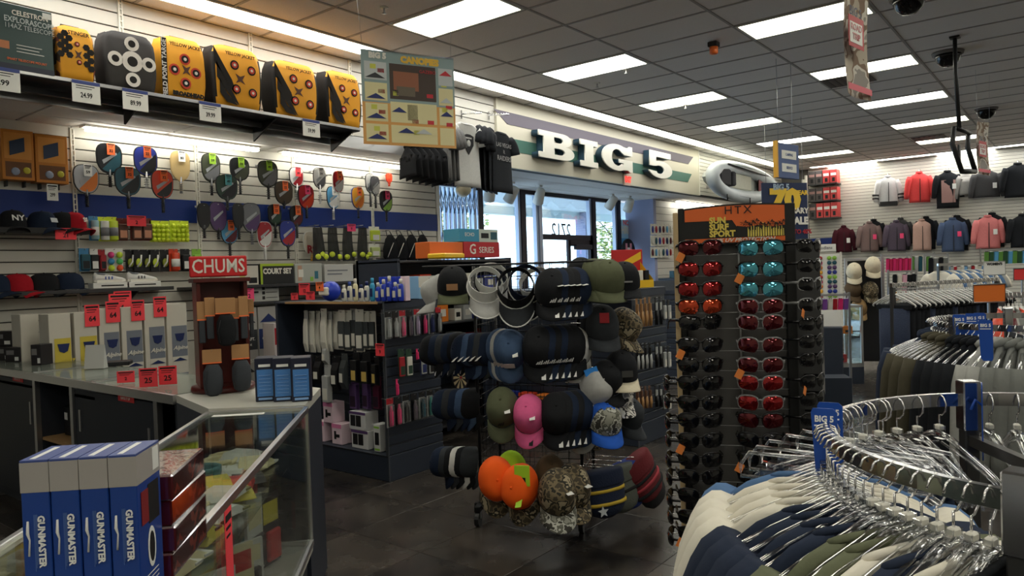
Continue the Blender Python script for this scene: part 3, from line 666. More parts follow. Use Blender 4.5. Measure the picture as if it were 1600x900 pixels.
# ================================================================ paddle wall and its shelves
WY = YL-.02
def rr_poly(w, h, n=20, p=.62, squeeze=0.):
    return [((w/2)*(abs(math.cos(a))**p)*(1 if math.cos(a) > 0 else -1)*(1-squeeze*(1 if math.sin(a) < 0 else 0)*abs(math.sin(a))), (h/2)*(abs(math.sin(a))**p)*(1 if math.sin(a) > 0 else -1)) for a in [2*PI*(q+.5)/n for q in range(n)]]
def pc(name, rgb): return M('paddle_'+name, S(*rgb), .35)
def paddle(cx, top, neck, bot, w, face, edge, deco, handle, tagm, label, cat='paddle', y=.10, covered=False, tags=None):
    p0 = on_y(cx, top, WY-y); p1 = on_y(cx, neck, WY-y); p2 = on_y(cx, bot, WY-y); pw = w/F_PX*((p0-C0).dot(CF))*1.04
    h = p0.z-p1.z; t = thing('pickleball_paddle', label, cat, (p0.x, WY-y, p2.z), 0)
    zc = p1.z-p2.z+h/2; hz = p1.z-p2.z
    pl = [(x, z+zc) for x, z in rr_poly(pw, h, squeeze=.28)]
    obj('edge_guard', B().prism([(x*1.06, zc+(z-zc)*1.05) for x, z in pl], 0, .012), edge, t)
    obj('paddle_face', B().prism(pl, -.003, .0), face, t)
    if deco is not None:
        def clip(f): return [(x, z) for x, z in pl if f(x, z)]
        d1 = clip(lambda x, z: z-zc < x*.9-.01)
        if len(d1) > 2: obj('face_graphic', B().prism([(x*.93, zc+(z-zc)*.93) for x, z in d1], -.0045, -.003), deco, t)
        obj('face_stripe', B().prism([(-pw*.3, zc-.02), (pw*.28, zc+h*.22), (pw*.3, zc+h*.15), (-pw*.25, zc-.055)], -.0055, -.003), M('silver_print', S(175, 180, 185), .4), t)
    hh = hz+.03
    obj('throat', B().prism([(-.014, hz-.02), (.014, hz-.02), (pw*.26, hz+h*.10), (-pw*.26, hz+h*.10)], -.002, .011), face if deco is None else edge, t)
    obj('handle', B().tube([(0, .006, 0), (0, .006, .015), (0, .006, hh)], [.0165, .014, .013], 8), handle, t)
    g = B()
    for k in range(4): g.box(-.0175, -.0125, .03+k*.022, .0175, .024, .033+k*.022)
    obj('grip_wrap', g, edge, t, kind='stuff')
    obj('hook', B().tube([(0, y, zc+h*.42), (0, -.02, zc+h*.42)], .003, 5).box(-.015, y-.004, zc+h*.38, .015, y, zc+h*.46), STEEL, t)
    if tagm: price(t, TR((.008, -.022, zc+h*.5+.005)), .072, .11, tagm, tags or '32', .34)
    return t
TEAL = pc('teal', (35, 85, 100)); DK = pc('black', (26, 28, 32)); ORG = pc('orange', (215, 120, 40)); BLU = pc('blue', (45, 60, 150)); REDO = pc('red_orange', (215, 70, 40)); TANP = pc('tan', (190, 165, 115)); GRN = pc('dark_green', (45, 70, 55)); GRY = pc('grey', (120, 122, 128)); WHT = pc('white', (220, 220, 218)); PUR = pc('purple', (88, 62, 110)); BRN = pc('brown', (75, 65, 52)); YEL = pc('yellow', (230, 170, 60)); RD = pc('red', (165, 35, 45)); SKY = pc('sky', (90, 160, 205)); OLV = pc('olive', (70, 75, 60)); LIM = pc('lime', (140, 190, 70)); SLV = pc('silver', (175, 182, 190)); MAR = pc('maroon', (90, 22, 32)); CRM = pc('cream', (205, 195, 180))
PD = [
 (134, 258, 301, 323, 35, SLV, DK, ORG, DK, PAPER, 'orange and silver paddle nearest the orange boxes, white tag', '59'),
 (170, 225, 270, 292, 36, DK, DK, TEAL, DK, TAGORG, 'black paddle with teal streak high on the wall, orange tag', '32'),
 (227, 230, 273, 293, 34, BLU, DK, DK, WHT, TAGORG, 'royal blue and black paddle with white handle', '22'),
 (199, 262, 304, 326, 37, TEAL, DK, DK, DK, TAGORG, 'dark teal paddle hanging below and between two others', '32'),
 (253, 267, 309, 332, 32, REDO, DK, DK, DK, TAGORG, 'bright red-orange paddle with black corner', '32'),
 (281, 237, 281, 302, 29, TANP, TANP, None, GRY, PAPER, 'plain tan wood-coloured paddle with white tag', '80'),
 (329, 241, 283, 305, 29, OLV, DK, GRY, DK, TAGGRN, 'dark grey-green paddle with lime price tag', '59'),
 (374, 247, 281, 304, 31, DK, DK, OLV, DK, TAGGRN, 'black paddle with lime tag, right of the grey-green one', '59'),
 (354, 274, 311, 329, 34, GRN, DK, DK, DK, M('aqua_paper', S(110, 190, 200), .7), 'dark green paddle with aqua price tag', '49'),
 (418, 252, 291, 311, 33, OLV, DK, GRY, DK, TAGGRN, 'olive paddle stack with white and green tags', '49'),
 (463, 262, 291, 311, 24, WHT, DK, RD, WHT, TAGRED, 'white paddle with black rim and red tag', '39'),
 (443, 284, 318, 326, 30, BRN, DK, BRN, DK, TAGORG, 'brown patterned paddle with orange tag', '22'),
 (478, 290, 325, 341, 27, RD, DK, REDO, DK, TAGPINK, 'red and orange paddle with black rim and pink tag', '39'),
 (499, 263, 293, 318, 22, WHT, DK, GRY, WHT, PAPER, 'white and silver paddle with white handle and tag', '59'),
 (528, 268, 300, 322, 20, RD, WHT, WHT, WHT, TAGORG, 'red and white paddle partly behind the blue one', '29'),
 (520, 292, 325, 343, 22, SKY, DK, WHT, WHT, PAPER, 'sky blue and white paddle with a white handle', '59'),
 (559, 293, 325, 341, 23, YEL, BLU, ORG, DK, TAGORG, 'yellow and orange paddle with blue edge', '49'),
 (578, 272, 300, 323, 17, WHT, DK, GRY, DK, None, 'stack of white paddles with grey stripes seen edge-on', None),
 (586, 276, 304, 325, 17, GRY, DK, WHT, DK, None, 'grey-white paddle at the right of the edge-on stack', None),
 (603, 299, 330, 346, 24, DK, DK, LIM, DK, TAGPINK, 'black paddle with green stripe and pink tag, rightmost', '39'),
 (608, 271, 285, 291, 12, REDO, REDO, None, REDO, None, 'small bright orange training paddle near the black shirts', None),
 (340, 316, 360, 374, 27, PUR, DK, PUR, DK, None, 'purple paddle set hanging on the blue band', None),
 (318, 318, 356, 372, 20, DK, DK, None, DK, None, 'dark paddle sets left of the purple one', None),
 (392, 318, 362, 382, 30, GRY, DK, PUR, GRY, None, 'grey and violet paddle set right of the purple one', None),
 (372, 318, 356, 374, 18, DK, DK, None, DK, None, 'black paddle set between the purple and the grey one', None),
 (358, 345, 380, 402, 27, SKY, DK, MAR, DK, TAGORG, 'blue paddle with orange tag above the red letter sign', '18'),
 (429, 320, 352, 372, 22, DK, DK, GRN, DK, TAGORG, 'black and green paddle above the red and white one', '22'),
 (463, 322, 352, 372, 22, DK, DK, MAR, DK, TAGORG, 'black paddle with orange tag above the blue and red one', '22'),
 (413, 347, 386, 406, 25, RD, WHT, WHT, WHT, None, 'red and white paddle with white rim and white handle', None),
 (449, 345, 384, 404, 27, BLU, DK, RD, DK, None, 'dark blue paddle with red top and foot', None),
 (486, 362, 397, 408, 27, CRM, WHT, None, YEL, None, 'cream paddle with large red letters before the net bags', None)]
for i, (cx, a, b, c, w_, f, e, d, h, tg, lab, tx) in enumerate(PD):
    t = paddle(cx, a, b, c, w_, f, e, d, h, tg, lab, y=.08+.035*(i % 5), tags=tx)
    if 'large red letters' in lab: text('R9', t, (0, -.01, .135), .13, RD, bold=.006)
    if 'red and white paddle with white rim' in lab: text('13', t, (0, -.01, .24), .06, WHT, bold=.003)
# two orange boxed sets
OB = M('amber_carton', S(205, 130, 45), .5)
for i, (x0, x1, y0, y1, lab) in enumerate(((5, 52, 203, 281, 'orange boxed game set hanging left, beside the photo edge'), (58, 105, 211, 286, 'orange boxed game set hanging right, above a white price card'))):
    a = on_y(x0, y1, WY-.16); b = on_y(x1, y0, WY-.16); w_, h_ = b.x-a.x, on_y((x0+x1)/2, y0, WY-.16).z-on_y((x0+x1)/2, y1, WY-.16).z
    t = carton('boxed_set', lab, TR(((a.x+b.x)/2, WY-.08, on_y((x0+x1)/2, y1, WY-.16).z)), w_, .14, h_, OB, bands=[(.08, .42, .92, .94, M('amber_light', S(225, 155, 70), .5)), (.1, .06, .9, .36, M('brown_photo', S(120, 80, 50), .6))])
    obj('table_picture', B().prism([(-w_*.26, h_*.48), (w_*.2, h_*.58), (w_*.2, h_*.86), (-w_*.26, h_*.76)], -.078, -.074), M('picture_navy', S(38, 58, 88), .4), t)
    obj('ball_picture', B().ball((w_*.25, -.072, h_*.2), .03, 8, sc=(1, .2, 1)), M('picture_yellow', S(200, 190, 60), .5), t); obj('reel_picture', B().ball((-w_*.1, -.072, h_*.17), .035, 8, sc=(1, .2, 1)), M('picture_blue_grey', S(150, 160, 180), .5), t)
    obj('bracket', B().box(-w_*.3, 0, -.05, -w_*.26, .07, 0).box(w_*.26, 0, -.05, w_*.3, .07, 0), BLACK, t)
    if i: price(t, TR((-.01, -.076, -.01)), .09, .145, PAPER, '299', .3)
# shelves on brackets for caps, and the long shelf with shoes
def wall_shelf(px0, px1, pys, depth, label, mat=DKGREY, yoff=None, th=.035):
    Yf = YL-depth; a = on_y(px0, pys[0], Yf); b = on_y(px1, pys[1], Yf); z = (a.z+b.z)/2
    t = thing('wall_shelf', label, 'shelf', (a.x, YL-.02, z), 0)
    L = b.x-a.x
    obj('shelf_board', B().bbox(0, -depth+.02, -th, L, 0, 0, .003), mat, t)
    for k in range(int(L/1.2)+1):
        x = min(L-.03, .12+1.2*k); obj('bracket', B().add([(x-.006, -depth*.85, -th), (x-.006, -.005, -th), (x-.006, -.005, -.15), (x+.006, -depth*.85, -th), (x+.006, -.005, -th), (x+.006, -.005, -.15)], [(0, 1, 2), (5, 4, 3), (0, 3, 4, 1), (1, 4, 5, 2), (2, 5, 3, 0)]), BLACK, t)
    return t, z, Yf
s1, z1, yf1 = wall_shelf(-60, 141, (352, 358), .34, 'dark shelf with three fitted caps under the blue band', BLACK, th=.05)
s2, z2, yf2 = wall_shelf(-40, 272, (457, 448), .30, 'long dark shelf carrying caps and a pair of white shoes')
def shelf_cap(px, py0, Yf, z, colr, label, rz=0., **k):
    p = on_y(px, py0, Yf+.13); return cap(TR((p.x, Yf+.14, z+.004), rz, s=1.25), colr, label, cat='cap', **k)
t = shelf_cap(20, 350, yf1, z1, 'black', 'black fitted cap with white letters on the upper cap shelf', .0); cap_text(t, 'NY', TEXTW, .055)
t = shelf_cap(66, 350, yf1, z1, 'navy', 'dark navy cap with grey front patch, middle of upper cap shelf', .45, logo=('patch', M('grey_patch', S(180, 185, 190), .7)))
t = shelf_cap(97, 350, yf1, z1, 'black', 'black cap mostly hidden behind the red cap, upper shelf', .45)
t = shelf_cap(113, 350, yf1-.02, z1, 'red', 'red fitted cap with round badge at the upper shelf end', .5); cap_text(t, 'SF', WHITE, .045)
for px, c, lab, rz in ((-8, 'navy', 'navy cap cut by the photo edge on the lower cap shelf', .6), (27, 'red', 'plain dark red cap on the lower cap shelf', .9), (69, 'black', 'black cap in the middle of the lower cap shelf', 1.1), (108, 'navy', 'dark navy flat-brim cap nearest the white shoes', 1.2)): shelf_cap(px, 450, yf2, z2, c, lab, rz)
price(s1, TR((on_y(102, 360, yf1).x-s1.location.x, -.33, .0)), .17, .10, TAGRED, '21', .5)
# shoes
def shoe(T, label, acc):
    t = thing('tennis_shoe', label, 'shoe', T=T)
    sole = [[(x, y*w, z) for y, z in ((-1, 0), (1, 0), (1.02, .022), (-1.02, .022))] for x, w, z in ((-.14, .02, 0), (-.12, .036, 0), (-.05, .034, 0), (.02, .038, 0), (.09, .048, 0), (.13, .035, 0), (.148, .012, 0))]
    sole = [[(p[0], p[1], z if z else (.006 if abs(p[0]) > .12 else 0)) for p, z in zip(r, [q[2] for q in r])] for r in [[(x, s_*w, zz) for s_, zz in ((-1, 0), (1, 0), (1.02, .024), (-1.02, .024))] for x, w in ((-.14, .02), (-.12, .036), (-.05, .034), (.02, .038), (.09, .048), (.13, .035), (.148, .012))]]
    obj('sole', B().loft(sole, smooth=False), WHITE, t)
    up = []
    for x, w, h in ((-.138, .018, .05), (-.125, .031, .075), (-.08, .032, .062), (-.03, .034, .058), (.02, .037, .050), (.07, .042, .034), (.115, .038, .024), (.142, .014, .012)):
        up.append([(x, w*c, .02+h*max(0, s_)**.8) for c, s_ in [(math.cos(PI*q/8), math.sin(PI*q/8)) for q in range(9)]])
    obj('upper', B().loft(up), M('shoe_leather', S(222, 222, 220), .5), t)
    for k in range(3): obj('side_stripe', B().box(-.05+.028*k, -.041, .028, -.04+.028*k, -.036, .055), acc, t)
    g = B()
    for k in range(4): g.box(-.01+.02*k, -.018, .076-.006*k, -.004+.02*k, .018, .080-.006*k)
    obj('laces', g, WHITE, t, kind='stuff'); obj('collar_lining', B().tube([(-.125, 0, .094), (-.1, .022, .084), (-.05, .02, .078), (-.03, 0, .080), (-.05, -.02, .078), (-.1, -.022, .084)], .007, 5, closed=True), M('grey_lining', S(130, 135, 145), .8), t)
    return t
for px, lab, acc in ((171, 'white tennis shoe with blue stripes on the shelf, left', M('blue_stripe', S(60, 90, 170), .5)), (222, 'white tennis shoe with grey patch on the shelf, right', M('grey_stripe', S(90, 92, 95), .5))):
    p = on_y(px, 446, yf2+.08); shoe(TR((p.x, yf2+.08, z2+.055), 0, s=1.0), lab, acc)
    o = obj('shoe_sign', B().bbox(-.17, -.05, 0, .15, .06, .052, .003), PAPER, None, TR((p.x, yf2+.06, z2+.002))); tag(o, 'white price block under the %s tennis shoe' % ('left' if px < 200 else 'right'), 'price block')
    obj('print_line', B().box(-.1, -.052, .018, .1, -.05, .03), INK, o)
price(s2, TR((on_y(191, 458, yf2).x-s2.location.x, -.285, -.03)), .16, .19, TAGRED, '64', .3)
# hanging goods: two rows of pegs between the caps and the paddles
def pack(name, label, cx, y0, y1, w, cat, card, ins, Y=.12, group=None, dz=.04, kind='box', tx=None):
    yy = WY-Y; a = on_y(cx, y1, yy); b = on_y(cx, y0, yy); h = b.z-a.z; dep = (a-C0).dot(CF); wd = w/F_PX*dep*1.06
    t = thing(name, label, cat, (a.x, yy, a.z), 0, group)
    obj('card', B().bbox(-wd/2, 0, 0, wd/2, .004, h, .001), card, t)
    if kind == 'box': obj('contents', B().bbox(-wd*.42, -dz, h*.06, wd*.42, 0, h*.74, .006), ins[0], t); obj('label_panel', B().box(-wd*.3, -dz-.001, h*.12, wd*.3, -dz, h*.45), ins[-1], t)
    elif kind == 'tube': obj('contents', B().lathe([(wd*.4, .01), (wd*.42, .012), (wd*.42, h*.8), (wd*.38, h*.82)], 12, T=TR((0, -wd*.42, 0))), ins[0], t); obj('label_panel', B().lathe([(wd*.425, h*.2), (wd*.425, h*.55)], 12, T=TR((0, -wd*.42, 0))), ins[-1], t)
    elif kind == 'balls':
        nx, nz = tx; r = min(wd/nx, h*.85/nz)/2
        for k in range(nz):
            for q in range(nx): obj('ball', B().ball(((q-(nx-1)/2)*wd*.92/nx, -r, r+(h*.85)*k/nz), r, 8), ins[(k*nx+q) % len(ins)], t)
    elif kind == 'gear':
        obj('contents', B().ball((0, -.012, h*.4), wd*.34, 8, sc=(1, .35, 1.5)), ins[0], t); obj('strap', B().tube([(-wd*.3, -.03, h*.2), (wd*.1, -.035, h*.45), (wd*.2, -.03, h*.75)], .008, 5), ins[-1], t)
    obj('peg', B().tube([(0, Y, h*.94), (0, -.02, h*.94), (0, -.028, h*.98)], .0028, 5), STEEL, t)
    return t
NY_ = M('neon_yellow', S(222, 240, 60), .5, emit=0.); NYB = M('tube_yellow', S(200, 220, 70), .25); BRP = M('brown_red_card', S(110, 50, 42), .6); LB = M('light_blue_card', S(70, 140, 190), .5)
for i, (cx, w_) in enumerate(((147, 13),)): pack('ball_tube', 'pale blue ball tube at the left end of the upper peg row', cx, 338, 376, w_, 'ball tube', LB, [M('clear_tube', S(150, 190, 200), .2), PAPER], kind='tube')
for i, (cx, w_, m_, l_) in enumerate(((162, 14, M('white_tube', S(220, 222, 215), .3), 'white'), (176, 14, NYB, 'yellow'))): pack('ball_tube', '%s tube of tennis balls on the upper peg row' % l_, cx, 339, 377, w_, 'ball tube', NY_, [m_, GRY], kind='tube')
for i, cx in enumerate((191, 213, 229)): pack('handball_pack', 'brown and red carded pack on the upper peg row, %s from the left' % ordn(i), cx, 341, 376, 16, 'pack', BRP, [M('pack_brown', S(90, 60, 50), .5), M('pack_peach', S(200, 140, 110), .6)])
for i, cx in enumerate((250, 281)): pack('ball_bag', 'net bag of neon yellow balls on the upper peg row, %s one' % ('left' if i == 0 else 'right'), cx, 345, 378, 29, 'ball bag', NY_, [NY_], kind='balls', tx=(4, 4))
tg = price(None, TR(tuple(on_y(213, 337, WY-.22))), .18, .10, TAGRED, '2', .5); obj('clip_arm', B().box(-.004, 0, -.02, .004, .24, -.01), STEEL, tg); tag(tg, 'neon red price card clipped before the brown and red packs', 'price card')
MB_ = [M('ball_'+n_, S(*c_), .5) for n_, c_ in (('lime', (195, 220, 60)), ('orange', (240, 95, 50)), ('blue', (70, 150, 200)), ('green', (90, 190, 110)), ('magenta', (215, 60, 130)))]
pack('swim_pack', 'blue carded pack, left end of the lower peg row', 133, 388, 424, 15, 'pack', LB, [TEAL, DK]); pack('swim_pack', 'white and black carded pack on the lower peg row', 147, 389, 424, 13, 'pack', PAPER, [DK, PAPER])
pack('ball_bag', 'bag of many-coloured balls on the lower peg row', 179, 388, 424, 26, 'ball bag', PAPER, MB_, kind='balls', tx=(2, 3)); pack('ball_pack', 'red carded pack beside the many-coloured balls', 160, 390, 424, 10, 'pack', RD, [RD, DK])
for i, cx in enumerate((204, 217, 230, 243, 258)): pack('goggle_pack', 'black pack with yellow-green goggles, %s from the left' % ordn(i), cx, 390, 424, 13, 'pack', BLACK, [NYB if i % 2 else M('olive_plastic', S(150, 160, 60), .4), PAPER], kind='gear', Y=.12+.02*(i % 2))
for i, cx in enumerate((272, 290, 308)): pack('ball_pack', '%s on the lower peg row' % ('red-orange ball pack', 'black carded pack left of lime one', 'lime green carded pack')[i], cx, 389, 424, 14, 'pack', (REDO, DK, LIM)[i], [(REDO, DK, LIM)[i], PAPER], kind='tube' if i == 0 else 'box')
# practice nets with tennis balls
NET = M('black_net', S(24, 27, 28), .8, alpha=.93)
TB = M('tennis_ball_felt', S(200, 215, 70), .9, noise=.1)
for i, cx in enumerate((497, 520, 543, 566)):
    a = on_y(cx, 408, WY-.2); b = on_y(cx, 356, WY-.2); h = b.z-a.z
    t = thing('net_bag', 'black net bag with tennis balls at its foot, %s from the left' % ordn(i), 'net bag', (a.x, WY-.16, a.z))
    obj('net', B().grid(lambda u, v: ((u-.5)*.19*(1-.3*v)+.006*math.sin(5*v+i), -.06-.05*math.sin(PI*u)*(1.2-v)+.008*math.sin(22*u), h*v), 12, 8), NET, t)
    obj('cord', B().tube([(-.05, -.06, h), (0, 0, h+.04), (.05, -.06, h)], .004, 5), BLACK, t); obj('peg', B().tube([(0, .17, h+.03), (0, -.08, h+.03)], .004, 5), STEEL, t)
    for k, dx in enumerate((-.05, .055) if i % 3 else (-.04, .02, .07)): obj('tennis_ball', B().ball((dx, -.1, .05+.03*((k+i) % 2)), .034, 10), TB, t)
for i, (cx, y0, y1, c1) in enumerate(((585, 354, 378, NYB), (585, 381, 402, M('pale_green_card', S(190, 205, 130), .5)))): pack('tape_pack', '%s boxed pack of yellow-green balls by the net bags' % ('upper', 'lower')[i], cx, y0, y1, 20, 'pack', PAPER, [c1, PAPER], Y=.22)
for i, cx in enumerate((612, 628, 645, 662)):
    a = on_y(cx, 408, WY-.16); h = on_y(cx, 362, WY-.16).z-a.z
    t = thing('drawstring_bag', 'black drawstring bag hanging right of the net bags, %s from the left' % ordn(i), 'bag', (a.x, WY-.1, a.z))
    obj('bag_body', B().loft([[(w_*math.cos(q*PI/7), -.05+d_*math.sin(q*PI/7), z) for q in range(14)] for w_, d_, z in ((.07, .03, 0), (.12, .06, .05), (.12, .065, .16), (.08, .045, h*.75), (.03, .02, h*.9))]), CAPC['black'], t)
    obj('peg', B().tube([(0, .12, h*1.03), (0, -.06, h*1.03)], .004, 5), STEEL, t); obj('white_piping', B().tube([(-.1, -.1, .05), (-.06, -.118, .15), (.0, -.11, .24)], .005, 4), WHITE, t)
    obj('strap', B().tube([(-.05, -.05, h*.8), (-.03, 0, h*1.05), (.03, 0, h*1.05), (.05, -.05, h*.8)], .006, 5), BLACK, t)
tg = price(None, TR(tuple(on_y(549, 350, WY-.3))), .13, .09, TAGPINK, '9', .5); obj('clip_arm', B().box(-.004, 0, -.02, .004, .32, -.01), STEEL, tg); tag(tg, 'neon pink price card above the black net bags', 'price card')
# ================================================================ high shelf with archery targets, shirts, kayak, hanging poster
YS = 5.98
shf = thing('high_shelf', 'long black high shelf carrying yellow archery targets', 'shelf', (0, YU-.02, 3.15))
obj('shelf_board', B().bbox(.5, YS-YU+.02, -.03, 5.12, 0, 0, .004), BLACK, shf)
obj('shelf_lip', B().box(.5, YS-YU+.01, -.02, 5.12, YS-YU+.018, .006), STEEL, shf)
for x in (1.68, 2.9, 4.12, 5.05): obj('bracket', B().add([(x-.008, -.38, -.03), (x-.008, 0, -.03), (x-.008, 0, -.20), (x+.008, -.38, -.03), (x+.008, 0, -.03), (x+.008, 0, -.20)], [(0, 1, 2), (5, 4, 3), (0, 3, 4, 1), (1, 4, 5, 2), (2, 5, 3, 0)]), BLACK, shf)
obj('rear_rail', B().box(.5, -.16, -.085, 5.12, -.12, -.045), DKGREY, shf)
BB = M('tag_blue', S(60, 75, 140), .6)
for px, py, s in ((5, 103, '.99'), (134, 126, '24.99'), (211, 140, '89.99'), (328, 159, '39.99'), (486, 186, '59.99')):
    p = on_y(px, py, YS-.02); t = price(shf, TR((p.x, YS-YU-.0, 0)), .20, .165, PAPER, s, .32); obj('tag_header', B().box(-.1, -.002, -.025, .1, -.001, 0), BB, t)
YT = M('target_yellow', S(235, 165, 40), .7, noise=.08, nscale=6, bump=.3); TBK = M('target_black', S(28, 25, 24), .8); TRD = M('target_red', S(205, 70, 50), .7); TWH = M('target_white', S(230, 225, 220), .7)
def pillow(w, d, h, mat, mat2=None, p=.3, top=.86):
    rings = []; n = 28
    for k in range(9):
        f = k/8; b = 1-.10*(abs(f-.5)*2)**3; dd = d*(.72+.28*math.sin(PI*min(1, max(0, f*.9+.1)))); ww = w*(b if f < .9 else b*(1-.06*(f-.9)*10))
        rings.append([(ww/2*(abs(math.cos(a))**p)*(1 if math.cos(a) > 0 else -1), dd/2*(abs(math.sin(a))**p)*(1 if math.sin(a) > 0 else -1)+.004*math.sin(7*a+k), h*f+(.012*math.sin(3*a) if k in (0, 8) else 0)) for a in [2*PI*(q+.5)/n for q in range(n)]])
    g = B().loft(rings)
    if mat2 is not None:
        for fi, f in enumerate(g.f):
            c = sum((Vector(g.v[q]) for q in f), Vector())/len(f)
            if abs(c.x) > w*.43: g.mi[fi] = 1
    return g, [mat, mat2 or mat]
def disc(g, x, z, y, r, mi, k=12): g.prism([(x+r*math.cos(2*PI*q/k), z+r*math.sin(2*PI*q/k)) for q in range(k)], y, y+.002, mi=mi)
def target_bag(x0, x1, y0, y1, kind, label, yy=6.08, name='archery_target', d=.24):
    a = on_y(x0, y1, yy-d/2); b = on_y(x1, y1, yy-d/2); h = on_y((x0+x1)/2, y0, yy-d/2).z-3.152; w = b.x-a.x
    t = thing(name, label, 'archery target', ((a.x+b.x)/2, yy, 3.152), 0)
    g, ms = pillow(w, d, h, YT if kind != 'foam' else M('foam_black', S(62, 60, 60), .9, noise=.15, nscale=15), TBK if kind in ('claw', 'claw2') else (V('comb_side', [S(60, 45, 30), S(210, 140, 50), S(120, 60, 45)], 14, .7, 'vor') if kind == 'comb' else None), p=.22)
    obj('target_body', g, ms, t); fy = -d/2-.004
    if kind == 'foam':
        for (x, z, r) in ((0, .5, .20), (.0, .82, .14), (.0, .17, .14), (-.32, .5, .14), (.32, .5, .14)):
            q = B(); disc(q, x*w, z*h, fy, r*w, 0, 20); disc(q, x*w, z*h, fy-.002, r*w*.5, 1, 16); obj('white_ring', q, [TWH, TBK], t)
    else:
        if kind == 'comb':
            for i in range(9):
                for j in range(2):
                    hx = -.42+.11*(i//3)+(.55 if j else 0); hz = .45+.16*(i % 3)+.08*((i//3) % 2)-(.2 if j else 0)
                    if j and i < 3: continue
                    obj('honeycomb_cell', B().prism([(hx*w+.026*math.cos(PI*q/3), hz*h+.026*math.sin(PI*q/3)) for q in range(6)], fy, fy+.003), TBK, t)
            spots = ((.0, .68, .07), (.04, .34, .07))
        elif kind == 'field': spots = ((.0, .66, .12), (.0, .26, .12), (-.24, .46, .12), (.24, .46, .12)); obj('black_edge', B().box(-w*.52, fy-.002, .0, -w*.40, fy, h*.95), TBK, t); text('FIELD POINT TARGET', t, (-w*.46, fy-.004, h*.48), .052, TWH, ry=PI/2, bold=.001)
        else: spots = ((-.08, .70, .085), (.26, .66, .085), (-.06, .30, .085), (.27, .28, .085))
        if kind in ('claw', 'claw2'):
            for k in range(3):
                cx = -.48+.05*k; pts = [(cx, .98-.27*k), (cx+.14, .74-.27*k), (cx+.34, .44-.27*k), (cx+.42, .20-.2*k), (cx+.30, .30-.2*k), (cx+.12, .56-.25*k), (cx+.0, .70-.25*k)]
                pts = [(max(-.48, min(.46, a_))*w, max(.03, min(.96, b_))*h) for a_, b_ in pts]; obj('claw_mark', B().prism(pts[::-1], fy-.001, fy), TBK, t)
        for (x, z, r) in spots:
            q = B(); disc(q, x*w, z*h, fy-.001, r*w, 0 if kind != 'field' else 1, 16); disc(q, x*w, z*h, fy-.003, r*w*.68, 1 if kind != 'field' else 0, 14); disc(q, x*w, z*h, fy-.005, r*w*.3, 2, 10); obj('bullseye', q, [TBK, TRD, TWH], t)
        obj('insect_emblem', B().prism([(.02*w, .52*h), (.12*w, .56*h), (.06*w, .47*h), (.12*w, .40*h), (.02*w, .44*h), (-.07*w, .40*h), (-.02*w, .47*h), (-.07*w, .56*h)], fy-.003, fy-.001), M('emblem_brown', S(90, 60, 50), .7), t)
        text('YELLOW JACKET' if kind != 'comb' else 'STINGER', t, (.04*w, fy-.003, h*.88), .038, TBK, bold=.001)
        if kind == 'field': text('BROADHEAD', t, (.05*w, fy-.003, h*.07), .045, TBK, bold=.004)
        obj('carry_handle', B().tube([(-.07, 0, h-.03), (-.06, 0, h+.035), (.06, 0, h+.035), (.07, 0, h-.03)], .009, 5), TBK, t)
    return t
target_bag(92, 152, 44, 120, 'comb', 'yellow archery bag target printed with black honeycomb cells')
target_bag(167, 248, 54, 140, 'foam', 'black foam target block with five white rings')
target_bag(256, 325, 62, 158, 'field', 'yellow bag target with four red rings and a lettered black edge', yy=6.1)
target_bag(335, 413, 76, 170, 'claw', 'yellow target bag with black claw marks, left of three')
target_bag(430, 501, 100, 190, 'claw', 'yellow target bag with black claw marks, middle of three')
target_bag(513, 568, 115, 200, 'claw2', 'yellow target bag with black claw marks, right one by the poster')
DG = M('dark_teal_carton', S(42, 68, 68), .5)
p0, p1 = on_y(-75, 100, 5.96), on_y(86, 118, 5.96); h = on_y(86, 21, 5.96).z-3.152; w_ = p1.x-p0.x
t = carton('telescope_box', 'large dark teal telescope box at the left end of the shelf', TR(((p0.x+p1.x)/2, 6.09, 3.152)), w_, .24, h, DG, texts=[('CELESTRON', .77, .87, .050, WHITE, dict(bold=.001, sx=.85)), ('EXPLORASCOPE', .76, .76, .056, M('pale_print', S(190, 200, 200), .6), dict(bold=.001, sx=.78)), ('114AZ TELESCOPE', .76, .66, .050, M('pale_print', S(190, 200, 200), .6), dict(sx=.78)), ('SMART TELESCOPE MOUNT', .72, .15, .024, TAGORG, dict(sx=.85))], bands=[(.45, .3, .55, .42, M('copper_print', S(190, 120, 80), .6)), (.62, .28, .9, .29, PAPER), (.62, .33, .85, .34, PAPER), (.62, .38, .88, .39, PAPER), (.9, .88, .99, .97, PAPER), (0, 0, 1, .08, M('deep_navy', S(25, 32, 55), .5))])
# shirts on the upper wall
YH = 6.02
def faceout(px, py, label):
    p = on_y(px, py, YU-.05); t = thing('faceout_arm', label, 'hanging arm', (p.x, YU-.02, p.z))
    g = B(); g.box(-.01, -.02, -.06, .01, 0, .05); g.tube([(0, 0, 0), (0, -.36, -.04)], .008, 6)
    obj('arm', g, CHROME, t)
    for k in range(7): obj('stop_ball', B().ball((0, -.05-.045*k, .008-.0056*k), .009, 6), CHROME, t)
    return p
faceout(722, 178, 'sloping chrome arm that holds the white team shirt'); faceout(765, 180, 'sloping chrome arm that holds the black team shirts')
TW = cloth('tee_white', (205, 205, 200)); TK = cloth('tee_black', (38, 40, 44)); TG = cloth('tee_grey', (120, 120, 120))
def tee(px, ptop, pbot, yy, mat, label, rz=0., W=None, sl='short', **k):
    p = on_y(px, ptop, yy); q = on_y(px, pbot, yy); L = p.z-q.z
    return garment('tee_shirt', label, TR((p.x, yy, p.z), rz), mat, W=W or .23, L=L, D=.02, sleeve=sl, cat='shirt', **k)
t = tee(728, 190, 291, 5.98, TW, 'white team shirt with a black shield emblem beside the poster')
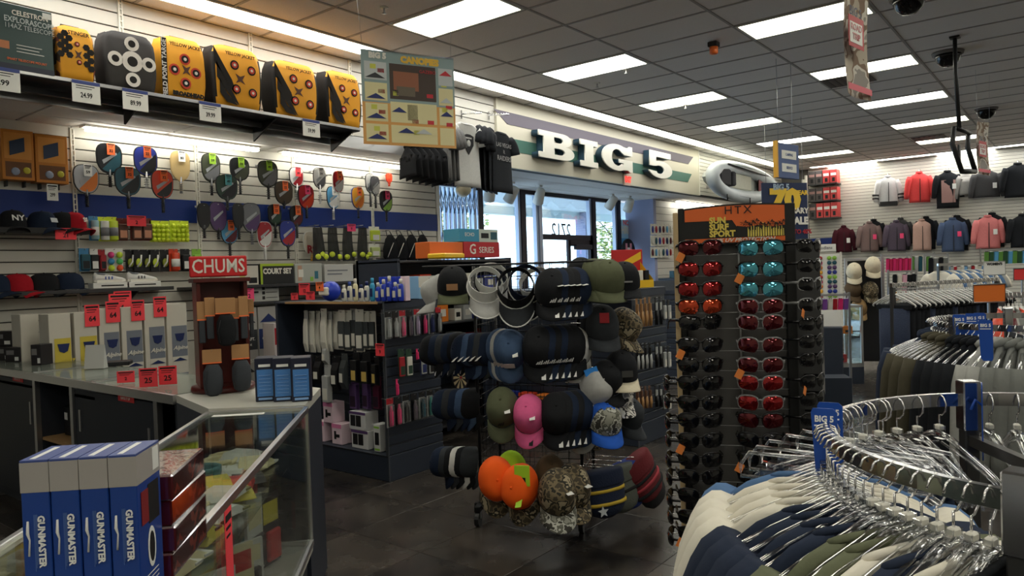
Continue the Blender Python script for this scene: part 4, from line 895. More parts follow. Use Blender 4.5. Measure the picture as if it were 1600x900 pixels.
sh = [(-.095, .09), (-.03, .11), (.03, .11), (.095, .09), (.09, -.02), (.0, -.14), (-.09, -.02)]
obj('shield_emblem', B().prism([(x, z-.27) for x, z in sh], -.034, -.028), INK, t); obj('shield_face', B().ball((0, -.036, -.27), .035, 8, sc=(1, .15, 1.2)), TW, t); obj('shield_band', B().box(-.055, -.037, -.215, .055, -.034, -.198), TW, t)
for i in range(3): tee(752+8*i, 195+2*i, 296+2*i, 6.12-.05*i, TK, 'black shirt behind the lettered one, %s from the left' % ordn(i), .5)
t = tee(783, 205, 300, 5.93, TK, 'black shirt lettered in grey at the front of its arm', .12)
for s, z, sz in (('LAS VEGAS', -.19, .075), ('RAIDERS', -.36, .088)): text(s, t, (0, -.035, z), sz, M('grey_print', S(150, 150, 150), .7), bold=.001)
text('R', t, (0, -.035, -.275), .07, M('grey_print', S(150, 150, 150), .7))
for i in range(6): tee(636+10*i, 232, 276+2.4*i, 5.9, cloth('tee_charcoal', (30, 31, 34)), 'dark shirt hanging below the poster, %s from the left' % ordn(i), 1.25, W=.20, sl='none')
for i in range(3): tee(694+6*i, 200, 284, 6.05, TG, 'grey shirt between the dark shirts and the white one, %s from the left' % ordn(i), 1.1, W=.2)
for i, px in enumerate((640, 668, 694)): pass
p = on_y(664, 225, 5.9); o = obj('garment_rail', B().tube([(5.65, 5.9, p.z+.06), (6.95, 6.0, p.z+.06)], .012, 8).tube([(5.75, 5.9, p.z+.06), (5.75, 6.4, p.z+.06)], .01, 6).tube([(6.85, 6.0, p.z+.06), (6.85, 6.4, p.z+.06)], .01, 6), CHROME); tag(o, 'chrome rail behind the poster holding the dark shirts', 'garment rail')
p = on_y(723, 297, 6.9); t = thing('track_light', 'cream spotlight facing the shop below the white team shirt', 'spotlight', (p.x, p.y, ZS))
obj('stem', B().tube([(0, 0, 0), (0, 0, p.z-ZS)], .012, 6), WHITE, t); obj('lamp_can', B().lathe([(.05, .15), (.09, .10), (.105, 0), (.095, -.004), (.01, -.004)], 16, T=TR((0, 0, p.z-ZS), -.5, PI/2)), M('cream_enamel', S(225, 218, 190), .4), t)
# inflatable kayak on the far slatwall
pa, pb = on_y(1092, 290, 6.15), on_y(1192, 290, 6.15); za = on_y(1100, 250, 6.15).z; zb = on_y(1100, 305, 6.15).z
t = thing('inflatable_kayak', 'white and grey inflatable kayak hung on the wall right of the sign', 'kayak', ((pa.x+pb.x)/2, 6.12, (za+zb)/2))
L = (pb.x-pa.x)/2; Hh = (za-zb)*.42; KW = M('kayak_skin', S(195, 203, 208), .4, noise=.18, nscale=3)
def kp(a, o=0.): return ((L-.1+o)*math.cos(a), -.12-.10*abs(math.cos(a))**3, (Hh+o)*math.sin(a))
obj('side_tube', B().tube([kp(2*PI*q/40) for q in range(40)], .14, 12, closed=True), KW, t)
for sg_ in (-1, 1): obj('hull_stripe', B().tube([(x_*L, -.24, sg_*(Hh+.02)*math.sqrt(1-x_*x_)) for x_ in [-.7+.1*q for q in range(15)]], .02, 5), M('kayak_stripe', S(110, 125, 135), .5), t)
obj('hull_floor', B().prism([(kp(2*PI*q/20)[0], kp(2*PI*q/20)[2]) for q in range(20)], -.1, 0), M('kayak_grey', S(165, 170, 165), .6), t)
obj('deck_pad', B().bbox(-L*.35, -.17, -Hh*.55, L*.3, -.1, Hh*.6, .03), M('deck_cream', S(200, 200, 185), .7, noise=.1), t)
obj('seat', B().bbox(-L*.82, -.3, -Hh*.6, -L*.5, -.08, Hh*.7, .05), M('seat_black', S(40, 40, 44), .8), t); obj('backrest', B().bbox(-L*.5, -.34, -Hh*.5, -L*.42, -.1, Hh*.5, .03), M('seat_black', S(40, 40, 44), .8), t)
obj('paddle_shaft', B().tube([(-L*.6, -.3, Hh*.95), (L*.75, -.28, Hh*.75)], .018, 6), BLACK, t); obj('bow_emblem', B().prism([(L*.5, -.2), (L*.8, 0), (L*.5, .2)], -.2, -.19), M('emblem_maroon', S(110, 45, 50), .6), t)
for x in (-.5, .5): obj('wall_hook', B().box(x*L-.03, -.15, -Hh*.5, x*L+.03, .255, -Hh*.5+.05), STEEL, t)
for x in (-.6, .1, .7): obj('strap', B().tube([(x*L, -.26, -Hh*1.1), (x*L+.05, -.24, -Hh*1.5), (x*L+.2, -.2, -Hh*1.3)], .012, 5), BLACK, t)
# hanging poster
TL, TRt = at_d(563, 76, 5.45), at_d(709, 111, 5.80); BL = at_d(565, 222, 5.45)
w_ = math.hypot(TRt.x-TL.x, TRt.y-TL.y); h_ = .705; rz = math.atan2(TRt.y-TL.y, TRt.x-TL.x)
t = thing('hanging_poster', 'hanging poster advertising sun canopies, printed on tan and blue paper', 'poster', T=TR((TL.x, TL.y, TL.z-h_), rz))
def col(n, *rgb): return M('poster_'+n, S(*rgb), .6)
g = B().box(0, 0, 0, w_, .004, h_*.45).box(0, 0, h_*.45, w_, .004, h_, 1); obj('sheet', g, [col('tan', 222, 165, 95), col('blue', 145, 165, 165)], t)
k = [0]
def pr_(x0, z0, x1, z1, m): k[0] += 1; return obj('printed_patch', B().box(x0*w_, -.0012-.0004*(k[0] % 3), z0*h_, x1*w_, 0, z1*h_), m, t)
text('BIG 5', t, (.17*w_, -.003, .945*h_), .058, WHITE, bold=.004); text('CANOPIES', t, (.62*w_, -.003, .93*h_), .066, M('poster_gold', S(235, 190, 70), .5), bold=.005)
PAL = col('cream', 225, 215, 165); RB = col('red', 195, 50, 60); NB_ = col('navy', 45, 55, 110); GB = col('lime', 205, 205, 90); GY = col('grey', 195, 200, 200)
for z in (.03, .25, .47, .69): pr_(.03, z, .26, z+.19, PAL if z < .5 else GY); pr_(.82, z, .98, z+.19, PAL if z < .5 else GY)
pr_(.29, .50, .79, .88, col('photo_dark', 75, 62, 55)); pr_(.29, .25, .79, .47, PAL); pr_(.29, .03, .79, .22, PAL)
for (x, z, w2, c) in ((.14, .71, .10, col('char', 60, 62, 66)), (.14, .49, .10, NB_), (.14, .28, .10, NB_), (.14, .06, .10, NB_), (.90, .80, .07, RB), (.90, .50, .07, GY), (.90, .35, .07, NB_), (.38, .36, .08, NB_), (.45, .14, .09, NB_), (.64, .14, .09, GY)):
    k[0] += 1; obj('canopy_picture', B().prism([((x-w2)*w_, z*h_), ((x+w2)*w_, z*h_), (x*w_, (z+.055)*h_)], -.005, -.002), c, t)
for (x, z) in ((.2, .79), (.2, .57), (.2, .35), (.2, .12), (.72, .56), (.93, .72), (.93, .45), (.93, .26), (.93, .08), (.55, .27), (.72, .27), (.34, .05), (.6, .05)): o = pr_(x-.035, z-.02, x+.035, z+.022, RB); 
for (x, z) in ((.12, .83), (.14, .62), (.12, .40), (.14, .17), (.88, .70), (.88, .42), (.56, .15), (.35, .56)): pr_(x-.03, z-.025, x+.03, z+.025, GB)
pr_(.33, .6, .60, .80, col('gazebo_roof', 150, 95, 70)); pr_(.36, .54, .56, .64, col('gazebo_inside', 110, 100, 85)); pr_(.62, .28, .76, .45, col('photo_grey', 150, 150, 150)); pr_(.47, .28, .58, .45, col('photo_mix', 110, 100, 95)); text('GAZEBO', t, (.70*w_, -.004, .82*h_), .035, RB); text('165', t, (.35*w_, -.004, .58*h_), .03, INK)
for (wx, wy, px) in ((TL.x, TL.y, 553), (TRt.x, TRt.y, 713)):
    pass
obj('hanging_wire', B().tube([(.02*w_, 0, h_), (-.03, .02, HC-TL.z+h_)], .0018, 4), STEEL, t); obj('hanging_wire', B().tube([(.97*w_, 0, h_), (w_, .02, HC-TL.z+h_)], .0018, 4), STEEL, t); obj('top_bar', B().box(0, -.004, h_-.006, w_, .008, h_+.006), CLEAR, t)
# ================================================================ back counter, corner filler, glass case and what stands on them
CB = M('cabinet_black', S(34, 38, 46), .55); CT = M('counter_top', S(196, 194, 184), .4, noise=.03); AL = M('aluminium', (.62, .62, .62), .32, 1.)
cy = lambda px: on_x(px, 650, 1.97).y
YD = [7.36, 5.87, 5.24, 4.10, 3.90]
t = thing('back_counter', 'dark back counter with sliding doors and glass-topped surface by the paddle wall', 'counter', (1.97, 0, 0))
obj('carcass', B().box(.47, 3.9, .06, .5, 7.36, .97).box(.02, 3.9, 0, .5, 7.36, .08).box(.02, 3.92, .08, .5, 3.94, .97).box(.02, YD[1]-.02, .08, .5, YD[1]+.02, .97).box(.02, YD[2]-.02, .08, .5, YD[2]+.02, .97), CB, t)
for y in YD[1:4]: obj('steel_post', B().box(-.012, y-.022, .02, .02, y+.022, .96), STEEL, t)
for (a, b, hy) in ((5.90, 7.34, 5.98), (4.13, 5.21, 4.2)):
    d = obj('sliding_door', B().bbox(0, a, .08, .018, b, .93, .003), CB, t); obj('door_handle', B().box(-.006, hy-.012, .62, 0, hy+.012, .78), STEEL, d)
obj('door_handle', B().box(-.006, 5.12, .66, 0, 5.145, .80), STEEL, t)
obj('inner_shelf', B().box(.02, 5.27, .52, .46, 5.84, .54), M('plywood_edge', S(165, 130, 85), .6), t)
obj('counter_trim', B().box(-.02, 3.88, .945, .0, 7.36, .995), AL, t); obj('counter_surface', B().box(-.0, 3.88, .965, .5, 4.9, .985).box(0, 5.3, .965, .5, 5.9, .985), CT, t)
obj('glass_top', B().box(-.0, 3.9, .988, .5, 7.36, .996), M('counter_glass', S(150, 160, 150), .04, alpha=.45, spec=.9), t)
obj('glass_well', B().box(0, 4.9, .88, .5, 5.3, .9).box(0, 5.9, .88, .5, 7.36, .9), CB, t)
for y in (4.95, 5.9): obj('metal_rail', B().box(0, y-.008, .985, .5, y+.008, 1.0), AL, t)
WL_ = M('warning_red', S(190, 35, 40), .5)
for (px, py, a) in ((26, 589, 5.2), (195, 619, 4.6)):
    p = on_x(px, py, 1.96); s_ = obj('warning_label', B().bbox(-.006, p.y-1.97*0-.10, p.z-.035, -.002, p.y+.10, p.z+.035, .001), WL_, t)
    for k, tx in enumerate(('SAFETY REMINDER', 'LOCK IT UP')): text(tx, t, (-.008, p.y, p.z+.014-.03*k), .022, WHITE, rz=-PI/2, name='label_print')
# stock inside the open cabinet bay
for i, (y, z, w_, d, h, m_, lab) in enumerate(((5.40, .085, .16, .25, .22, V('busy_print', [S(160, 150, 140), S(60, 40, 45), S(190, 180, 175), S(40, 40, 44)], 30), 'patterned pack in the lower bay of the open cabinet'), (5.62, .085, .2, .25, .2, M('maroon_card', S(110, 45, 55), .6), 'maroon carton low in the open cabinet bay'), (5.44, .545, .2, .25, .12, M('grey_case', S(95, 95, 98), .5), 'grey case on the plywood shelf in the open cabinet'), (5.70, .545, .1, .2, .2, BLACK, 'black box left on the plywood shelf in the open cabinet'))):
    carton('stock_box', lab, TR((2.2, y, z), -PI/2), w_, d, h, m_, bands=[(.1, .55, .6, .8, PAPER)])
# filler and white corner top
t = thing('corner_counter', 'white-topped dark corner counter between the back counter and glass case', 'counter', (2.2, 3.4, 0))
poly = [(1.965-2.2, 3.87-3.4), (1.83-2.2, 3.30-3.4), (2.125-2.2, 2.955-3.4), (2.50-2.2, 3.33-3.4), (2.48-2.2, 3.87-3.4)]
obj('cabinet', B().prism(poly, 0, .955, 'xy'), M('slate_laminate', S(44, 49, 60), .5), t); obj('white_top', B().prism(poly, .955, .995, 'xy'), CT, t)
# glass case, 45 degrees to the walls: local x across, local y away from the camera
TC = TR((2.12, 2.93, 0), -PI/4)
t = thing('glass_display_case', 'long glass display case with aluminium edges in the foreground', 'display case', T=TC)
Lc = 3.0; Wc = .46
obj('plinth', B().box(-Wc+.02, -Lc, 0, -.03, 0, .30), CB, t); obj('deck', B().box(-Wc, -Lc, .30, 0, 0, .33), M('deck_white', S(170, 168, 160), .5), t)
GE = glassy('case_glass', (.94, .97, .955), .03, .03, .45)
obj('front_pane', B().box(-.008, -Lc, .35, -.002, -.02, .975), GE, t); obj('top_pane', B().box(-Wc+.015, -Lc, .978, -.015, -.02, .984), GE, t); obj('end_pane', B().box(-Wc+.02, -.012, .35, -.02, -.006, .975), GE, t)
E_ = .014
for nm, bx_ in (('front_top_edge', (-E_, -Lc, .965, .006, 0, .992)), ('rear_top_edge', (-Wc-.004, -Lc, .965, -Wc+E_, 0, .992)), ('end_top_edge', (-Wc, -E_, .965, 0, .004, .992)), ('front_bottom_edge', (-E_, -Lc, .33, .006, 0, .355)), ('end_bottom_edge', (-Wc, -E_, .33, 0, .004, .355)), ('corner_post', (-E_, -E_, .33, .004, .004, .98)), ('rear_post', (-Wc, -E_, .33, -Wc+E_, .004, .98))): obj(nm, B().bbox(*bx_, .002), AL, t)
obj('glass_shelf', B().box(-Wc+.04, -Lc, .755, -.06, -.05, .761), GE, t); obj('rear_doors', B().box(-Wc, -Lc, .35, -Wc+.01, -.02, .96), glassy('tinted_panel', (.55, .6, .58), .1), t)
obj('paper_strip', B().box(-Wc+.05, -.11, .985, -Wc+.28, -.07, .9855), PAPER, t)
IN = [M('bag_cream', S(215, 205, 165), .5), M('bag_yellow', S(205, 190, 70), .45), M('bag_brown', S(130, 85, 60), .6), M('card_white', S(205, 205, 200), .6), M('bag_black', S(40, 40, 44), .4), M('card_red', S(190, 55, 55), .5), M('bag_olive', S(120, 118, 75), .5), M('card_teal', S(70, 120, 125), .5)]
rnd = random.Random(3); cn = ['cream', 'yellow', 'brown', 'white', 'black', 'red', 'olive', 'teal']
cnt = {}
for lv, z0, n in ((0, .764, 58), (1, .334, 40)):
    for i in range(n):
        ly = -.10-(Lc*.72)*(i/n)-rnd.random()*.03; lx = -Wc+.09+(.10 if lv else .08)*(i % 3)+.03*rnd.random(); c = [0, 3, 1, 0, 2, 0, 1, 3, 4, 0, 6, 1, 3, 5, 0, 7][(i*7) % 16] if lv == 0 else [1, 3, 0, 4, 3, 2, 1, 0, 6, 3, 4, 5][(i*5) % 12]
        key = ('upper' if lv == 0 else 'lower', cn[c]); 
        T = TC @ TR((lx, ly, z0+.022*(i % 4 == 1)+.012*(i % 2)), rnd.uniform(-.5, .5), 0, s=1.25 if lv == 0 else 1.3)
        if i % 3 == 0 and lv == 0:   # coiled pack
            lab = '%s coiled line pack on the case shelf, %s counting from the far end' % (cn[c], ordn(i//3)); o = thing('coil_pack', lab, 'pack', T=T, group='coil packs in the case')
            obj('coil', B().tube([(.055*math.cos(a), .055*math.sin(a), .014+.008*q) for q in range(3) for a in [2*PI*k_/10 for k_ in range(10)]], .009, 5), IN[c], o); obj('card', B().box(-.045, -.06, 0, .045, .07, .004), IN[3], o)
        elif lv == 0:
            lab = '%s tackle packet on the case shelf, %s from the far end' % (cn[c], ordn(min(39, i-i//3-1))); o = thing('tackle_packet', lab, 'packet', T=T @ TR((0, 0, .0), 0, rnd.uniform(0, .0)), group='tackle packets on the case shelf')
            obj('packet', B().loft([[(w_*.05*sx_, y_, z_) for sx_, z_ in ((-1, .004), (1, .004), (.9, .006+.022*b_), (-.9, .006+.022*b_))] for w_, y_, b_ in ((1, -.07, 0), (1, -.04, 1), (1, .03, 1), (1, .07, 0))], smooth=False), IN[c], o); obj('header_card', B().box(-.05, .045, .006, .05, .075, .012), IN[(c+3) % 8], o)
        else:
            hh = .16+.1*rnd.random(); lab = '%s carded pack on the floor of the case, %s from the far end' % (cn[c], ordn(min(39, i))); o = thing('carded_pack', lab, 'pack', T=T @ TR((0, 0, 0), PI/2-.4), group='upright packs in the case')
            obj('card', B().bbox(-.05, 0, 0, .05, .012, hh, .001), IN[c], o); obj('label_panel', B().box(-.04, -.001, hh*.6, .04, 0, hh*.9), IN[(c+5) % 8], o); obj('contents', B().bbox(-.035, -.018, .015, .035, 0, hh*.5, .006), IN[(c+1) % 8], o)
for i, (ly, lab) in enumerate(((-.35, 'red price slip standing at the far end of the case shelf'), (-1.45, 'neon red price slip taped to the case front glass near the camera'))):
    o = price(None, TC @ TR((-.2 if i == 0 else .004, ly, .80 if i == 0 else .965), 0 if i == 0 else PI/2), .07, .11 if i == 0 else .22, TAGRED, '9' if i == 0 else None, .4); tag(o, lab, 'price slip')
# four blue and grey boxes, front faces the camera
GMB = M('box_blue', S(22, 62, 140), .4); GMG = M('box_grey', S(165, 160, 155), .45); GMT = M('box_top_blue', S(75, 90, 150), .45)
base = on_z(28, 722, 1.28); e0 = Vector((math.sqrt(.5), -math.sqrt(.5), 0)); d0 = Vector((math.sqrt(.5), math.sqrt(.5), 0))
nm = ['leftmost', 'second', 'third', 'rightmost']
for i in range(4):
    p = base+e0*(.0255+.0515*i)+d0*.062
    t = thing('cleaning_kit_box', 'blue and grey upright kit box on the glass case, %s of four' % nm[i], 'box', T=TR((p.x, p.y, .986), -PI/4))
    h = 1.28-.986
    obj('carton_body', B().bbox(-.0245, -.06, 0, .0245, .06, h, .0015), GMB, t); obj('grey_band', B().box(-.0250, -.0605, h*.80, .0250, .0605, h-.003), GMG, t)
    obj('top_flap', B().box(-.0245, -.06, h-.002, .0245, .06, h+.0012), GMT, t); obj('top_print', B().box(-.012, -.05, h+.0012, -.002, .045, h+.0018), PAPER, t)
    text('GUNMASTER', t, (.009, -.0622, h*.49), .0165, TEXTW, ry=-PI/2, bold=.0006)
    obj('tool_picture', B().tube([(-.014, -.0612, h*.40), (-.012, -.0612, h*.50), (-.015, -.0612, h*.54), (-.014, -.0612, h*.62)], [.002, .0016, .003, .002], 5), PAPER, t)
    for k in range(4): obj('fine_print', B().box(-.004+.003*k*.6, -.0612, h*(.3+.02*k), -.003+.003*k*.6, -.0606, h*.66), M('print_light_blue', S(80, 110, 175), .6), t)
    if i == 3:
        obj('round_picture', B().prism([(.02*math.cos(a)+.0, .04*math.sin(a)+h*.34) for a in [2*PI*q/16 for q in range(16)]], .0252, .0258, 'yz'), PAPER, t); obj('picture_core', B().prism([(.013*math.cos(a), .03*math.sin(a)+h*.34) for a in [2*PI*q/16 for q in range(16)]], .0258, .0264, 'yz'), INK, t)
        obj('red_photo', B().box(.0252, -.045, h*.52, .0258, -.01, h*.74), M('photo_red', S(130, 30, 35), .5), t); obj('dark_photo', B().box(.0252, -.01, h*.5, .0258, .045, h*.76), INK, t); obj('barcode_label', B().box(.0252, .02, h*.83, .0262, .05, h*.98), PAPER, t)
        for k in range(5): obj('side_print', B().box(.0252, -.04, h*(.05+.03*k), .0256, .03, h*(.056+.03*k)), PAPER, t)
# crimson wrapped boxes beside them
CR_ = M('crimson_carton', S(95, 28, 32), .2, coat=.8); CRT = V('crimson_print', [S(200, 185, 170), S(150, 60, 50), S(215, 205, 190), S(120, 40, 40)], 60, .25)
pb = base+e0*.262
for k in range(4):
    p = e0*(-.588+.003*(k % 2))+d0*(1.70+.004*(k % 3))
    t = thing('shotshell_box', 'glossy crimson box in the shrink-wrapped stack, %s from the top' % ordn(3-k), 'box', T=TR((p.x, p.y, 1.0*.986+.0545*k), -PI/4+.03*(k % 2)))
    obj('carton_body', B().bbox(-.05, -.12, 0, .05, .12, .0535, .003), CR_, t); obj('print_side', B().box(.0502, -.11, .01, .0508, .11, .045), V('crimson_side', [S(84, 28, 32), S(150, 62, 50), S(95, 32, 34), S(78, 24, 28)], 18, .25), t)
    if k == 3: obj('print_top', B().box(-.046, -.11, .0535, .046, .11, .054), CRT, t)
    obj('plastic_wrap', B().bbox(-.0515, -.1215, .0001, .0515, .1215, .0546, .004), glassy('shrink_wrap', (.95, .95, .95), .08, .08), t)
# three blue pad boxes on the corner counter
PB = M('pad_box_blue', S(70, 125, 190), .45); PBD = M('pad_box_navy', S(22, 26, 48), .45)
for i, (a, b) in enumerate(((405, 432), (433, 460), (461, 489))):
    p = on_z((a+b)/2, 626, 1.0); t = carton('gear_box', 'blue and black boxed item on the corner counter, %s of three' % ('left', 'middle', 'right')[i], TR((p.x+.035, p.y+.06, .996), -.68), .094, .13, .215, PBD, bands=[(.1, .12, .9, .74, PB), (.2, .80, .8, .86, PAPER), (.15, .04, .85, .09, M('pad_print', S(130, 170, 220), .5))]+[(.2, .2+.08*k, .8, .21+.08*k, M('pad_print', S(130, 170, 220), .5)) for k in range(6)])
# small signs and slips on the back counter
p = on_z(127, 578, 1.0); o = obj('acrylic_holder', B().add([(-.07, -.03, 0), (.07, -.03, 0), (.07, .03, 0), (-.07, .03, 0), (-.07, 0, .17), (.07, 0, .17)], [(0, 1, 2, 3), (0, 1, 5, 4), (3, 2, 5, 4), (0, 3, 4), (1, 2, 5)]), M('frosted_acrylic', S(185, 185, 180), .4), None, TR((p.x+.1, p.y, 1.0), -.9)); tag(o, 'small frosted sign holder standing on the back counter', 'sign holder')
for i, (px, py) in enumerate(((181, 600), (216, 607), (247, 603))):
    p = on_z(px, py, 1.0); o = price(None, TR((p.x+.06, p.y, 1.11-.04*(i == 0)), -.7), .10, .11 if i else .07, TAGRED, ('2', '25', '25')[i], .4); tag(o, 'neon red price slip standing on the counter, %s one' % ('left', 'middle', 'right')[i], 'price slip')
p = on_z(160, 575, 1.0); o = obj('black_tray', B().bbox(-.12, -.07, 0, .12, .07, .03, .004), BLACK, None, TR((p.x+.12, p.y+.1, 1.0), -.6)); tag(o, 'black tray on the back counter beside the sign holder', 'tray')
# spinning wooden display with cases on hooks
MH = M('mahogany', S(78, 24, 18), .35, noise=.2, nscale=12); KR = M('kraft_card', S(175, 130, 85), .7); CS = M('case_fabric', S(52, 56, 62), .8)
cc = Vector((2.20, 3.80, 0)); thh = math.atan2(-cc.x, cc.y)*1-.12
thh = -(PI/2-math.atan2(cc.y, cc.x))+.12
t = thing('spinner_display', 'mahogany counter spinner topped by a red lettered sign', 'display stand', T=TR((cc.x, cc.y, .996), thh))
obj('round_base', B().lathe([(.165, 0), (.17, .012), (.165, .03), (.12, .035)], 28), MH, t)
for nm_, q in (('side_panel', (.11, -.12, .035, .13, .12, .60)), ('side_panel', (-.13, -.12, .035, -.11, .12, .60)), ('back_panel', (-.11, .0, .035, .11, .016, .60)), ('top_board', (-.145, -.135, .60, .145, .135, .622))): obj(nm_, B().bbox(*q, .002), MH, t)
obj('sign_board', B().bbox(-.15, -.008, .63, .15, .008, .745, .006), M('sign_red', S(205, 35, 38), .45), t); text('CHUMS', t, (0, -.0095, .686), .108, WHITE, bold=.0012, sx=.76, name='sign_lettering')
hn = 0
for (x, z, w_, h_, cs, y_) in ((-.115, .40, .045, .10, 0, -.17), (-.075, .42, .05, .10, 0, -.18), (-.0, .43, .10, .085, 1, -.20), (.05, .40, .045, .11, 0, -.17), (.095, .41, .05, .11, 0, -.18), (-.075, .17, .095, .075, 2, -.19), (.07, .18, .09, .08, 2, -.18), (.155, .42, .03, .08, 0, -.05), (.165, .40, .03, .08, 0, .02)):
    hn += 1; lab = ['long pouch', 'black sunglass case', 'charcoal hard case'][cs]
    o = thing('eyewear_case', '%s on a kraft card, spinner hook %s' % (lab, ordn(hn-1)), 'eyewear case', T=t.matrix_basis @ TR((x, y_, z)))
    obj('kraft_card', B().bbox(-w_/2, -.004, .0, w_/2, .002, h_, .002), KR, o); obj('orange_edge', B().box(-w_/2, -.005, 0, w_/2, .003, .006), TAGORG, o)
    obj('hook', B().tube([(0, -.01, h_*.9), (0, .10, h_*.9), (0, .19 if x < .14 else .03, h_*.85)], .002, 4), CHROME, o)
    if cs == 0: obj('pouch', B().bbox(-w_*.35, -.012, -.12, w_*.35, .004, 0, .004), CS, o)
    else: obj('case', B().loft([[(rx*math.cos(q*PI/6), -.018+ry*math.sin(q*PI/6), zz) for q in range(12)] for rx, ry, zz in ((.02, .012, -.17), (.042, .026, -.155), (.05, .032, -.10), (.048, .03, -.04), (.03, .018, -.005))]), CS if cs == 2 else CAPC['black'], o); obj('case_zip', B().tube([(-.035, -.045, -.15), (-.045, -.05, -.09), (-.03, -.046, -.03)], .002, 4), BLACK, o)
# tall white boxes behind the counter
WB = M('white_carton', S(205, 200, 188), .55, noise=.03); G1 = M('carton_grey_print', S(120, 126, 138), .5); Y1 = M('carton_yellow_print', S(205, 185, 70), .5); B1 = M('carton_blue_print', S(85, 95, 130), .5); NV = M('emblem_navy', S(28, 42, 92), .5)
plat = obj('low_platform', B().bbox(2.1, 6.45, 0, 5.3, 7.38, .14, .01), M('platform_white', S(190, 188, 180), .5)); tag(plat, 'low white platform in front of the paddle wall', 'platform')
for i, (a, b, yy, dz) in enumerate(((30, 60, 6.95, .0), (74, 110, 6.6, 0), (114, 151, 6.6, .0), (153, 186, 6.6, .02), (188, 222, 6.6, .02), (224, 257, 6.6, .04), (259, 292, 6.62, .03))):
    pa, pb2 = on_y(a, 486, yy-.1), on_y(b, 486, yy-.1); w_ = pb2.x-pa.x-.006
    lab = ['white carton tucked behind the first one', 'tall white canopy carton with yellow print nearest the photo edge', 'tall white canopy carton with yellow print, second of its kind', 'tall white carton with grey print, red tag at its top', 'tall white carton with grey print between two tagged ones', 'tall white carton with grey print and the highest red tag', 'tall white carton half hidden by the mahogany spinner'][i]
    yl = i in (1, 2)
    bands = [] if i in (0,) else ([(.22, .1, .97, .84, B1 if yl else G1)]+([(.22, .62, .97, .84, Y1), (.4, .50, .85, .53, Y1)] if yl else [(.22, .5, .97, .62, WB)]))
    bands = [] if i == 0 else bands
    t = carton('canopy_carton', lab, TR(((pa.x+pb2.x)/2, yy, .142)), w_, .2, 1.24+dz, WB, bands=bands)
    if i:
        zz = .78*(1.24)
        obj('shield_emblem', B().prism([(-.045+.02, zz+.03), (.065, zz+.03), (.05, zz-.03), (.02, zz-.045), (-.01, zz-.03)], -.106, -.103), NV, t)
        text('Canopy' if yl else 'Alpine', t, (.02, -.106, zz-.10), .05, Y1 if yl else WHITE, shear=.4, bold=.001); 
        obj('canopy_picture', B().prism([(-.05, zz-.22), (.08, zz-.22), (.015, zz-.19)], -.106, -.103), NV, t)
        if i in (2, 3, 4, 5): price(t, TR((.05 if i != 3 else .03, -.11, 1.30+dz)), .115, .18, TAGRED, '64', .33)
o = price(None, TR(tuple(on_y(187, 459, 6.75))), .19, .19, TAGRED, '64', .33); tag(o, 'large neon red price sign above the tall white cartons', 'price sign'); 
# dark goods on the counter at the far left
for i, (px, w_, h_, y_) in enumerate(((15, .22, .12, 6.85), (40, .14, .12, 6.75), (8, .22, .12, 6.6), (52, .09, .16, 6.35))):
    p = on_z(px, 575, 1.0); z = .996 if i != 2 else 1.12
    carton('dark_gear_box', 'dark patterned box at the far left of the back counter, %s of them' % ordn(i), TR((2.22 if i != 2 else 2.22, 7.2-.25*i if i != 2 else 7.2, z), -PI/2+.5), w_, .12, h_, M('gear_dark', S(34, 30, 32), .45), bands=[(.1, .5, .6, .8, M('gear_grey', S(120, 118, 118), .5)), (.65, .1, .9, .35, PAPER)])
# shelves with court games and canopies
t = thing('games_shelf', 'dark shelf of boxed court games below the paddles', 'shelf', (4.1, YL-.02, 0))
zsh = on_y(450, 443, 6.85).z
obj('shelf_board', B().bbox(-.3, -.55, zsh-.03, 2.9, 0, zsh, .004), DKGREY, t)
zs2 = on_y(400, 472, 6.9).z
obj('lower_shelf', B().bbox(0, -.50, zs2-.03, 1.4, 0, zs2, .004), DKGREY, t)
def shelf_box(a, b, y0, y1, z, lab, body, bands=(), texts=(), yy=6.87, d=.3, name='game_box'):
    pa, pb2 = on_y(a, y1, yy), on_y(b, y1, yy); h = on_y((a+b)/2, y0, yy).z-z
    return carton(name, lab, TR(((pa.x+pb2.x)/2, yy+d/2, z+.001)), pb2.x-pa.x-.008, d, h, body, bands=bands, texts=[(s_, x, zz, q*h, m_, kw) for s_, x, zz, q, m_, kw in texts])
shelf_box(352, 405, 413, 444, zsh, 'white boxed game with a small tree picture', WB, [(.7, .08, .95, .35, INK), (0, .93, 1, 1, INK), (.42, .3, .58, .6, M('tree_yellow', S(190, 180, 110), .6)), (.48, .1, .52, .35, M('trunk_b', S(90, 70, 50), .6))])
shelf_box(407, 460, 412, 440, zsh, 'black boxed racket game with lime edge, lettered court set', M('box_black', S(35, 36, 36), .45), [(0, .88, 1, 1, M('box_lime', S(165, 190, 50), .5)), (0, 0, .06, 1, M('box_lime', S(165, 190, 50), .5))], [('COURT SET', .5, .62, .36, WHITE, dict(bold=.004, sx=.85))])
shelf_box(461, 504, 412, 438, zsh, 'light grey half of the racket game box with a player picture', M('box_lightgrey', S(175, 178, 170), .5), [(.1, .1, .25, .9, M('skin_print', S(190, 150, 125), .6)), (.12, .3, .3, .7, WHITE), (.72, .2, .85, .6, M('racket_print', S(50, 110, 130), .5)), (.55, .08, .66, .3, LIM)])
shelf_box(507, 553, 413, 437, zsh, 'pale grey printed box left of the black one with red letters', M('box_pale', S(190, 190, 186), .5), [(.1, .6, .8, .68, GRY), (.1, .4, .6, .48, GRY)])
shelf_box(555, 610, 413, 436, zsh, 'black box with red letters at the end of the games shelf', M('box_black', S(35, 36, 36), .45), [(.7, .2, .85, .8, RD)])
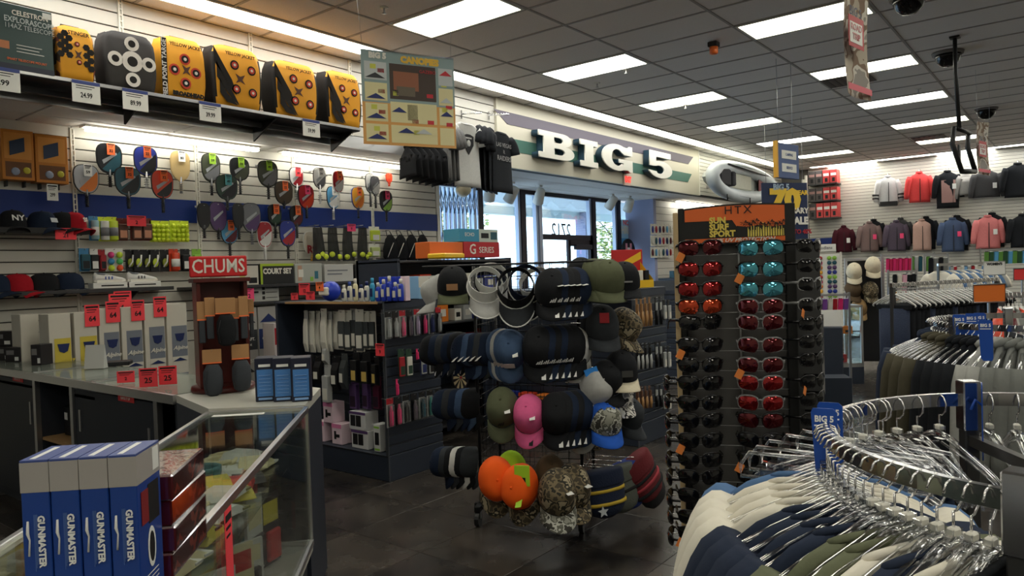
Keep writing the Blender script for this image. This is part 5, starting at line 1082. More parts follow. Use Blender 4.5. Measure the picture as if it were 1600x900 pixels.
shelf_box(376, 437, 444, 470, zs2, 'grey instruction-printed box on the lower games shelf', M('box_silver', S(175, 175, 170), .5), [(.55, .12, .62, .3, INK), (.55, .4, .62, .58, INK), (.55, .66, .62, .84, INK), (.3, .5, .45, .6, INK), (.65, .2, .95, .23, INK), (.65, .5, .95, .53, INK), (.65, .75, .95, .78, INK)], yy=6.9)
o = price(None, TR(tuple(on_y(387, 447, 6.85))), .14, .16, TAGPINK, '12', .35); tag(o, 'neon pink price sign beside the grey instruction-printed box', 'price sign')
for i, (a, b, rc) in enumerate(((369, 402, M('roof_black', S(35, 36, 42), .5)), (403, 436, NV), (437, 458, RD))):
    lab = 'tall grey canopy carton with %s roof print under the games shelf' % ('black', 'blue', 'red')[i]
    pa, pb2 = on_y(a, 480, 6.9), on_y(b, 480, 6.9); w_ = pb2.x-pa.x-.006; H_ = zs2-.05-.145
    t = carton('canopy_carton', lab, TR(((pa.x+pb2.x)/2, 7.02, .142)), w_, .22, H_, M('carton_warm_grey', S(158, 155, 150), .55), bands=[(.02, .62, .98, .80, (M('dark_print', S(45, 48, 52), .5), NV, MAR)[i]), (.1, .18, .9, .34, M('print_dim', S(110, 108, 104), .5))], texts=[("10'X10'", .5, .765, .05, WHITE, dict(bold=.001)), ('64 SQ.FT.', .5, .715, .042, WHITE, dict(bold=.001)), ('SHADE', .5, .665, .03, WHITE, {})])
    obj('roof_picture', B().prism([(-w_*.42, H_*.86), (w_*.42, H_*.86), (0, H_*.935)], -.114, -.111), rc, t); obj('roof_picture_low', B().prism([(-w_*.3, H_*.42), (w_*.3, H_*.42), (0, H_*.47)], -.114, -.111), rc, t); text('QUEST', t, (0, -.113, H_*.52), .05, WHITE)
PW = M('slim_box_blue', S(150, 175, 200), .5)
for i in range(6):
    p = on_y(430+5*i, 505, 6.55); t = carton('slim_carton', 'slim pale blue and white carton beside the dark gondola, %s from the left' % ordn(i), TR((p.x, 6.65, .142)), .036, .2, p.z-.142-.01*(i % 2), PW if i % 2 else M('slim_box_white', S(205, 195, 195), .5), bands=[(.2, .78, .8, .95, RD if i < 3 else GRY)])
# ================================================================ dark slatwall gondolas
SLT = M('slate_slat', S(44, 51, 64), .45, noise=.06); GRV = M('groove_grey', S(88, 92, 98), .4, .5); WOOD = M('wood_edge', S(175, 140, 95), .6)
def gondola(corner, L, Dp, label, base=.20, top=1.40, th=0.):
    """front corner at local (0,0); the long side faces -y and runs to x=-L, the end faces +x and runs to y=Dp"""
    T = TR((*corner, 0), -PI/2+th); t = thing('gondola', label, 'display unit', T=T)
    obj('base_plinth', B().bbox(-L, 0, 0, 0, Dp, base, .004), SLT, t); obj('corner_trim', B().box(-.006, -.004, 0, .004, .006, top), GRV, t)
    obj('kick_line', B().box(-L, -.003, base-.008, 0, 0, base), BLACK, t)
    pm = Dp/2
    obj('core_panel', B().box(-L+.03, pm-.02, base, -.03, pm+.02, top), GRV, t); obj('end_panel', B().box(-.03, 0, base, -.016, Dp, top), GRV, t); obj('far_end_panel', B().box(-L, 0, base, -L+.03, Dp, top), SLT, t)
    n = int((top-base-.06)/.0765)
    bl = B().bbox(-(L-.07)/2, -.014, -.0325, (L-.07)/2, 0, .0325, .003).mesh('slat', SLT); be = B().bbox(0, 0, -.0325, .016, Dp, .0325, .003).mesh('slat', SLT)
    for k in range(n):
        z = base+.04+.0765*k; obj('slat', bl, parent=t, T=TR((-L/2, pm-.02, z))); obj('slat', be, parent=t, T=TR((-.016, 0, z)))
    obj('top_rail', B().box(-.03, 0, top-.06, .0, Dp, top), SLT, t)
    return t, T
G1T, T1 = gondola((3.82, 4.27), 1.42, .61, 'dark slatwall gondola with sunscreen bottles on top, between counter and hats')
obj('top_shelf', B().bbox(-1.42, -.01, 1.385, 0, .30, 1.40, .002), SLT, G1T); obj('wood_edge', B().box(-1.25, -.018, 1.384, -.05, -.01, 1.402), WOOD, G1T)
def hang(T, px, y0, y1, yl, w, name, label, cat, card, inner, style='box', group=None, dz=.03, rz=0., L=.2, end=False, s_z=0.):
    """a pack on a peg, placed on plane y=yl of frame T (or x=.0+yl when end is set: then T must already be turned)"""
    a = on_T(px, y1, T, yl); b = on_T(px, y0, T, yl); h = b.z-a.z
    t = thing(name, label, cat, T=T @ TR((a.x, yl, a.z), rz), group=group)
    obj('card', B().bbox(-w/2, 0, 0, w/2, .003, h, .001), card, t)
    if style == 'box': obj('contents', B().bbox(-w*.42, -dz, h*.04, w*.42, 0, h*.72, .004), inner[0], t); obj('label_panel', B().box(-w*.32, -dz-.001, h*.1, w*.32, -dz, h*.4), inner[-1], t)
    elif style == 'bottle': obj('contents', B().lathe([(w*.2, h*.05), (w*.26, h*.1), (w*.26, h*.55), (w*.12, h*.66), (w*.12, h*.74)], 10, T=TR((0, -w*.26, 0))), inner[0], t); obj('blister', B().bbox(-w*.4, -w*.5, h*.03, w*.4, 0, h*.78, .006), CLEAR, t); obj('header', B().box(-w/2, -.004, h*.8, w/2, 0, h), inner[-1], t)
    elif style == 'bag': obj('contents', B().loft([[(-w*.45, -.004, z), (w*.45, -.004, z), (w*.4, -dz*b_, z), (-w*.4, -dz*b_, z)] for z, b_ in ((0, .2), (h*.2, 1), (h*.6, .8), (h*.8, .2))], smooth=False), inner[0], t); obj('label_panel', B().box(-w*.3, -dz-.001, h*.2, w*.2, -dz, h*.45), inner[-1], t)
    elif style == 'knife':
        obj('handle', B().tube([(0, -.012, h*.02), (.002, -.014, h*.3), (0, -.012, h*.55)], [.010, .013, .009], 6), inner[0], t); obj('blade_sheath', B().box(-.011, -.016, h*.52, .011, -.004, h*.8), inner[-1], t)
    obj('peg', B().tube([(0, L, h*.95), (0, -.012, h*.95), (0, -.02, h*.98)], .0025, 4), STEEL, t)
    return t
PW_ = M('pack_white', S(215, 212, 200), .5); PG_ = M('pack_palegrey', S(170, 172, 170), .5); PK = M('pack_pink', S(235, 60, 120), .4); BSK = M('photo_print_dark', S(55, 60, 62), .5)
rnd = random.Random(5)
# long side, upper row of white packs
for i in range(12):
    px = 480+9.3*i; lean = -.25 if i < 6 else 0
    hang(T1, px, 482+rnd.random()*5, 545+rnd.random()*6, .05+.02*(i % 3), .085, 'accessory_pack', 'white carded pack on the upper hooks of the long gondola side, %s from the left' % ordn(i), 'pack', PW_ if i % 4 else PG_, [PW_ if i < 6 else BSK, PW_], 'bag' if i < 6 else 'box', rz=lean+.2*(i % 2), dz=.02)
for i, (px, y0, y1, m_, st, w) in enumerate(((474, 556, 604, BLACK, 'bag', .1), (486, 553, 606, BLACK, 'bag', .1), (499, 556, 600, BLACK, 'bag', .09), (512, 532, 570, PG_, 'bag', .07), (514, 570, 630, PG_, 'box', .09), (527, 556, 610, BLACK, 'bag', .09), (540, 552, 608, BSK, 'bag', .09), (558, 548, 598, BLACK, 'box', .08), (574, 550, 600, BLACK, 'box', .08), (590, 556, 602, BLACK, 'box', .06))):
    hang(T1, px, y0, y1, .05+.015*(i % 2), w, 'sport_pack', '%s pack on the lower hooks of the long gondola side, %s from the left' % ('grey' if m_ is PG_ else 'black', ordn(i)), 'pack', m_, [m_, PW_ if i not in (7, 8, 9) else M('pack_gold', S(200, 170, 90), .5)], st, rz=.12*(i % 3)-.1, dz=.04)
for i, (px, y0, y1, m_, w) in enumerate(((556, 585, 640, PUR, .10), (575, 583, 640, PUR, .08), (592, 588, 640, M('pack_magenta_black', S(90, 25, 55), .4), .08))):
    hang(T1, px, y0, y1, .12, w, 'rope_pack', '%s boxed pack low on the long gondola side' % ('purple', 'violet', 'dark magenta')[i], 'pack', m_, [m_, M('pack_dark_face', S(45, 25, 45), .5)], 'box', dz=.03)
PP = M('carton_pinkwhite', S(230, 205, 215), .5); PPK = M('print_pink', S(225, 130, 175), .5)
zd = .203
def deck_box(px, py, w, d, h, z, name, label, body, bands, yl=.10, rz=0.):
    p = on_T(px, py, T1, yl); return carton(name, label, T1 @ TR((p.x, yl+d/2-.05, z), rz), w, d, h, body, bands=bands)
MG = [(.3, .3, .75, .75, INK), (.05, .85, .95, 1, PPK)]
MG2 = [(0, .8, 1, 1, PPK), (.25, .25, .45, .65, INK), (.45, .35, .8, .5, INK)]
for i, (px, z, lab) in enumerate(((507, zd, 'pink and white boxed massager on the gondola deck, left'), (534, zd, 'pink and white boxed massager on the gondola deck, right'), (520, zd+.172, 'pink and white boxed massager stacked on top of two'))): deck_box(px, 690 if i < 2 else 650, .125, .13, .17, z, 'massager_box', lab, PP, MG2)
for i, (px, z) in enumerate(((570, zd), (566, zd+.15))): deck_box(px, 700 if i < 1 else 665, .20, .14, .148, z, 'speaker_box', 'white box with two black round pictures, %s of two' % ('lower', 'upper')[i], M('box_white_black', S(205, 205, 205), .5), [(.08, .2, .38, .8, INK), (.42, .2, .72, .8, INK), (0, .86, 1, 1, PUR)])
deck_box(597, 700, .075, .1, .22, zd, 'small_gear_box', 'narrow black and white box with lime trim at the gondola corner', M('box_white_black', S(205, 205, 205), .5), [(.1, .05, .9, .12, LIM), (.1, .85, .9, .92, LIM), (.2, .25, .8, .7, INK)])
p = on_T(599, 537, T1, -.02); o = price(None, T1 @ TR((p.x-.03, -.03, p.z)), .10, .095, TAGRED, '9', .4); tag(o, 'neon red price sign at the gondola corner above the black packs', 'price sign')
# gondola end
def endT(T, L=0.): return T @ Matrix.Rotation(PI/2, 4, 'Z')     # local -y now looks along the old +x
E1 = endT(T1)
cols_ = [PG_, PG_, PK, M('pack_plum', S(95, 80, 95), .5), M('pack_lilac', S(185, 165, 195), .5), PK, M('pack_navy', S(35, 45, 95), .5), PG_, PW_]
for i in range(8): hang(E1, 607+11.2*i, 487-1.0*i, 530-1.4*i, -.10, .06, 'bottle_pack', 'carded bottle on the top hooks of the gondola end, %s from the left' % ordn(i), 'pack', BLACK if i % 2 else PG_, [cols_[i], RD if i in (2, 4, 7) else BLACK], 'bottle', L=.09)
for i, (px, y0, y1, c, c2) in enumerate(((628, 545, 590, GRN, RD), (640, 545, 588, GRN, PW_), (662, 543, 586, M('pack_navy', S(35, 45, 95), .5), PG_), (674, 543, 585, BLACK, PG_), (621, 592, 618, PK, PK), (652, 545, 562, PK, PK))): hang(E1, px, y0, y1, -.06, .065 if i < 4 else .02, 'mouthguard_pack', '%s carded pack in the middle of the gondola end' % ('green and red', 'green and white', 'navy', 'black and grey', 'slim pink', 'tiny pink')[i], 'pack', c, [c2, c], 'box', L=.05, dz=.015)
for i in range(7): hang(E1, 610+12.5*i, 622-2.6*i, 668-3.6*i, -.10, .065, 'bottle_pack', 'carded bottle on the low hooks of the gondola end, %s from the left' % ordn(i), 'pack', BLACK if i in (1, 3) else PG_, [(PK, PK, BLACK, M('pack_plum', S(95, 80, 95), .5), TEAL, M('pack_aqua', S(80, 175, 165), .5), PG_)[i], RD if i == 0 else BLACK], 'bottle', L=.09)
# things on top of gondola 1
def on_top(px, py, T, yl, z): p = on_T(px, py, T, yl); return T @ TR((p.x, yl, z))
SB = [('white', PW_, PW_), ('white', PW_, M('cap_blue', S(40, 70, 160), .4)), ('cream', M('sun_cream', S(225, 215, 175), .4), PW_), ('white', PW_, NV), ('white', PW_, M('cap_navy2', S(30, 40, 100), .4)), ('aqua', M('sun_aqua', S(60, 160, 200), .35), M('sun_aqua', S(60, 160, 200), .35)), ('blue', M('sun_blue', S(35, 60, 180), .3), PW_), ('blue', M('sun_blue', S(35, 60, 180), .3), PW_), ('blue', M('sun_blue', S(35, 60, 180), .3), WHITE), ('blue', M('sun_blue', S(35, 60, 180), .3), WHITE), ('blue', M('sun_blue', S(35, 60, 180), .3), WHITE)]
for i, (cn_, bm_, cm_) in enumerate(SB):
    T = on_top(538+8.9*i, 465, T1, .06, 1.402); h = .135+.025*(i % 3)+.012*(i > 5)
    t = thing('sunscreen_bottle', '%s sunscreen bottle on the wooden-edged shelf, %s from the left' % (cn_, ordn(i)), 'bottle', T=T)
    obj('bottle', B().loft([[(rx*math.cos(q*PI/6), ry*math.sin(q*PI/6), z) for q in range(12)] for rx, ry, z in ((.020, .014, 0), (.024, .017, .01), (.024, .017, h*.68), (.014, .012, h*.78))]), bm_, t); obj('cap', B().lathe([(.013, h*.78), (.013, h*.98), (.008, h)], 10), cm_, t); obj('label_panel', B().box(-.015, -.0185, h*.2, .015, -.016, h*.55), PW_ if cn_ == 'blue' else NV, t)
for i, px in enumerate((600, 614, 626, 634)):
    T = on_top(px, 465, T1, .12, 1.402); carton('sunscreen_carton', '%s at the right end of the sunscreen shelf' % ('blue boxed lotion', 'tall blue boxed lotion', 'blue lotion box with white label', 'pinkish white lotion box')[i], T, .055, .05, .19, M('sun_blue', S(35, 60, 180), .3) if i < 3 else PP, bands=[(.2, .2, .8, .7, PW_)])
t = thing('swim_float', 'blue and white clear-bagged ball at the left of the sunscreen shelf', 'ball', T=on_top(517, 464, T1, .08, 1.402))
obj('ball', B().ball((0, 0, .085), .085, 14), M('sun_blue', S(35, 60, 180), .3), t); obj('label_panel', B().bbox(-.05, -.092, .05, .055, -.05, .12, .01), PW_, t); price(t, TR((-.02, -.095, .165)), .10, .075, TAGORG, '9', .4)
for i, (px, py, w_, h_) in enumerate(((477, 450, .15, .10), (488, 462, .12, .07), (465, 465, .10, .06))):
    o = price(None, TR(tuple(on_T(px, py-10, T1, -.05).to_3d()), 0) if False else T1 @ TR((on_T(px, py, T1, -.02).x, -.03-.01*i, 1.42+h_*(1.0 if i else 1.4))), w_, h_, TAGRED, '12', .4); tag(o, 'neon red price card by the sunscreen shelf, %s one' % ('largest', 'right', 'left')[i], 'price card')
# boxes and signs on and behind it
for i, (a, b, y0, y1, z, w3, lab, body, bands, tx) in enumerate((
    (655, 692, 431, 466, 1.402, .2, 'pale blue and white box at the gondola corner', M('box_sky', S(140, 185, 220), .5), [(.0, .5, 1, 1, PW_), (.4, .6, .95, .85, TAGRED), (.5, .05, .95, .3, INK)], ()),
    (725, 781, 378, 402, 1.6, .25, 'red sign box with white series lettering', M('sign_crimson', S(185, 35, 45), .4), [], [('G', .24, .5, .9, WHITE, dict(bold=.002)), ('SERIES', .62, .46, .55, WHITE, dict(bold=.0005))]),
    (718, 778, 358, 378, 1.85, .22, 'teal and white box on top of the red sign box', M('box_teal_blue', S(60, 145, 180), .5), [(.5, 0, 1, 1, M('pale_grey_green', S(190, 200, 190), .5)), (.55, .3, .75, .7, INK), (.8, .2, .97, .8, TEAL)], [('ECHO', .25, .55, .4, WHITE, {})]),
    (672, 724, 378, 403, 1.6, .2, 'orange carton left of the red sign box', M('carton_orange', S(215, 105, 40), .5), [], ()))):
    T = TR((0, 4.62, 0)); pa = on_y(a, y1, 5.0); pb_ = on_y(b, y1, 5.0); w_ = pb_.x-pa.x; h_ = on_y((a+b)/2, y0, 5.0).z-on_y((a+b)/2, y1, 5.0).z; z0 = on_y((a+b)/2, y1, 5.0).z
    if i == 0: pa = on_y(a, y1, 4.3); pb_ = on_y(b, y1, 4.3); w_ = pb_.x-pa.x; h_ = on_y(670, y0, 4.3).z-1.402; z0 = 1.402
    carton('shelf_box' if not tx else 'sign_box', lab, TR(((pa.x+pb_.x)/2, (5.0 if i else 4.3)+w3/2, z0)), w_, w3, h_, body, bands=bands, texts=[(s_, x, zz, q*h_, m_, kw) for s_, x, zz, q, m_, kw in tx])
# second rack behind: dark shelf unit that carries the sign box
zt_ = on_y(740, 403, 5.0).z
xa, xb_ = on_y(622, 440, 5.0).x, on_y(800, 440, 5.0).x
t = thing('rear_shelf_unit', 'dark shelf unit behind the hats, carrying orange and red boxes', 'shelf unit', (xa, 5.0, 0))
W_ = xb_-xa
obj('back_panel', B().box(0, .55, 0, W_, .58, zt_), SLT, t); obj('side_panel', B().box(0, 0, 0, .03, .58, zt_), SLT, t); obj('side_panel', B().box(W_-.03, 0, 0, W_, .58, zt_), SLT, t)
for z in (zt_-.02, 1.42, 1.12, .82, .4, .1): obj('shelf_board', B().bbox(0, 0, z-.02, W_, .56, z, .003), DKGREY, t)
cset = [('orange', REDO), ('blue', BLU), ('white', PW_), ('black', BLACK), ('red', RD), ('grey', PG_), ('amber', ORG)]
k = 0
for z in (1.42, 1.12, .82):
    x = .1
    while x < W_-.2:
        cn_, m_ = cset[(k*3+1) % 7]; w_ = .10+.03*(k % 4); carton('small_carton', '%s carton on the rear shelf unit, %s board, %s from the left' % (cn_, {1.42: 'top', 1.12: 'middle', .82: 'lower'}[z], ordn(int(x/.16))), TR((xa+x, 5.14, z+.001)), w_, .14, .12+.03*(k % 3), m_, bands=[(.2, .3, .8, .7, PW_ if k % 2 else INK)])
        x += w_+.05; k += 1
t = carton('blue_shoe_box', 'dark blue boxed item with white lettering on the wall shelf end', TR((on_y(646, 410, 6.9).x, 7.0, zsh+.001)), .38, .25, .22, M('carton_deep_blue', S(30, 60, 130), .5), bands=[(.1, .5, .6, .6, PG_), (.1, .3, .5, .36, PG_)])
o = obj('yellow_tray', B().bbox(-.22, -.1, 0, .16, .1, .05, .01), M('bright_yellow', S(240, 195, 40), .4), None, TR(tuple(on_y(700, 404, 4.95)), .2)); tag(o, 'bright yellow tray in front of the orange carton', 'tray')
# gondola 2
G2T, T2 = gondola((5.77, 3.16), 1.80, .61, 'dark slatwall gondola behind the hat rack with knives on its end')
obj('top_board', B().bbox(-1.80, 0, 1.395, 0, .61, 1.41, .002), SLT, G2T)
E2 = endT(T2)
KB = M('knife_wood', S(165, 125, 80), .5); KS = M('knife_steel', S(150, 155, 160), .3, .6)
for r, (y0, y1, m_, m2) in enumerate(((466, 512, KB, M('kraft_sheath', S(150, 110, 70), .6)), (536, 578, PG_, BLACK), (604, 640, KB, M('sheath_brown', S(95, 65, 48), .6)))):
    for i in range(6):
        px = 996+6.6*i+(0 if i < 4 else 3); hang(E2, px, y0-.6*i, y1-.9*i, -.10, .034, 'knife_pack', '%s knife hanging on the far gondola end, %s row, %s from the left' % (('wood-handled', 'grey-handled', 'brown-handled')[r], ('top', 'middle', 'bottom')[r], ordn(i)), 'knife', BLACK if i > 3 else m2, [m_ if i < 4 else BLACK, m2 if i < 4 else PG_], 'knife', L=.09)
for r, (y0, y1) in enumerate(((468, 500), (540, 575), (608, 640))):
    for i in range(2): hang(E2, 1038+7*i, y0, y1, -.08, .05, 'tool_pack', 'small tool pack right of the knives on the far gondola, %s row, %s' % (('top', 'middle', 'bottom')[r], ('left', 'right')[i]), 'pack', BLACK, [PG_, PW_], 'box', L=.07, dz=.02)
for i in range(7):
    x = -.2-.23*i
    for r, z in enumerate((.85, .45)):
        if i % 3 == 2 and r == 0: continue
        carton('tackle_carton', '%s carton on the long side of the far gondola, %s row, %s from its corner' % (cset[(i+2*r) % 7][0], ('upper', 'lower')[r], ordn(i)), T2 @ TR((x, .17, z if r == 0 else .201)), .16, .12, .16, cset[(i+2*r) % 7][1], bands=[(.2, .3, .8, .7, INK)]) if r else hang(T2, 0, 0, 0, 0, 0, '', '', '', None, None) if False else None
# yellow leaning display with red emblem on gondola 2, and other top goods
p = on_y(998, 449, 3.3); t = thing('yellow_display', 'yellow cardboard display with red and black print on the far gondola', 'display', T=TR((p.x, 3.35, 1.412), -.5))
YD_ = M('display_yellow', S(235, 190, 40), .5)
obj('tray', B().add([(-.14, -.12, 0), (.14, -.12, 0), (.14, .12, 0), (-.14, .12, 0), (-.14, -.12, .07), (.14, -.12, .07), (.14, .12, .26), (-.14, .12, .26)], [(0, 3, 2, 1), (0, 1, 5, 4), (1, 2, 6, 5), (2, 3, 7, 6), (3, 0, 4, 7)]), YD_, t)
obj('header_board', B().bbox(-.17, .10, .12, .17, .115, .36, .003), M('display_red', S(190, 40, 40), .5), t); obj('header_flash', B().prism([(-.15, .2), (.15, .34), (.15, .27), (-.15, .14)], .097, .10), YD_, t)
for k in range(4): obj('packet', B().bbox(-.12+.065*k, -.08, .03, -.075+.065*k, -.02, .16, .004), INK if k % 2 else PW_, t)
for i, (px, py, w_, h_, m_, lab) in enumerate(((1030, 446, .3, .05, PW_, 'flat white box on the far gondola beside the yellow display'), (1040, 436, .12, .08, PK, 'pink pack on the far gondola'), (1022, 438, .1, .05, M('box_red_small', S(190, 50, 60), .5), 'small red box on the far gondola beside the pink pack'), (940, 449, .35, .05, PG_, 'grey tray box on the far gondola behind the olive hats'))):
    p = on_y(px, py, 3.4); carton('counter_box', lab, TR((min(6.2, max(5.95, p.x)), 3.45+(.0 if i < 3 else .6), 1.412 if i in (0, 3) else 1.465)), w_, .15, h_, m_)
# dartboard
p = on_y(718, 590, 4.96); t = thing('dartboard', 'round dartboard with cream and black wedges low behind the hats', 'dartboard', T=TR((p.x, 4.955, p.z)))
for k in range(20): obj('wedge', B().prism([(0, 0), (.11*math.cos(2*PI*k/20), .11*math.sin(2*PI*k/20)), (.11*math.cos(2*PI*(k+1)/20), .11*math.sin(2*PI*(k+1)/20))], -.012, 0), M('dart_cream', S(200, 185, 145), .8) if k % 2 else BLACK, t)
obj('rim', B().tube([(.12*math.cos(2*PI*q/24), -.005, .12*math.sin(2*PI*q/24)) for q in range(24)], .012, 6, closed=True), BLACK, t); obj('bull', B().prism([(.014*math.cos(2*PI*q/10), .014*math.sin(2*PI*q/10)) for q in range(10)], -.016, -.012), RD, t)
obj('mount', B().box(-.02, 0, -.02, .02, .05, .02), STEEL, t)
# ================================================================ wire hat rack
TK = TR((3.655, 2.775, 0), math.radians(-66.8))
ztop = on_T(830, 409, TK, 0).z; zt2 = ztop
t = thing('hat_rack', 'black wire gridwall hat rack on casters in the middle of the floor', 'hat rack', T=TK); HR = t
W2 = .33; Dk = .46
BW = M('black_wire', S(30, 30, 32), .35, .4)
for x in (-W2, W2):
    for y in (0, Dk): obj('post', B().tube([(x, y, .12), (x, y, ztop)], .010, 8), BW, t)
def gridp(p0, p1, z0, z1, ref):
    g = B(); v = Vector(p1)-Vector(p0); n = max(1, int(v.length/.076))
    for i in range(1, n): q = Vector(p0)+v*i/n; g.tube([(q.x, q.y, z0), (q.x, q.y, z1)], .0022, 4)
    z = z0
    while z <= z1+.001: g.tube([(p0[0], p0[1], z), (p1[0], p1[1], z)], .0025, 4); z += .076
    return obj('wire_panel', g, BW, ref, kind='stuff')
gridp((-W2, 0), (W2, 0), .2, ztop, t); gridp((-W2, Dk), (W2, Dk), .2, ztop, t); gridp((-W2, 0), (-W2, Dk), .2, ztop, t); gridp((W2, 0), (W2, Dk), .2, ztop, t)
for q in ((-W2-.04, -.03, .09, W2+.04, .0, .13), (-W2-.04, Dk, .09, W2+.04, Dk+.03, .13)): obj('base_bar', B().bbox(*q, .004), BW, t)
for x in (-W2, W2): obj('base_bar', B().bbox(x-.02, -.1, .09, x+.02, Dk+.1, .13, .004), BW, t)
for x in (-W2, W2):
    for y in (-.08, Dk+.08):
        c_ = obj('caster', B().tube([(x-.014, y, .045), (x+.014, y, .045)], .045, 14, smooth=False), BLACK, t); obj('caster_fork', B().box(x-.02, y-.01, .05, x+.02, y+.01, .10), STEEL, c_)
obj('top_rail', B().tube([(-W2-.3, -.12, ztop-.01), (W2+.25, -.12, ztop-.01)], .006, 6), BW, t)
def arm(p):    # peg from the rack to a hat
    return obj('peg', B().tube([p, (p[0]*.6 if abs(p[0]) > W2 else p[0], min(.02, max(p[1], 0))+.02 if abs(p[0]) <= W2 else p[1]*.9+.02, p[2]+.0)], .003, 5), CHROME, HR)
def hat(px, py, yl, rz, rx, colr, label, s=1.12, ry=0., **k):
    p = on_T(px, py, TK, yl); arm((p.x, yl, p.z+.04))
    return cap(TK @ TR((p.x, yl, p.z), rz, rx, ry, s), colr, label, **k)
def stack(px, py, yl, n, step, rz, rx, colr, where, s=1.12, last=None, **k):
    p = on_T(px, py, TK, yl); arm((p.x, yl, p.z+.04)); st = []
    for i in range(n):
        c = colr[i % len(colr)] if isinstance(colr, (list, tuple)) else colr; kw = dict(k); nm_ = {'char': 'charcoal', 'steelb': 'slate blue', 'greycamo': 'grey camouflage', 'camo': 'camouflage', 'light': 'light grey'}.get(c, c)
        if last and i == n-1: kw.update(last)
        st.append(cap(TK @ TR((p.x+step[0]*i, yl+step[1]*i, p.z+(step[2]*i if len(step) > 2 else 0)), rz, rx, 0, s), c, '%s cap nested %s, %s from the left' % (nm_, where, ordn(i)), **kw))
    return st
R = math.radians
TRI = ('tri', TEXTW)
# top row
hat(708, 452, -.16, .3, R(20), 'black', 'black cap with dark brim and tan oval badge, top left of the hat rack', s=1.2, brim='olive', logo=('patch', M('badge_tan', S(150, 110, 75), .7)))
hat(690, 462, -.08, -1.2, R(30), 'light', 'light grey cap edge-on at the far top left of the hat rack')
def visor(px, py, yl, rz, rx, band, brim, trim, label, s=1.15, ry=0.):
    p = on_T(px, py, TK, yl); arm((p.x, yl, p.z+.06))
    t = thing('sun_visor', label, 'visor', T=TK @ TR((p.x, yl, p.z), rz, rx, ry, s))
    rings = []
    for q in range(25):
        a = R(-270+15*q); h = .052+.012*math.cos(a+PI/2)
        x, y = .085*math.cos(a), .102*math.sin(a); rings.append([(x, y, 0), (x*.95, y*.95, h), (x*.93, y*.93, h), (x*.98, y*.98, 0)])
    obj('head_band', B().loft(rings, closed=False, smooth=False), band, t); obj('brim', brim_mesh('brim', brim, .085), parent=t)
    obj('trim', B().tube([(.088*math.cos(R(15*q)), .105*math.sin(R(15*q)), .001) for q in range(24)], .0035, 5, closed=True), trim, t)
    obj('trim', B().tube([(.083*math.sin(R(66)*u)*1.07, -.104*math.cos(R(66)*u)-.086*math.cos(R(66)*u*.95)**.7, -.010-.036*u*u) for u in [-1+q/6 for q in range(13)]], .0035, 5), trim, t)
    return t
visor(758, 448, -.22, .35, R(48), CAPC['white'], CAPC['light'], CAPC['white'], 'light grey and white sun visor at the front top of the hat rack', s=1.25)
visor(768, 440, -.12, .35, R(48), CAPC['white'], CAPC['light'], CAPC['black'], 'white striped sun visor nested behind the light grey one', s=1.2)
visor(806, 452, -.24, .25, R(58), CAPC['black'], CAPC['char'], CAPC['white'], 'black sun visor with white piping in the middle of the top row', s=1.3)
visor(822, 446, -.14, .25, R(58), CAPC['navy'], CAPC['black'], CAPC['white'], 'navy sun visor with white piping behind the black one', s=1.25)
visor(838, 446, -.08, -.1, R(50), CAPC['white'], CAPC['white'], CAPC['black'], 'white sun visor left of the nested black caps in the top row', s=1.15)
stack(862, 458, -.26, 5, (.030, .028), .25, R(42), ['black', 'navy', 'black', 'black', 'navy'], 'in the middle of the top row', s=1.22, logo=TRI, sticker=TEXTW, tagc=PAPER)
hat(908, 437, -.0, .4, R(25), 'black', 'black cap half hidden between the nested caps and the olive ones')
stack(950, 444, -.12, 3, (-.045, .03, .004), .35, R(26), 'olive', 'in the top row right of the black ones', s=1.2, brim='olive')
hat(975, 445, -.04, .3, R(18), 'black', 'black cap with small pale lettering at the top right of the hat rack', s=1.15, logo=('bar', M('pale_lettering', S(130, 130, 130), .7)))
# second row
stack(684, 548, .10, 5, (.046, -.006, .004), -1.0, R(78), ['black', 'navy', 'char', 'navy', 'black'], 'at the far left of the second row', s=1.02, sticker=TEXTW)
stack(735, 548, -.05, 5, (.040, -.006, .002), -.8, R(76), ['navy', 'steelb', 'navy', 'char', 'navy'], 'in the second row under the white visor', s=1.05, tagc=PAPER)
stack(800, 548, -.22, 4, (-.030, .03), .1, R(62), ['steelb', 'steelb', 'light', 'steelb'], 'in the second row before the dark ones', s=1.15, tagc=PAPER, logo=('patch', M('badge_pale', S(200, 190, 185), .7)))
stack(843, 548, -.26, 6, (.031, .026), .2, R(48), ['black', 'navy', 'black', 'navy', 'black', 'black'], 'in the middle of the second row', s=1.25, logo=TRI, sticker=TEXTW)
hat(897, 548, -.06, .2, R(48), 'white', 'white cap showing as a rim behind the dark second-row caps', s=1.27)
stack(940, 515, -.04, 3, (-.03, .05), .35, R(28), ['char', 'black', 'char'], 'in the second row at the right', s=1.25, last=None)
p = on_T(944, 497, TK, -.2); o = obj('red_hang_tag', B().bbox(-.028, -.002, -.03, .028, .002, .03, .001), RD, None, TK @ TR((p.x, -.19, p.z))); tag(o, 'red hang tag on the charcoal cap at the right of the hat rack', 'hang tag')
hat(970, 515, .10, 1.2, R(40), 'camo', 'camouflage cap in profile at the right end of the second row', s=1.15)
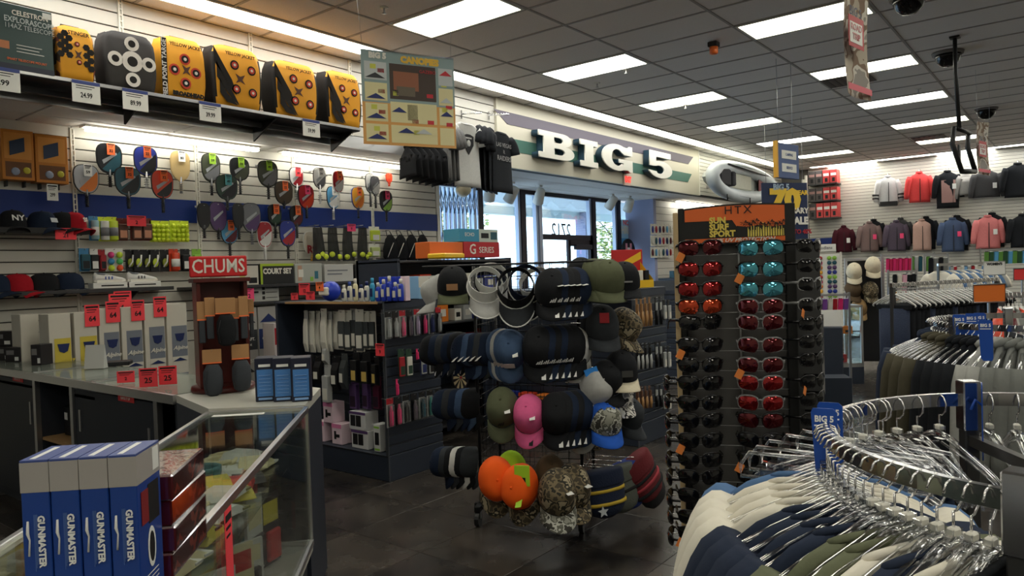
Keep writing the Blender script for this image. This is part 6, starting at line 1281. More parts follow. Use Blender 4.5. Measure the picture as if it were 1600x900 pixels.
# third row
stack(703, 632, .05, 5, (.046, -.004, .002), -1.0, R(80), ['navy', 'char', 'navy', 'steelb', 'black'], 'at the left end of the third row', s=1.0)
hat(786, 640, -.26, .15, R(52), 'olive', 'plain olive cap at the front of the third row, left of the pink one', s=1.2, logo=('tri', INK), tagc=PAPER)
hat(828, 650, -.30, .05, R(52), 'pink', 'bright pink cap at the front of the third row', s=1.15, sticker=INK, tagc=PAPER)
stack(868, 650, -.26, 5, (.030, .026), .25, R(52), ['black', 'black', 'navy', 'black', 'navy'], 'in the third row right of the pink one', s=1.22, sticker=TEXTW)
hat(905, 655, -.08, .25, R(52), 'light', 'light grey cap showing as a rim behind the dark third-row caps', s=1.24)
hat(945, 598, -.10, .7, R(35), 'black', 'black cap in profile between the grey and the cream-brimmed caps', s=1.12)
hat(928, 610, -.14, .8, R(50), 'light', 'light grey cap below the bright blue tag', s=1.1)
p = on_T(922, 582, TK, -.24); o = obj('blue_hang_tag', B().bbox(-.04, -.002, -.02, .04, .002, .02, .001), M('tag_bright_blue', S(50, 140, 230), .5), None, TK @ TR((p.x, -.2, p.z), .3, 0, -.3)); tag(o, 'bright blue tag clipped to the light grey cap', 'hang tag')
hat(970, 585, -.02, .4, R(18), 'black', 'black cap with cream brim and square patch on the right side', s=1.2, brim='cream', logo=('patch', M('patch_dark', S(62, 62, 60), .7)))
hat(965, 622, .06, .5, R(25), 'snow', 'white and black spotted cap under the cream-brimmed one', s=1.1, brim='snow')
hat(944, 660, -.16, .45, R(30), 'blue', 'royal blue cap with grey camouflage front at the right side', s=1.2, front='greycamo', brim='blue')
hat(915, 668, .05, .7, R(30), 'camo', 'camouflage cap beside the royal blue one', s=1.1, front='greycamo')
hat(932, 640, .12, .6, R(20), 'white', 'white cap partly hidden above the royal blue one', s=1.05)
hat(978, 652, .16, .9, R(35), 'char', 'charcoal cap behind the royal blue one at the right side', s=1.1)
# fourth row
stack(700, 722, .05, 6, (.038, -.004, .002), -1.0, R(80), ['navy', 'char', 'black', 'white', 'black', 'char'], 'at the left end of the bottom row', s=1.0)
def beanie(px, py, yl, rz, rx, mat, stripes, label, s=1.0, ry=0., pom=None, cuff=None):
    p = on_T(px, py, TK, yl); arm((p.x, yl, p.z+.03))
    t = thing('knit_beanie', label, 'beanie', T=TK @ TR((p.x, yl, p.z), rz, rx, ry, s))
    def ring(r, z, n=20): return [(r*1.0*math.cos(2*PI*j/n)*(1+.02*(j % 2)), r*.55*math.sin(2*PI*j/n)*(1+.03*(j % 2)), z) for j in range(n)]
    obj('knit_body', B().loft([ring(.10, 0), ring(.108, -.05), ring(.108, -.12), ring(.10, -.17), ring(.075, -.205), ring(.03, -.225)]), mat, t)
    obj('cuff', B().loft([ring(.112, .01), ring(.116, -.0), ring(.116, -.055), ring(.110, -.065)]), cuff or mat, t)
    for z, m_ in stripes: obj('stripe', B().loft([ring(.1125, z), ring(.1125, z-.016)]), m_, t)
    return t
hat(775, 748, -.28, .35, R(75), 'orange', 'blaze orange cap with camouflage brim at the bottom row, left', s=1.3, brim='camo', tagc=V('tag_print', [S(200, 190, 170), S(90, 80, 60)], 60))
hat(815, 760, -.32, -.15, R(75), 'orange', 'blaze orange cap with lime tags, bottom row, right of the other orange one', s=1.3, brim='camo', tagc=TAGGRN)
p = on_T(817, 742, TK, -.42); o = obj('lime_tag', B().bbox(-.045, -.002, -.06, .045, .002, .06, .002), M('tag_lime', S(180, 225, 50), .5), None, TK @ TR((p.x, -.44, p.z), 0)); tag(o, 'lime green cardboard tag over the right orange cap', 'hang tag'); obj('tag_print', B().box(-.03, -.004, -.04, .02, -.002, -.01), INK, o)
hat(800, 735, -.16, .1, R(55), 'lime', 'lime green cap tucked behind the orange caps', s=1.1)
hat(870, 775, -.34, .35, R(38), 'camo', 'camouflage cap with pale mesh side hanging lowest at the rack front', s=1.35, brim='greycamo', tagc=PAPER)
hat(893, 765, -.22, .5, R(38), 'camo', 'brown camouflage cap behind the lowest one', s=1.3, tagc=PAPER)
hat(860, 745, -.16, .3, R(40), 'brown', 'brown cap between the lime one and the camouflage ones', s=1.15)
GB_ = M('gold_yarn', S(200, 170, 60), .9)
NB2 = M('navy_yarn', S(28, 38, 62), .95, bump=.4, nscale=120); GN = M('green_grey_yarn', S(88, 92, 85), .95, bump=.4, nscale=120); BN = M('blue_yarn', S(38, 58, 130), .95, bump=.4, nscale=120); MN = M('maroon_yarn', S(105, 32, 38), .95, bump=.4, nscale=120); KN = M('black_yarn', S(30, 30, 32), .95, bump=.4, nscale=120)
b = beanie(938, 738, -.10, .5, -.1, NB2, [(-.075, GB_), (-.14, GB_)], 'navy knit beanie with two gold stripes low on the right side', 1.2, ry=-.1)
p = on_T(921, 784, TK, -.24); obj('star_emblem', B().prism([((.028 if q % 2 == 0 else .012)*math.sin(PI*q/5), (.028 if q % 2 == 0 else .012)*math.cos(PI*q/5)) for q in range(10)], -.074, -.068), M('star_silver', S(190, 195, 200), .5), b, TR((-.04, 0, -.175)))
beanie(908, 742, .0, .2, -.1, NB2, [(-.08, GB_)], 'navy knit beanie behind the gold-striped one', 1.1)
beanie(960, 735, .02, .7, -.15, GN, [(-.10, KN)], 'grey-green knit beanie right of the gold-striped one', 1.15, ry=-.2)
beanie(972, 728, .10, .8, -.15, BN, [], 'royal blue knit beanie between the grey-green and maroon ones', 1.2, ry=-.25)
beanie(990, 722, .12, .9, -.2, MN, [(-.075, KN), (-.11, M('pink_yarn', S(170, 60, 70), .9)), (-.15, KN)], 'maroon and black striped knit beanie hanging furthest right', 1.2, ry=-.5, cuff=MN)
beanie(1000, 740, .18, 1., -.2, KN, [], 'black knit beanie beside the maroon striped one', 1.1, ry=-.6)
for i, (px, py) in enumerate(((938, 790),)): pass
# ================================================================ sunglasses tower
p = at_d(1155, 420, 2.6)
TSg = TR((p.x, p.y, 0), R(-67)); zt_ = on_T(1155, 321, TSg, 0).z; zh = on_T(1155, 380, TSg, 0).z
xl, xr = on_T(1064, 450, TSg, 0).x, on_T(1238, 450, TSg, 0).x; xt = on_T(1056, 450, TSg, 0).x
GP = M('tower_grey_panel', S(88, 86, 84), .6); BPn = M('tower_black', S(22, 22, 22), .5); TAN = M('tower_tan_edge', S(190, 165, 125), .55); OR_ = M('header_orange', S(225, 105, 45), .5); YL_ = M('header_yellow', S(228, 205, 95), .5)
t = thing('sunglasses_tower', 'tall grey and tan sunglasses tower with orange printed header', 'display tower', T=TSg)
obj('base', B().bbox(xl-.05, -.06, 0, xr+.10, .36, .09, .01), BPn, t)
obj('back_panel', B().box(xl+.02, .03, .09, xr, .04, zh), GP, t); obj('centre_divider', B().box(-.003, .022, .09, .003, .03, zh), STEEL, t)
obj('side_column', B().bbox(xl-.004, .0, .09, xl+.018, .05, zt_, .003), BPn, t); obj('side_column', B().bbox(xr-.02, .0, .09, xr+.015, .05, zt_, .003), BPn, t)
obj('tan_side_panel', B().bbox(xl-.022, -.005, .09, xl-.004, .30, zt_-.015, .002), TAN, t)
obj('rear_body', B().box(xl, .05, .09, xr, .30, zt_-.02), BPn, t)
# angled right wing with its own row of glasses
TW_ = TR((xr+.012, .03, 0), R(58)); wing = obj('wing_panel', B().box(0, 0, .09, .2, .012, zh-.01), BPn, t, TW_)
# header
hc = [(xl+.02+(xr-xl-.04)*k/10) for k in range(11)]
def zarc(x): return zt_-.004+.010*(1-(x/(xr-xl)*2)**2)
obj('header_board', B().prism([(xl+.0, zh), (xr, zh)]+[(x, zarc(x)) for x in hc[::-1]], -.006, .03), BPn, t)
obj('orange_panel', B().prism([(xl+.02, zh+(zt_-zh)*.62), (xr-.02, zh+(zt_-zh)*.62)]+[(x, zarc(x)-.006) for x in hc[::-1]], -.008, -.006), OR_, t)
obj('orange_panel', B().prism([(.0, zh+(zt_-zh)*.38), (xr-.02, zh+(zt_-zh)*.38), (xr-.02, zh+(zt_-zh)*.62), (-.02, zh+(zt_-zh)*.62)], -.0085, -.006), OR_, t)
obj('orange_band', B().box(xl+.02, -.008, zh+.004, xr-.02, -.006, zh+(zt_-zh)*.15), OR_, t)
Hh = zt_-zh
text('HTX', t, (0, -.010, zh+Hh*.87), Hh*.30, BPn, bold=0, space=1.3); 
for k, s_ in enumerate(('SUN', 'SURF', 'SPORT')): text(s_, t, (xl+.105, -.009, zh+Hh*(.62-.18*k)), Hh*.22, YL_, align='LEFT', bold=.0014)
text('100% UV PROTECTION', t, (.01, -.010, zh+Hh*.085), Hh*.14, WHITE, shear=.3, bold=.0004, sx=1.15)
g = B(); g2 = B(); rr_ = random.Random(9)
for k in range(44):
    x = .03+(xr-.055)*k/43; h = Hh*(.16+.22*rr_.random()); g.add([(x-.0016, -.0105, zh+Hh*.16), (x+.0016, -.0105, zh+Hh*.16), (x+.001, -.0105, zh+Hh*.16+h), (x-.001, -.0105, zh+Hh*.16+h)], [(0, 1, 2, 3)], 0 if k % 3 else 1)
obj('palm_trunks', g, [YL_, BPn], t, kind='stuff')
obj('palm_ground', B().prism([(.0, zh+Hh*.16), (xr-.02, zh+Hh*.16), (xr-.02, zh+Hh*.44), (.12, zh+Hh*.40), (.07, zh+Hh*.46), (.03, zh+Hh*.42), (-.005, zh+Hh*.46)], -.0098, -.0085), BPn, t)
for k in range(11):
    x = .02+(xr-.05)*k/10; z = zh+Hh*(.46+.13*rr_.random()); q = B()
    for a in range(7): an = a*PI*2/7; q.add([(x, -.0112, z), (x+.012*math.cos(an+.2), -.0112, z+.010*math.sin(an+.2)), (x+.016*math.cos(an), -.0112, z+.008*math.sin(an)-.003)], [(0, 1, 2)])
    obj('palm_crown', q, BPn, t)
ROWS = [388, 421, 452, 479, 504, 539, 570, 598, 629, 656, 687, 717, 744, 773, 807, 833]
LC = ['maroon', 'red', 'red', 'orange']+['black']*12
RC_ = ['blue', 'blue', 'blue', 'maroon', 'maroon', 'maroon', 'maroon', 'red', 'red', 'maroon', 'black', 'black', 'black', 'black', 'black', 'black']
OC = M('tag_orange_card', S(225, 130, 60), .6)
for i, y in enumerate(ROWS):
    wire = on_T(1150, y+9, TSg, 0).z
    obj('row_wire', B().tube([(xl+.02, -.002, wire), (xr-.02, -.002, wire)], .0012, 4), STEEL, t); obj('nose_peg', B().tube([(-.11, .03, wire+.012), (-.11, -.07, wire+.012)], .003, 5), CLEAR, t)
    for c, (px, colr) in enumerate(((1094, LC[i]), (1188, RC_[i]))):
        q = on_T(px, y, TSg, -.07); nm_ = {'maroon': 'dark red', 'red': 'red', 'orange': 'orange', 'blue': 'mirrored blue', 'black': 'black'}[colr]
        glasses(TSg @ TR((q.x, -.075, q.z), (.10 if c == 0 else -.06)+(.25 if i == 4 and c == 0 else 0), s=1.15), colr, 'clear' if (c == 1 and 2 < i < 9) else 'black', 'sunglasses with %s lenses, %s column of the tower front, %s row' % (nm_, ('left', 'right')[c], ordn(i)), tagm=OC if (i*2+c*3) % 5 == 0 else None)
for i in range(17):
    y = [386, 416, 445, 476, 505, 532, 560, 593, 620, 650, 680, 708, 738, 768, 798, 828, 858][i]; q = on_T(1243, y, TSg, .0)
    glasses(TSg @ TR((xr+.055, -.028, q.z), R(48)), 'black', 'clear' if i in (2, 3) else 'black', 'black sunglasses on the angled right wing of the tower, %s row' % ordn(i), tagm=OC if i % 4 == 3 else None)
for i in range(9):
    q = on_T(1050, 600+30*i, TSg, .1); glasses(TSg @ TR((xl-.06, .12+.02*(i % 2), q.z), R(-88)), 'black', 'black', 'black sunglasses on the left side of the tower, %s row from the top' % ordn(i))
    obj('nose_peg', B().tube([(xl-.02, .12, q.z+.01), (xl-.06, .12, q.z+.01)], .003, 5), CLEAR, t)
# ================================================================ clothing racks on the right
RB_ = M('rack_chrome', (.55, .55, .56), .14, 1.); PST = M('rack_post', S(92, 92, 92), .3, .75)
def ring_rack(name, label, c, r, z, posts, T0=0):
    t = thing(name, label, 'clothing rack', (c[0], c[1], 0))
    obj('rail', B().tube([(r*math.cos(R(a)), r*math.sin(R(a)), z) for a in range(0, 360, 5)], .0215, 4, closed=True, flat=(.42, 1.0), smooth=False), RB_, t)
    for a in posts:
        x, y = r*math.cos(R(a)), r*math.sin(R(a)); T = TR((x, y, 0), R(a))
        obj('post', B().bbox(-.017, -.017, .05, .017, .017, z-.06, .003), PST, t, T); obj('rail_connector', B().bbox(-.021, -.021, z-.075, .021, .021, z+.045, .003), RB_, t, T)
        obj('foot', B().box(-r*.9, -.014, .05, .05, .014, .075), PST, t, T); obj('caster', B().tube([(.03, -.012, .028), (.03, .012, .028)], .028, 12), BLACK, t, T)
        obj('brace', B().box(-r, -.010, z-.11, -.01, .010, z-.085), PST, t, T)
    return t
C1 = (1.68, -.02); R1 = .46; Z1 = 1.255
ring_rack('round_clothes_rack', 'round chrome clothes rack in the right foreground', C1, R1, Z1, (33, 168, 285))
C2 = (4.6, .22); ring_rack('round_clothes_rack', 'second round chrome rack with olive, black and grey jackets', C2, R1, Z1, (18, 138, 258))
def ringT(c, a, dz=0., tilt=0.): return TR((c[0]+R1*math.cos(R(a)), c[1]+R1*math.sin(R(a)), Z1+.013-.094+dz), R(a)+tilt, 0)
CLW = cloth('garment_white', (226, 220, 205), .05); CLN = cloth('garment_navy', (42, 50, 68)); CLO = cloth('garment_olive', (104, 108, 86)); CLG = cloth('garment_grey', (120, 122, 118)); CLK = cloth('garment_black', (30, 32, 36)); CLB = cloth('garment_blue', (85, 115, 155)); CLL = cloth('garment_lightgrey', (165, 165, 160)); CBR = cloth('garment_brown', (78, 74, 60))
def row(c, items, where, thick=.020, sleeve='short', L=.68, cat='shirt'):
    for i, (a, m_, nm_) in enumerate(items):
        lab = '%s %s on %s, %s from the left' % (nm_, 'jacket' if sleeve == 'long' else 'shirt', where, ordn(i))
        garment('hanging_jacket' if sleeve == 'long' else 'hanging_shirt', lab, ringT(c, a, -.002), m_, W=.212, L=L, D=thick, wide=-.045, sleeve=sleeve, cat='jacket' if sleeve == 'long' else 'shirt')
its = [(102, CLB, 'faded blue'), (107, CLW, 'white'), (112, CLW, 'white'), (117, CLW, 'white'), (121.5, CLW, 'white'), (126, CLN, 'dark navy'), (130, CLN, 'dark navy'), (134, CLN, 'dark navy'), (138, CLN, 'dark navy'), (142, CLO, 'olive'), (146, CLO, 'olive'), (149.5, CLW, 'white'), (153, CLN, 'dark navy'), (158, CLW, 'white'), (163, CLK, 'black')]
row(C1, its, 'the foreground round rack')
k = 0
for i in range(21):
    a = 99+i*3.2; hanger(ringT(C1, a, 0, .03*((i % 3)-1)), 'clear plastic hanger on the near side of the foreground rack, %s from the left' % ordn(i), 'clear hangers on the near rail', marker=i > 11)
for i in range(10):
    a = 20+i*7.3
    if abs(a-33) < 3: continue
    hanger(ringT(C1, a, 0, .06*((i % 4)-1.5)), 'clear plastic hanger on the far side of the foreground rack, %s from the right' % ordn(i), 'clear hangers on the far rail', marker=True)
JN = M('denim_dark', S(38, 48, 70), .85, noise=.25, nscale=80, bump=.2); JL = M('denim_stitch', S(90, 85, 75), .8)
def jeans(T, label, mat=JN):
    t = thing('hanging_jeans', label, 'jeans', T=T)
    obj('waistband', B().bbox(-.17, -.012, -.10, .17, .012, -.06, .003), mat, t)
    for s_ in (-1, 1): obj('leg', B().loft([[(s_*.09+.085*math.cos(q*PI/5)*w_, .018*math.sin(q*PI/5), z) for q in range(10)] for z, w_ in ((-.10, 1), (-.3, 1.0), (-.5, .85), (-.72, .75))]), mat, t)
    obj('back_pocket', B().box(.03, -.0215, -.2, .13, -.018, -.11), JL, t); obj('belt_loop', B().box(-.004, -.016, -.1, .004, -.012, -.055), mat, t)
    obj('hanger_frame', B().tube([(-.19, 0, -.03), (-.17, 0, .0), (.17, 0, .0), (.19, 0, -.03), (.19, 0, -.055), (-.19, 0, -.055)], .0045, 6, closed=True), CLEAR, t)
    for s_ in (-1, 1): obj('clip', B().bbox(s_*.13-.016, -.016, -.095, s_*.13+.016, .016, -.03, .003), CLEAR, t)
    obj('hook', hanger_meshes()[0], parent=t)
for i, a in enumerate((62, 69, 76, 83, 90, 95)): jeans(ringT(C1, a, .0, .04*(i % 2)), 'dark blue jeans on a clip hanger, foreground round rack, %s from the left' % ordn(5-i))
# blue divider plates
SB_ = M('divider_blue', S(25, 75, 165), .4)
def divider(T, label, lettering=True):
    t = thing('size_divider', label, 'divider tag', T=T)
    obj('plate', B().prism([(-.020, -.135), (-.012, -.145), (.018, -.145), (.022, -.135), (.022, .010), (.014, .018), (-.024, .018), (-.028, .010)], -.0012, .0012), SB_, t)
    if lettering: text('BIG 5', t, (-.003, -.002, -.004), .0175, TEXTW, bold=.0006, sx=.9); obj('small_print', B().box(-.022, -.0018, -.019, .015, -.0012, -.016), TEXTW, t)
    obj('rail_clip', B().tube([(.005, 0, -.03), (.012, .012, -.02), (.0, .02, -.04)], .003, 5), SB_, t); return t
q = on_z(1290, 668, Z1)
for i, (px, py, dz, D, lab) in enumerate(((1290, 652, 0, 1.50, 'front blue lettered divider plate on the foreground round rack'), (1299, 642, 0, 1.56, 'rear blue lettered divider plate on the foreground round rack'))):
    p = at_d(px, py, D); divider(TR(tuple(p), R(-78), s=1.0), lab)
for i, (px, py, D) in enumerate(((1500, 498, 3.65), (1519, 496, 3.75), (1532, 495, 3.8), (1541, 507, 3.35))):
    p = at_d(px, py, D); divider(TR(tuple(p), R(-75), s=1.15), 'small blue divider plate on the second round rack, %s from the left' % ordn(i))
p = at_d(1534, 612, 1.72); divider(TR(tuple(p), R(6), s=1.1), 'blue divider plate edge-on beside the far connector of the foreground rack', False)
# second ring
its2 = [(78, CLN, 'dark navy'), (92, CLN, 'dark navy'), (106, CLN, 'dark navy'), (116, CBR, 'olive brown'), (125, CBR, 'olive brown'), (133, CBR, 'olive brown'), (141, CLK, 'black'), (145.5, CLK, 'black'), (150, CLK, 'black'), (154, CLK, 'black'), (159, CLL, 'pale grey'), (163, CLL, 'pale grey'), (168, CLG, 'mid grey'), (173, CLG, 'mid grey'), (178, CLG, 'mid grey'), (183, CLG, 'mid grey'), (188, CLG, 'mid grey'), (193, CLL, 'pale grey'), (199, CLK, 'black')]
row(C2, its2, 'the second round rack', .028, 'long', .70)
for i in range(34): hanger(ringT(C2, 62+i*4.0, 0), 'clear plastic hanger on the second round rack, %s from the left' % ordn(i), 'clear hangers on the second rack')
# third, straight rack with white hangers and dark trousers
def straight_rack(p0, p1, z, label, n, mk, post=True):
    p0 = Vector(p0); p1 = Vector(p1); v = p1-p0; a = math.atan2(v.y, v.x); L = v.length
    t = thing('straight_clothes_rack', label, 'clothing rack', (p0.x, p0.y, 0), a)
    obj('rail', B().box(0, -.012, z-.02, L, .012, z+.015), RB_, t)
    for x in (.02, L-.02): obj('post', B().bbox(x-.018, -.018, .04, x+.018, .018, z-.02, .003), PST, t); obj('foot', B().box(x-.02, -.25, .0, x+.02, .25, .04), PST, t)
    for i in range(n):
        f = (i+.5)/n; q = p0+v*f; mk(TR((q.x, q.y, z+.015-.094), a+PI/2+.06*((i % 3)-1)), i)
    return t
WHG = M('white_hanger_plastic', S(225, 225, 222), .3)
WM = None
def white_hanger(T, label, group):
    global WM
    if WM is None: WM = (hanger_meshes()[0], hanger_meshes()[1].copy()); WM[1].materials.clear(); WM[1].materials.append(WHG)
    t = thing('clothes_hanger', label, 'hanger', T=T, group=group); obj('hook', WM[0], parent=t); obj('hanger_arms', WM[1], parent=t); return t
def mk3(T, i):
    white_hanger(T, 'white hanger on the straight rack of dark trousers, %s from the left' % ordn(i), 'white hangers on the trouser rack')
    t = thing('hanging_trousers', 'dark navy trousers on the straight rack, %s from the left' % ordn(i) if i < 30 else 'x', 'trousers', T=T)
    obj('leg', B().loft([[(.15*math.cos(q*PI/5), .03*math.sin(q*PI/5), z) for q in range(10)] for z in (-.12, -.4, -.75)]), CLK if i % 5 else JN, t); obj('waist', B().bbox(-.16, -.02, -.13, .16, .02, -.09, .004), CLK, t)
pL, pR_ = at_d(1392, 441, 6.2), at_d(1560, 452, 6.9)
straight_rack((pL.x, pL.y), (pR_.x, pR_.y), 1.38, 'straight chrome rack of dark trousers behind the round racks', 24, mk3)
# fourth: farther racks of folded bright tops
def mk4(T, i):
    m_ = [REDO, CLK, CLL, MAR, CLG, REDO, CLW][i % 7]; nm_ = ['orange-red', 'black', 'pale grey', 'maroon', 'mid grey', 'orange-red', 'white'][i % 7]
    garment('hanging_shirt', '%s top on the rack right of the trouser rack, %s from the left' % (nm_, ordn(i)), T, m_, W=.2, L=.6, D=.02, sleeve='short', cat='shirt')
    white_hanger(T, 'white hanger on the rack right of the trouser rack, %s from the left' % ordn(i), 'white hangers on the top rack')
pL, pR_ = at_d(1560, 490, 5.0), at_d(1650, 500, 4.6); straight_rack((pL.x, pL.y), (pR_.x+.3, pR_.y), 1.33, 'straight chrome rack of orange and maroon tops at the right edge', 14, mk4)
def mk5(T, i):
    garment('hanging_shirt', '%s top on the rack before the back wall, %s from the left' % (['white', 'pale blue', 'pale grey'][i % 3], ordn(i)), T, [CLW, CLB, CLL][i % 3], W=.2, L=.7, D=.02, sleeve='short', cat='shirt')
pL, pR_ = at_d(1465, 418, 10.2), at_d(1545, 420, 10.6); straight_rack((pL.x, pL.y), (pR_.x, pR_.y), 1.5, 'chrome rack of pale blue and white tops before the back wall', 16, mk5)
# card signs on stands
def card_sign(px0, px1, y0, y1, D, mat, label, s=None, frame=STEEL):
    a = at_d(px0, y1, D); b = at_d(px1, y1, D); h = (y1-y0)*D/F_PX; v = b-a; rz = math.atan2(v.y, v.x); w_ = math.hypot(v.x, v.y)
    t = thing('card_sign', label, 'sign', T=TR(tuple(a), rz))
    obj('card', B().box(0, 0, 0, w_, .004, h), mat, t); obj('sign_frame', B().tube([(0, 0, 0), (w_, 0, 0), (w_, 0, h), (0, 0, h)], .006, 4, closed=True), frame, t)
    obj('stem', B().box(w_/2-.006, .002, -a.z+.01, w_/2+.006, .014, 0).box(w_/2-.12, -.1, -a.z, w_/2+.12, .12, -a.z+.012), STEEL, t)
    if s: text(s, t, (w_/2, -.003, h*.8), h*.25, INK, bold=.002)
    return t
card_sign(1521, 1571, 445, 473, 4.7, M('sign_plain_orange', S(225, 115, 40), .5), 'plain orange card sign on a stem above the second round rack')
card_sign(1584, 1612, 420, 438, 6.2, M('sign_plain_red', S(225, 60, 60), .5), 'plain red card sign cut by the right photo edge')
card_sign(1537, 1571, 409, 430, 8.0, PAPER, "white card sign with black women's lettering before the back wall", "WOMEN'S")
# ================================================================ back wall, far fixtures, ceiling things
YWb = XB-.02
def bw(px, py, off=.2): return on_x(px, py, XB-off)
JC = {'white': cloth('jacket_white', (205, 205, 205)), 'coral': cloth('jacket_coral', (225, 75, 75)), 'black': CLK, 'rose': cloth('fleece_rose', (165, 130, 125)), 'maroon': cloth('fleece_maroon', (70, 28, 38)), 'taupe': cloth('fleece_taupe', (125, 105, 103)), 'plum': cloth('fleece_plum', (88, 78, 92)), 'peach': cloth('fleece_peach', (195, 160, 148)), 'blue': cloth('fleece_blue', (75, 90, 120)), 'pink': cloth('fleece_pink', (215, 128, 128)), 'grey': cloth('jacket_grey', (70, 70, 72)), 'ltgrey': cloth('jacket_lightgrey', (150, 148, 145))}
def wall_jacket(px, ytop, ybot, w_, col_, label, sl='long', sl2=None, zipc=None, front=None, off=.22, hem=1.0, tagm=None):
    a = bw(px, ytop, off); b = bw(px, ybot, off); dep = (a-C0).dot(CF); W = w_/F_PX*dep/2*.62
    t = garment('wall_jacket', label, TR((a.x, a.y, a.z-.02), -PI/2+.35), JC[col_], W=W, L=a.z-b.z-.02, D=.07, sleeve=sl, cat='jacket', sl2=JC[sl2] if sl2 else None, zipc=zipc, front=front, hem=hem)
    obj('hanger_hook', B().tube([(0, 0, 0), (0, 0, .07), (0, .06, .09), (0, off+.02, .10)], .008, 5), CHROME, t, TR((0, 0, 0), -.35))
    if tagm: obj('hang_tag', B().box(-.04, -.002, -.06, .04, .002, .06), tagm, t, TR((W*.5, -.10, -.35)))
    return t
Z_ = BLACK
tj = wall_jacket(1387, 275, 318, 45, 'white', 'white ski jacket with black arm bands on the top row of the back wall', sl2='white', zipc=Z_, hem=1.02)
for sd in (-1, 1):
    for z in (-.42, -.50): obj('arm_band', B().tube([(sd*.275, -.01, z), (sd*.278, -.012, z-.035)], .078, 10), BLACK, tj)
obj('hem_panel', B().box(-.19, -.085, -.71, .19, .085, -.60), BLACK, tj)
wall_jacket(1436, 269, 316, 48, 'coral', 'coral red ski jacket on the top row of the back wall', zipc=Z_)
wall_jacket(1480, 267, 325, 50, 'black', 'black and dusty rose jacket on the top row of the back wall', front=JC['rose'], tagm=PAPER)
wall_jacket(1508, 268, 305, 30, 'ltgrey', 'light grey and black jacket behind the rose one', off=.12)
wall_jacket(1541, 265, 308, 60, 'grey', 'charcoal jacket on the top row under the hanging banner', tagm=PAPER)
wall_jacket(1590, 255, 308, 60, 'black', 'black jacket at the right photo edge of the top row', tagm=PAPER)
for px, y0, y1, w_, c_, lab, sl, tg in ((1318, 353, 394, 37, 'maroon', 'dark maroon small jacket, first of the lower back-wall row', 'long', PAPER), (1358, 347, 393, 42, 'taupe', 'taupe fleece jacket with pink tag in the lower row', 'long', TAGPINK), (1400, 345, 392, 42, 'plum', 'plum grey fleece jacket with pink tag in the lower row', 'long', TAGPINK), (1440, 343, 391, 42, 'peach', 'peach fleece vest in the lower back-wall row', 'none', None), (1488, 341, 393, 50, 'blue', 'slate blue quilted jacket with pink tag in the lower row', 'long', TAGPINK), (1543, 337, 388, 54, 'pink', 'salmon pink fleece jacket in the lower back-wall row', 'long', PAPER), (1597, 335, 386, 52, 'black', 'black jacket at the right edge of the lower row', 'long', None)):
    wall_jacket(px, y0, y1, w_, c_, lab, sl, zipc=Z_, tagm=tg)
    if px in (1358, 1400, 1440, 1488, 1543): wall_jacket(px+7, y0-4, y1-2, w_*.95, 'black' if px != 1400 else 'grey', 'dark jacket hanging behind the %s one in the lower row' % {1358: 'taupe', 1400: 'plum', 1440: 'peach', 1488: 'slate blue', 1543: 'salmon pink'}[px], sl='long', off=.10)
# red box shelves at the corner of the back wall
a = bw(1266, 345, .3); b = bw(1311, 345, .3)
t = thing('wall_bracket_shelves', 'white-posted shelves of red boxes at the left end of the back wall', 'shelf', (XB-.02, (a.y+b.y)/2, 0), -PI/2)
Wd = abs(a.y-b.y); obj('post', B().box(-Wd/2-.05, -.5, .3, -Wd/2, -.45, 3.8), WHITE, t)
RBX = M('carton_red', S(195, 62, 62), .5); RBD = M('carton_charcoal', S(72, 66, 66), .5)
for r, (y0, y1) in enumerate(((264, 287), (291, 313), (315, 340))):
    z = bw(1290, y1, .3).z; z1 = bw(1290, y0, .3).z
    obj('shelf_board', B().box(-Wd/2, -.42, z-.03, Wd/2, 0, z), DKGREY, t)
    for i in range(4):
        x = -Wd/2+Wd*(i+.5)/4; cc_ = 'red' if (i > 1 or r == 2 and i > 0) else 'charcoal'
        carton('lantern_box', '%s boxed item on the corner shelves, %s shelf, %s from the left' % (cc_, ('top', 'middle', 'bottom')[r], ordn(i)), t.matrix_basis @ TR((x, -.22, z+.001)), Wd/4-.012, .3, z1-z-.04, RBX if cc_ == 'red' else RBD, bands=[(.1, .55, .9, .75, PAPER if cc_ == 'red' else M('print_rose', S(170, 130, 125), .5)), (.3, .1, .7, .4, INK)])
# banner with anniversary print
pa, pb_ = at_d(1192, 375, 12.0), at_d(1263, 375, 12.2); v = pb_-pa; rz = math.atan2(v.y, v.x); w_ = math.hypot(v.x, v.y); h_ = (375-286)*12.0/F_PX
NVB = M('banner_navy', S(22, 38, 75), .5)
t = thing('anniversary_banner', 'navy banner with large yellow numerals hanging behind the sunglasses tower', 'banner', T=TR((pa.x, pa.y, pa.z), rz))
obj('cloth', B().box(0, 0, 0, w_, .01, h_), NVB, t); GY_ = M('banner_yellow', S(235, 195, 60), .5)
text('BIG 5', t, (w_*.42, -.012, h_*.92), .13, M('banner_paleblue', S(160, 180, 200), .5), bold=.006); text('70', t, (w_*.5, -.012, h_*.68), .46, GY_, bold=.03, sx=1.2); text('YEAR', t, (w_*.86, -.014, h_*.82), .10, GY_, bold=.004)
text('ANNIVERSARY', t, (w_*.52, -.018, h_*.50), .125, WHITE, bold=.005); text('SALE', t, (w_*.80, -.012, h_*.32), .16, WHITE, bold=.01); text('UP TO 40%', t, (w_*.78, -.012, h_*.13), .10, RD, bold=.004)
for x in (.1, .9): obj('hanging_wire', B().tube([(w_*x, 0, h_), (w_*x, 0, HC-pa.z)], .004, 4), STEEL, t)
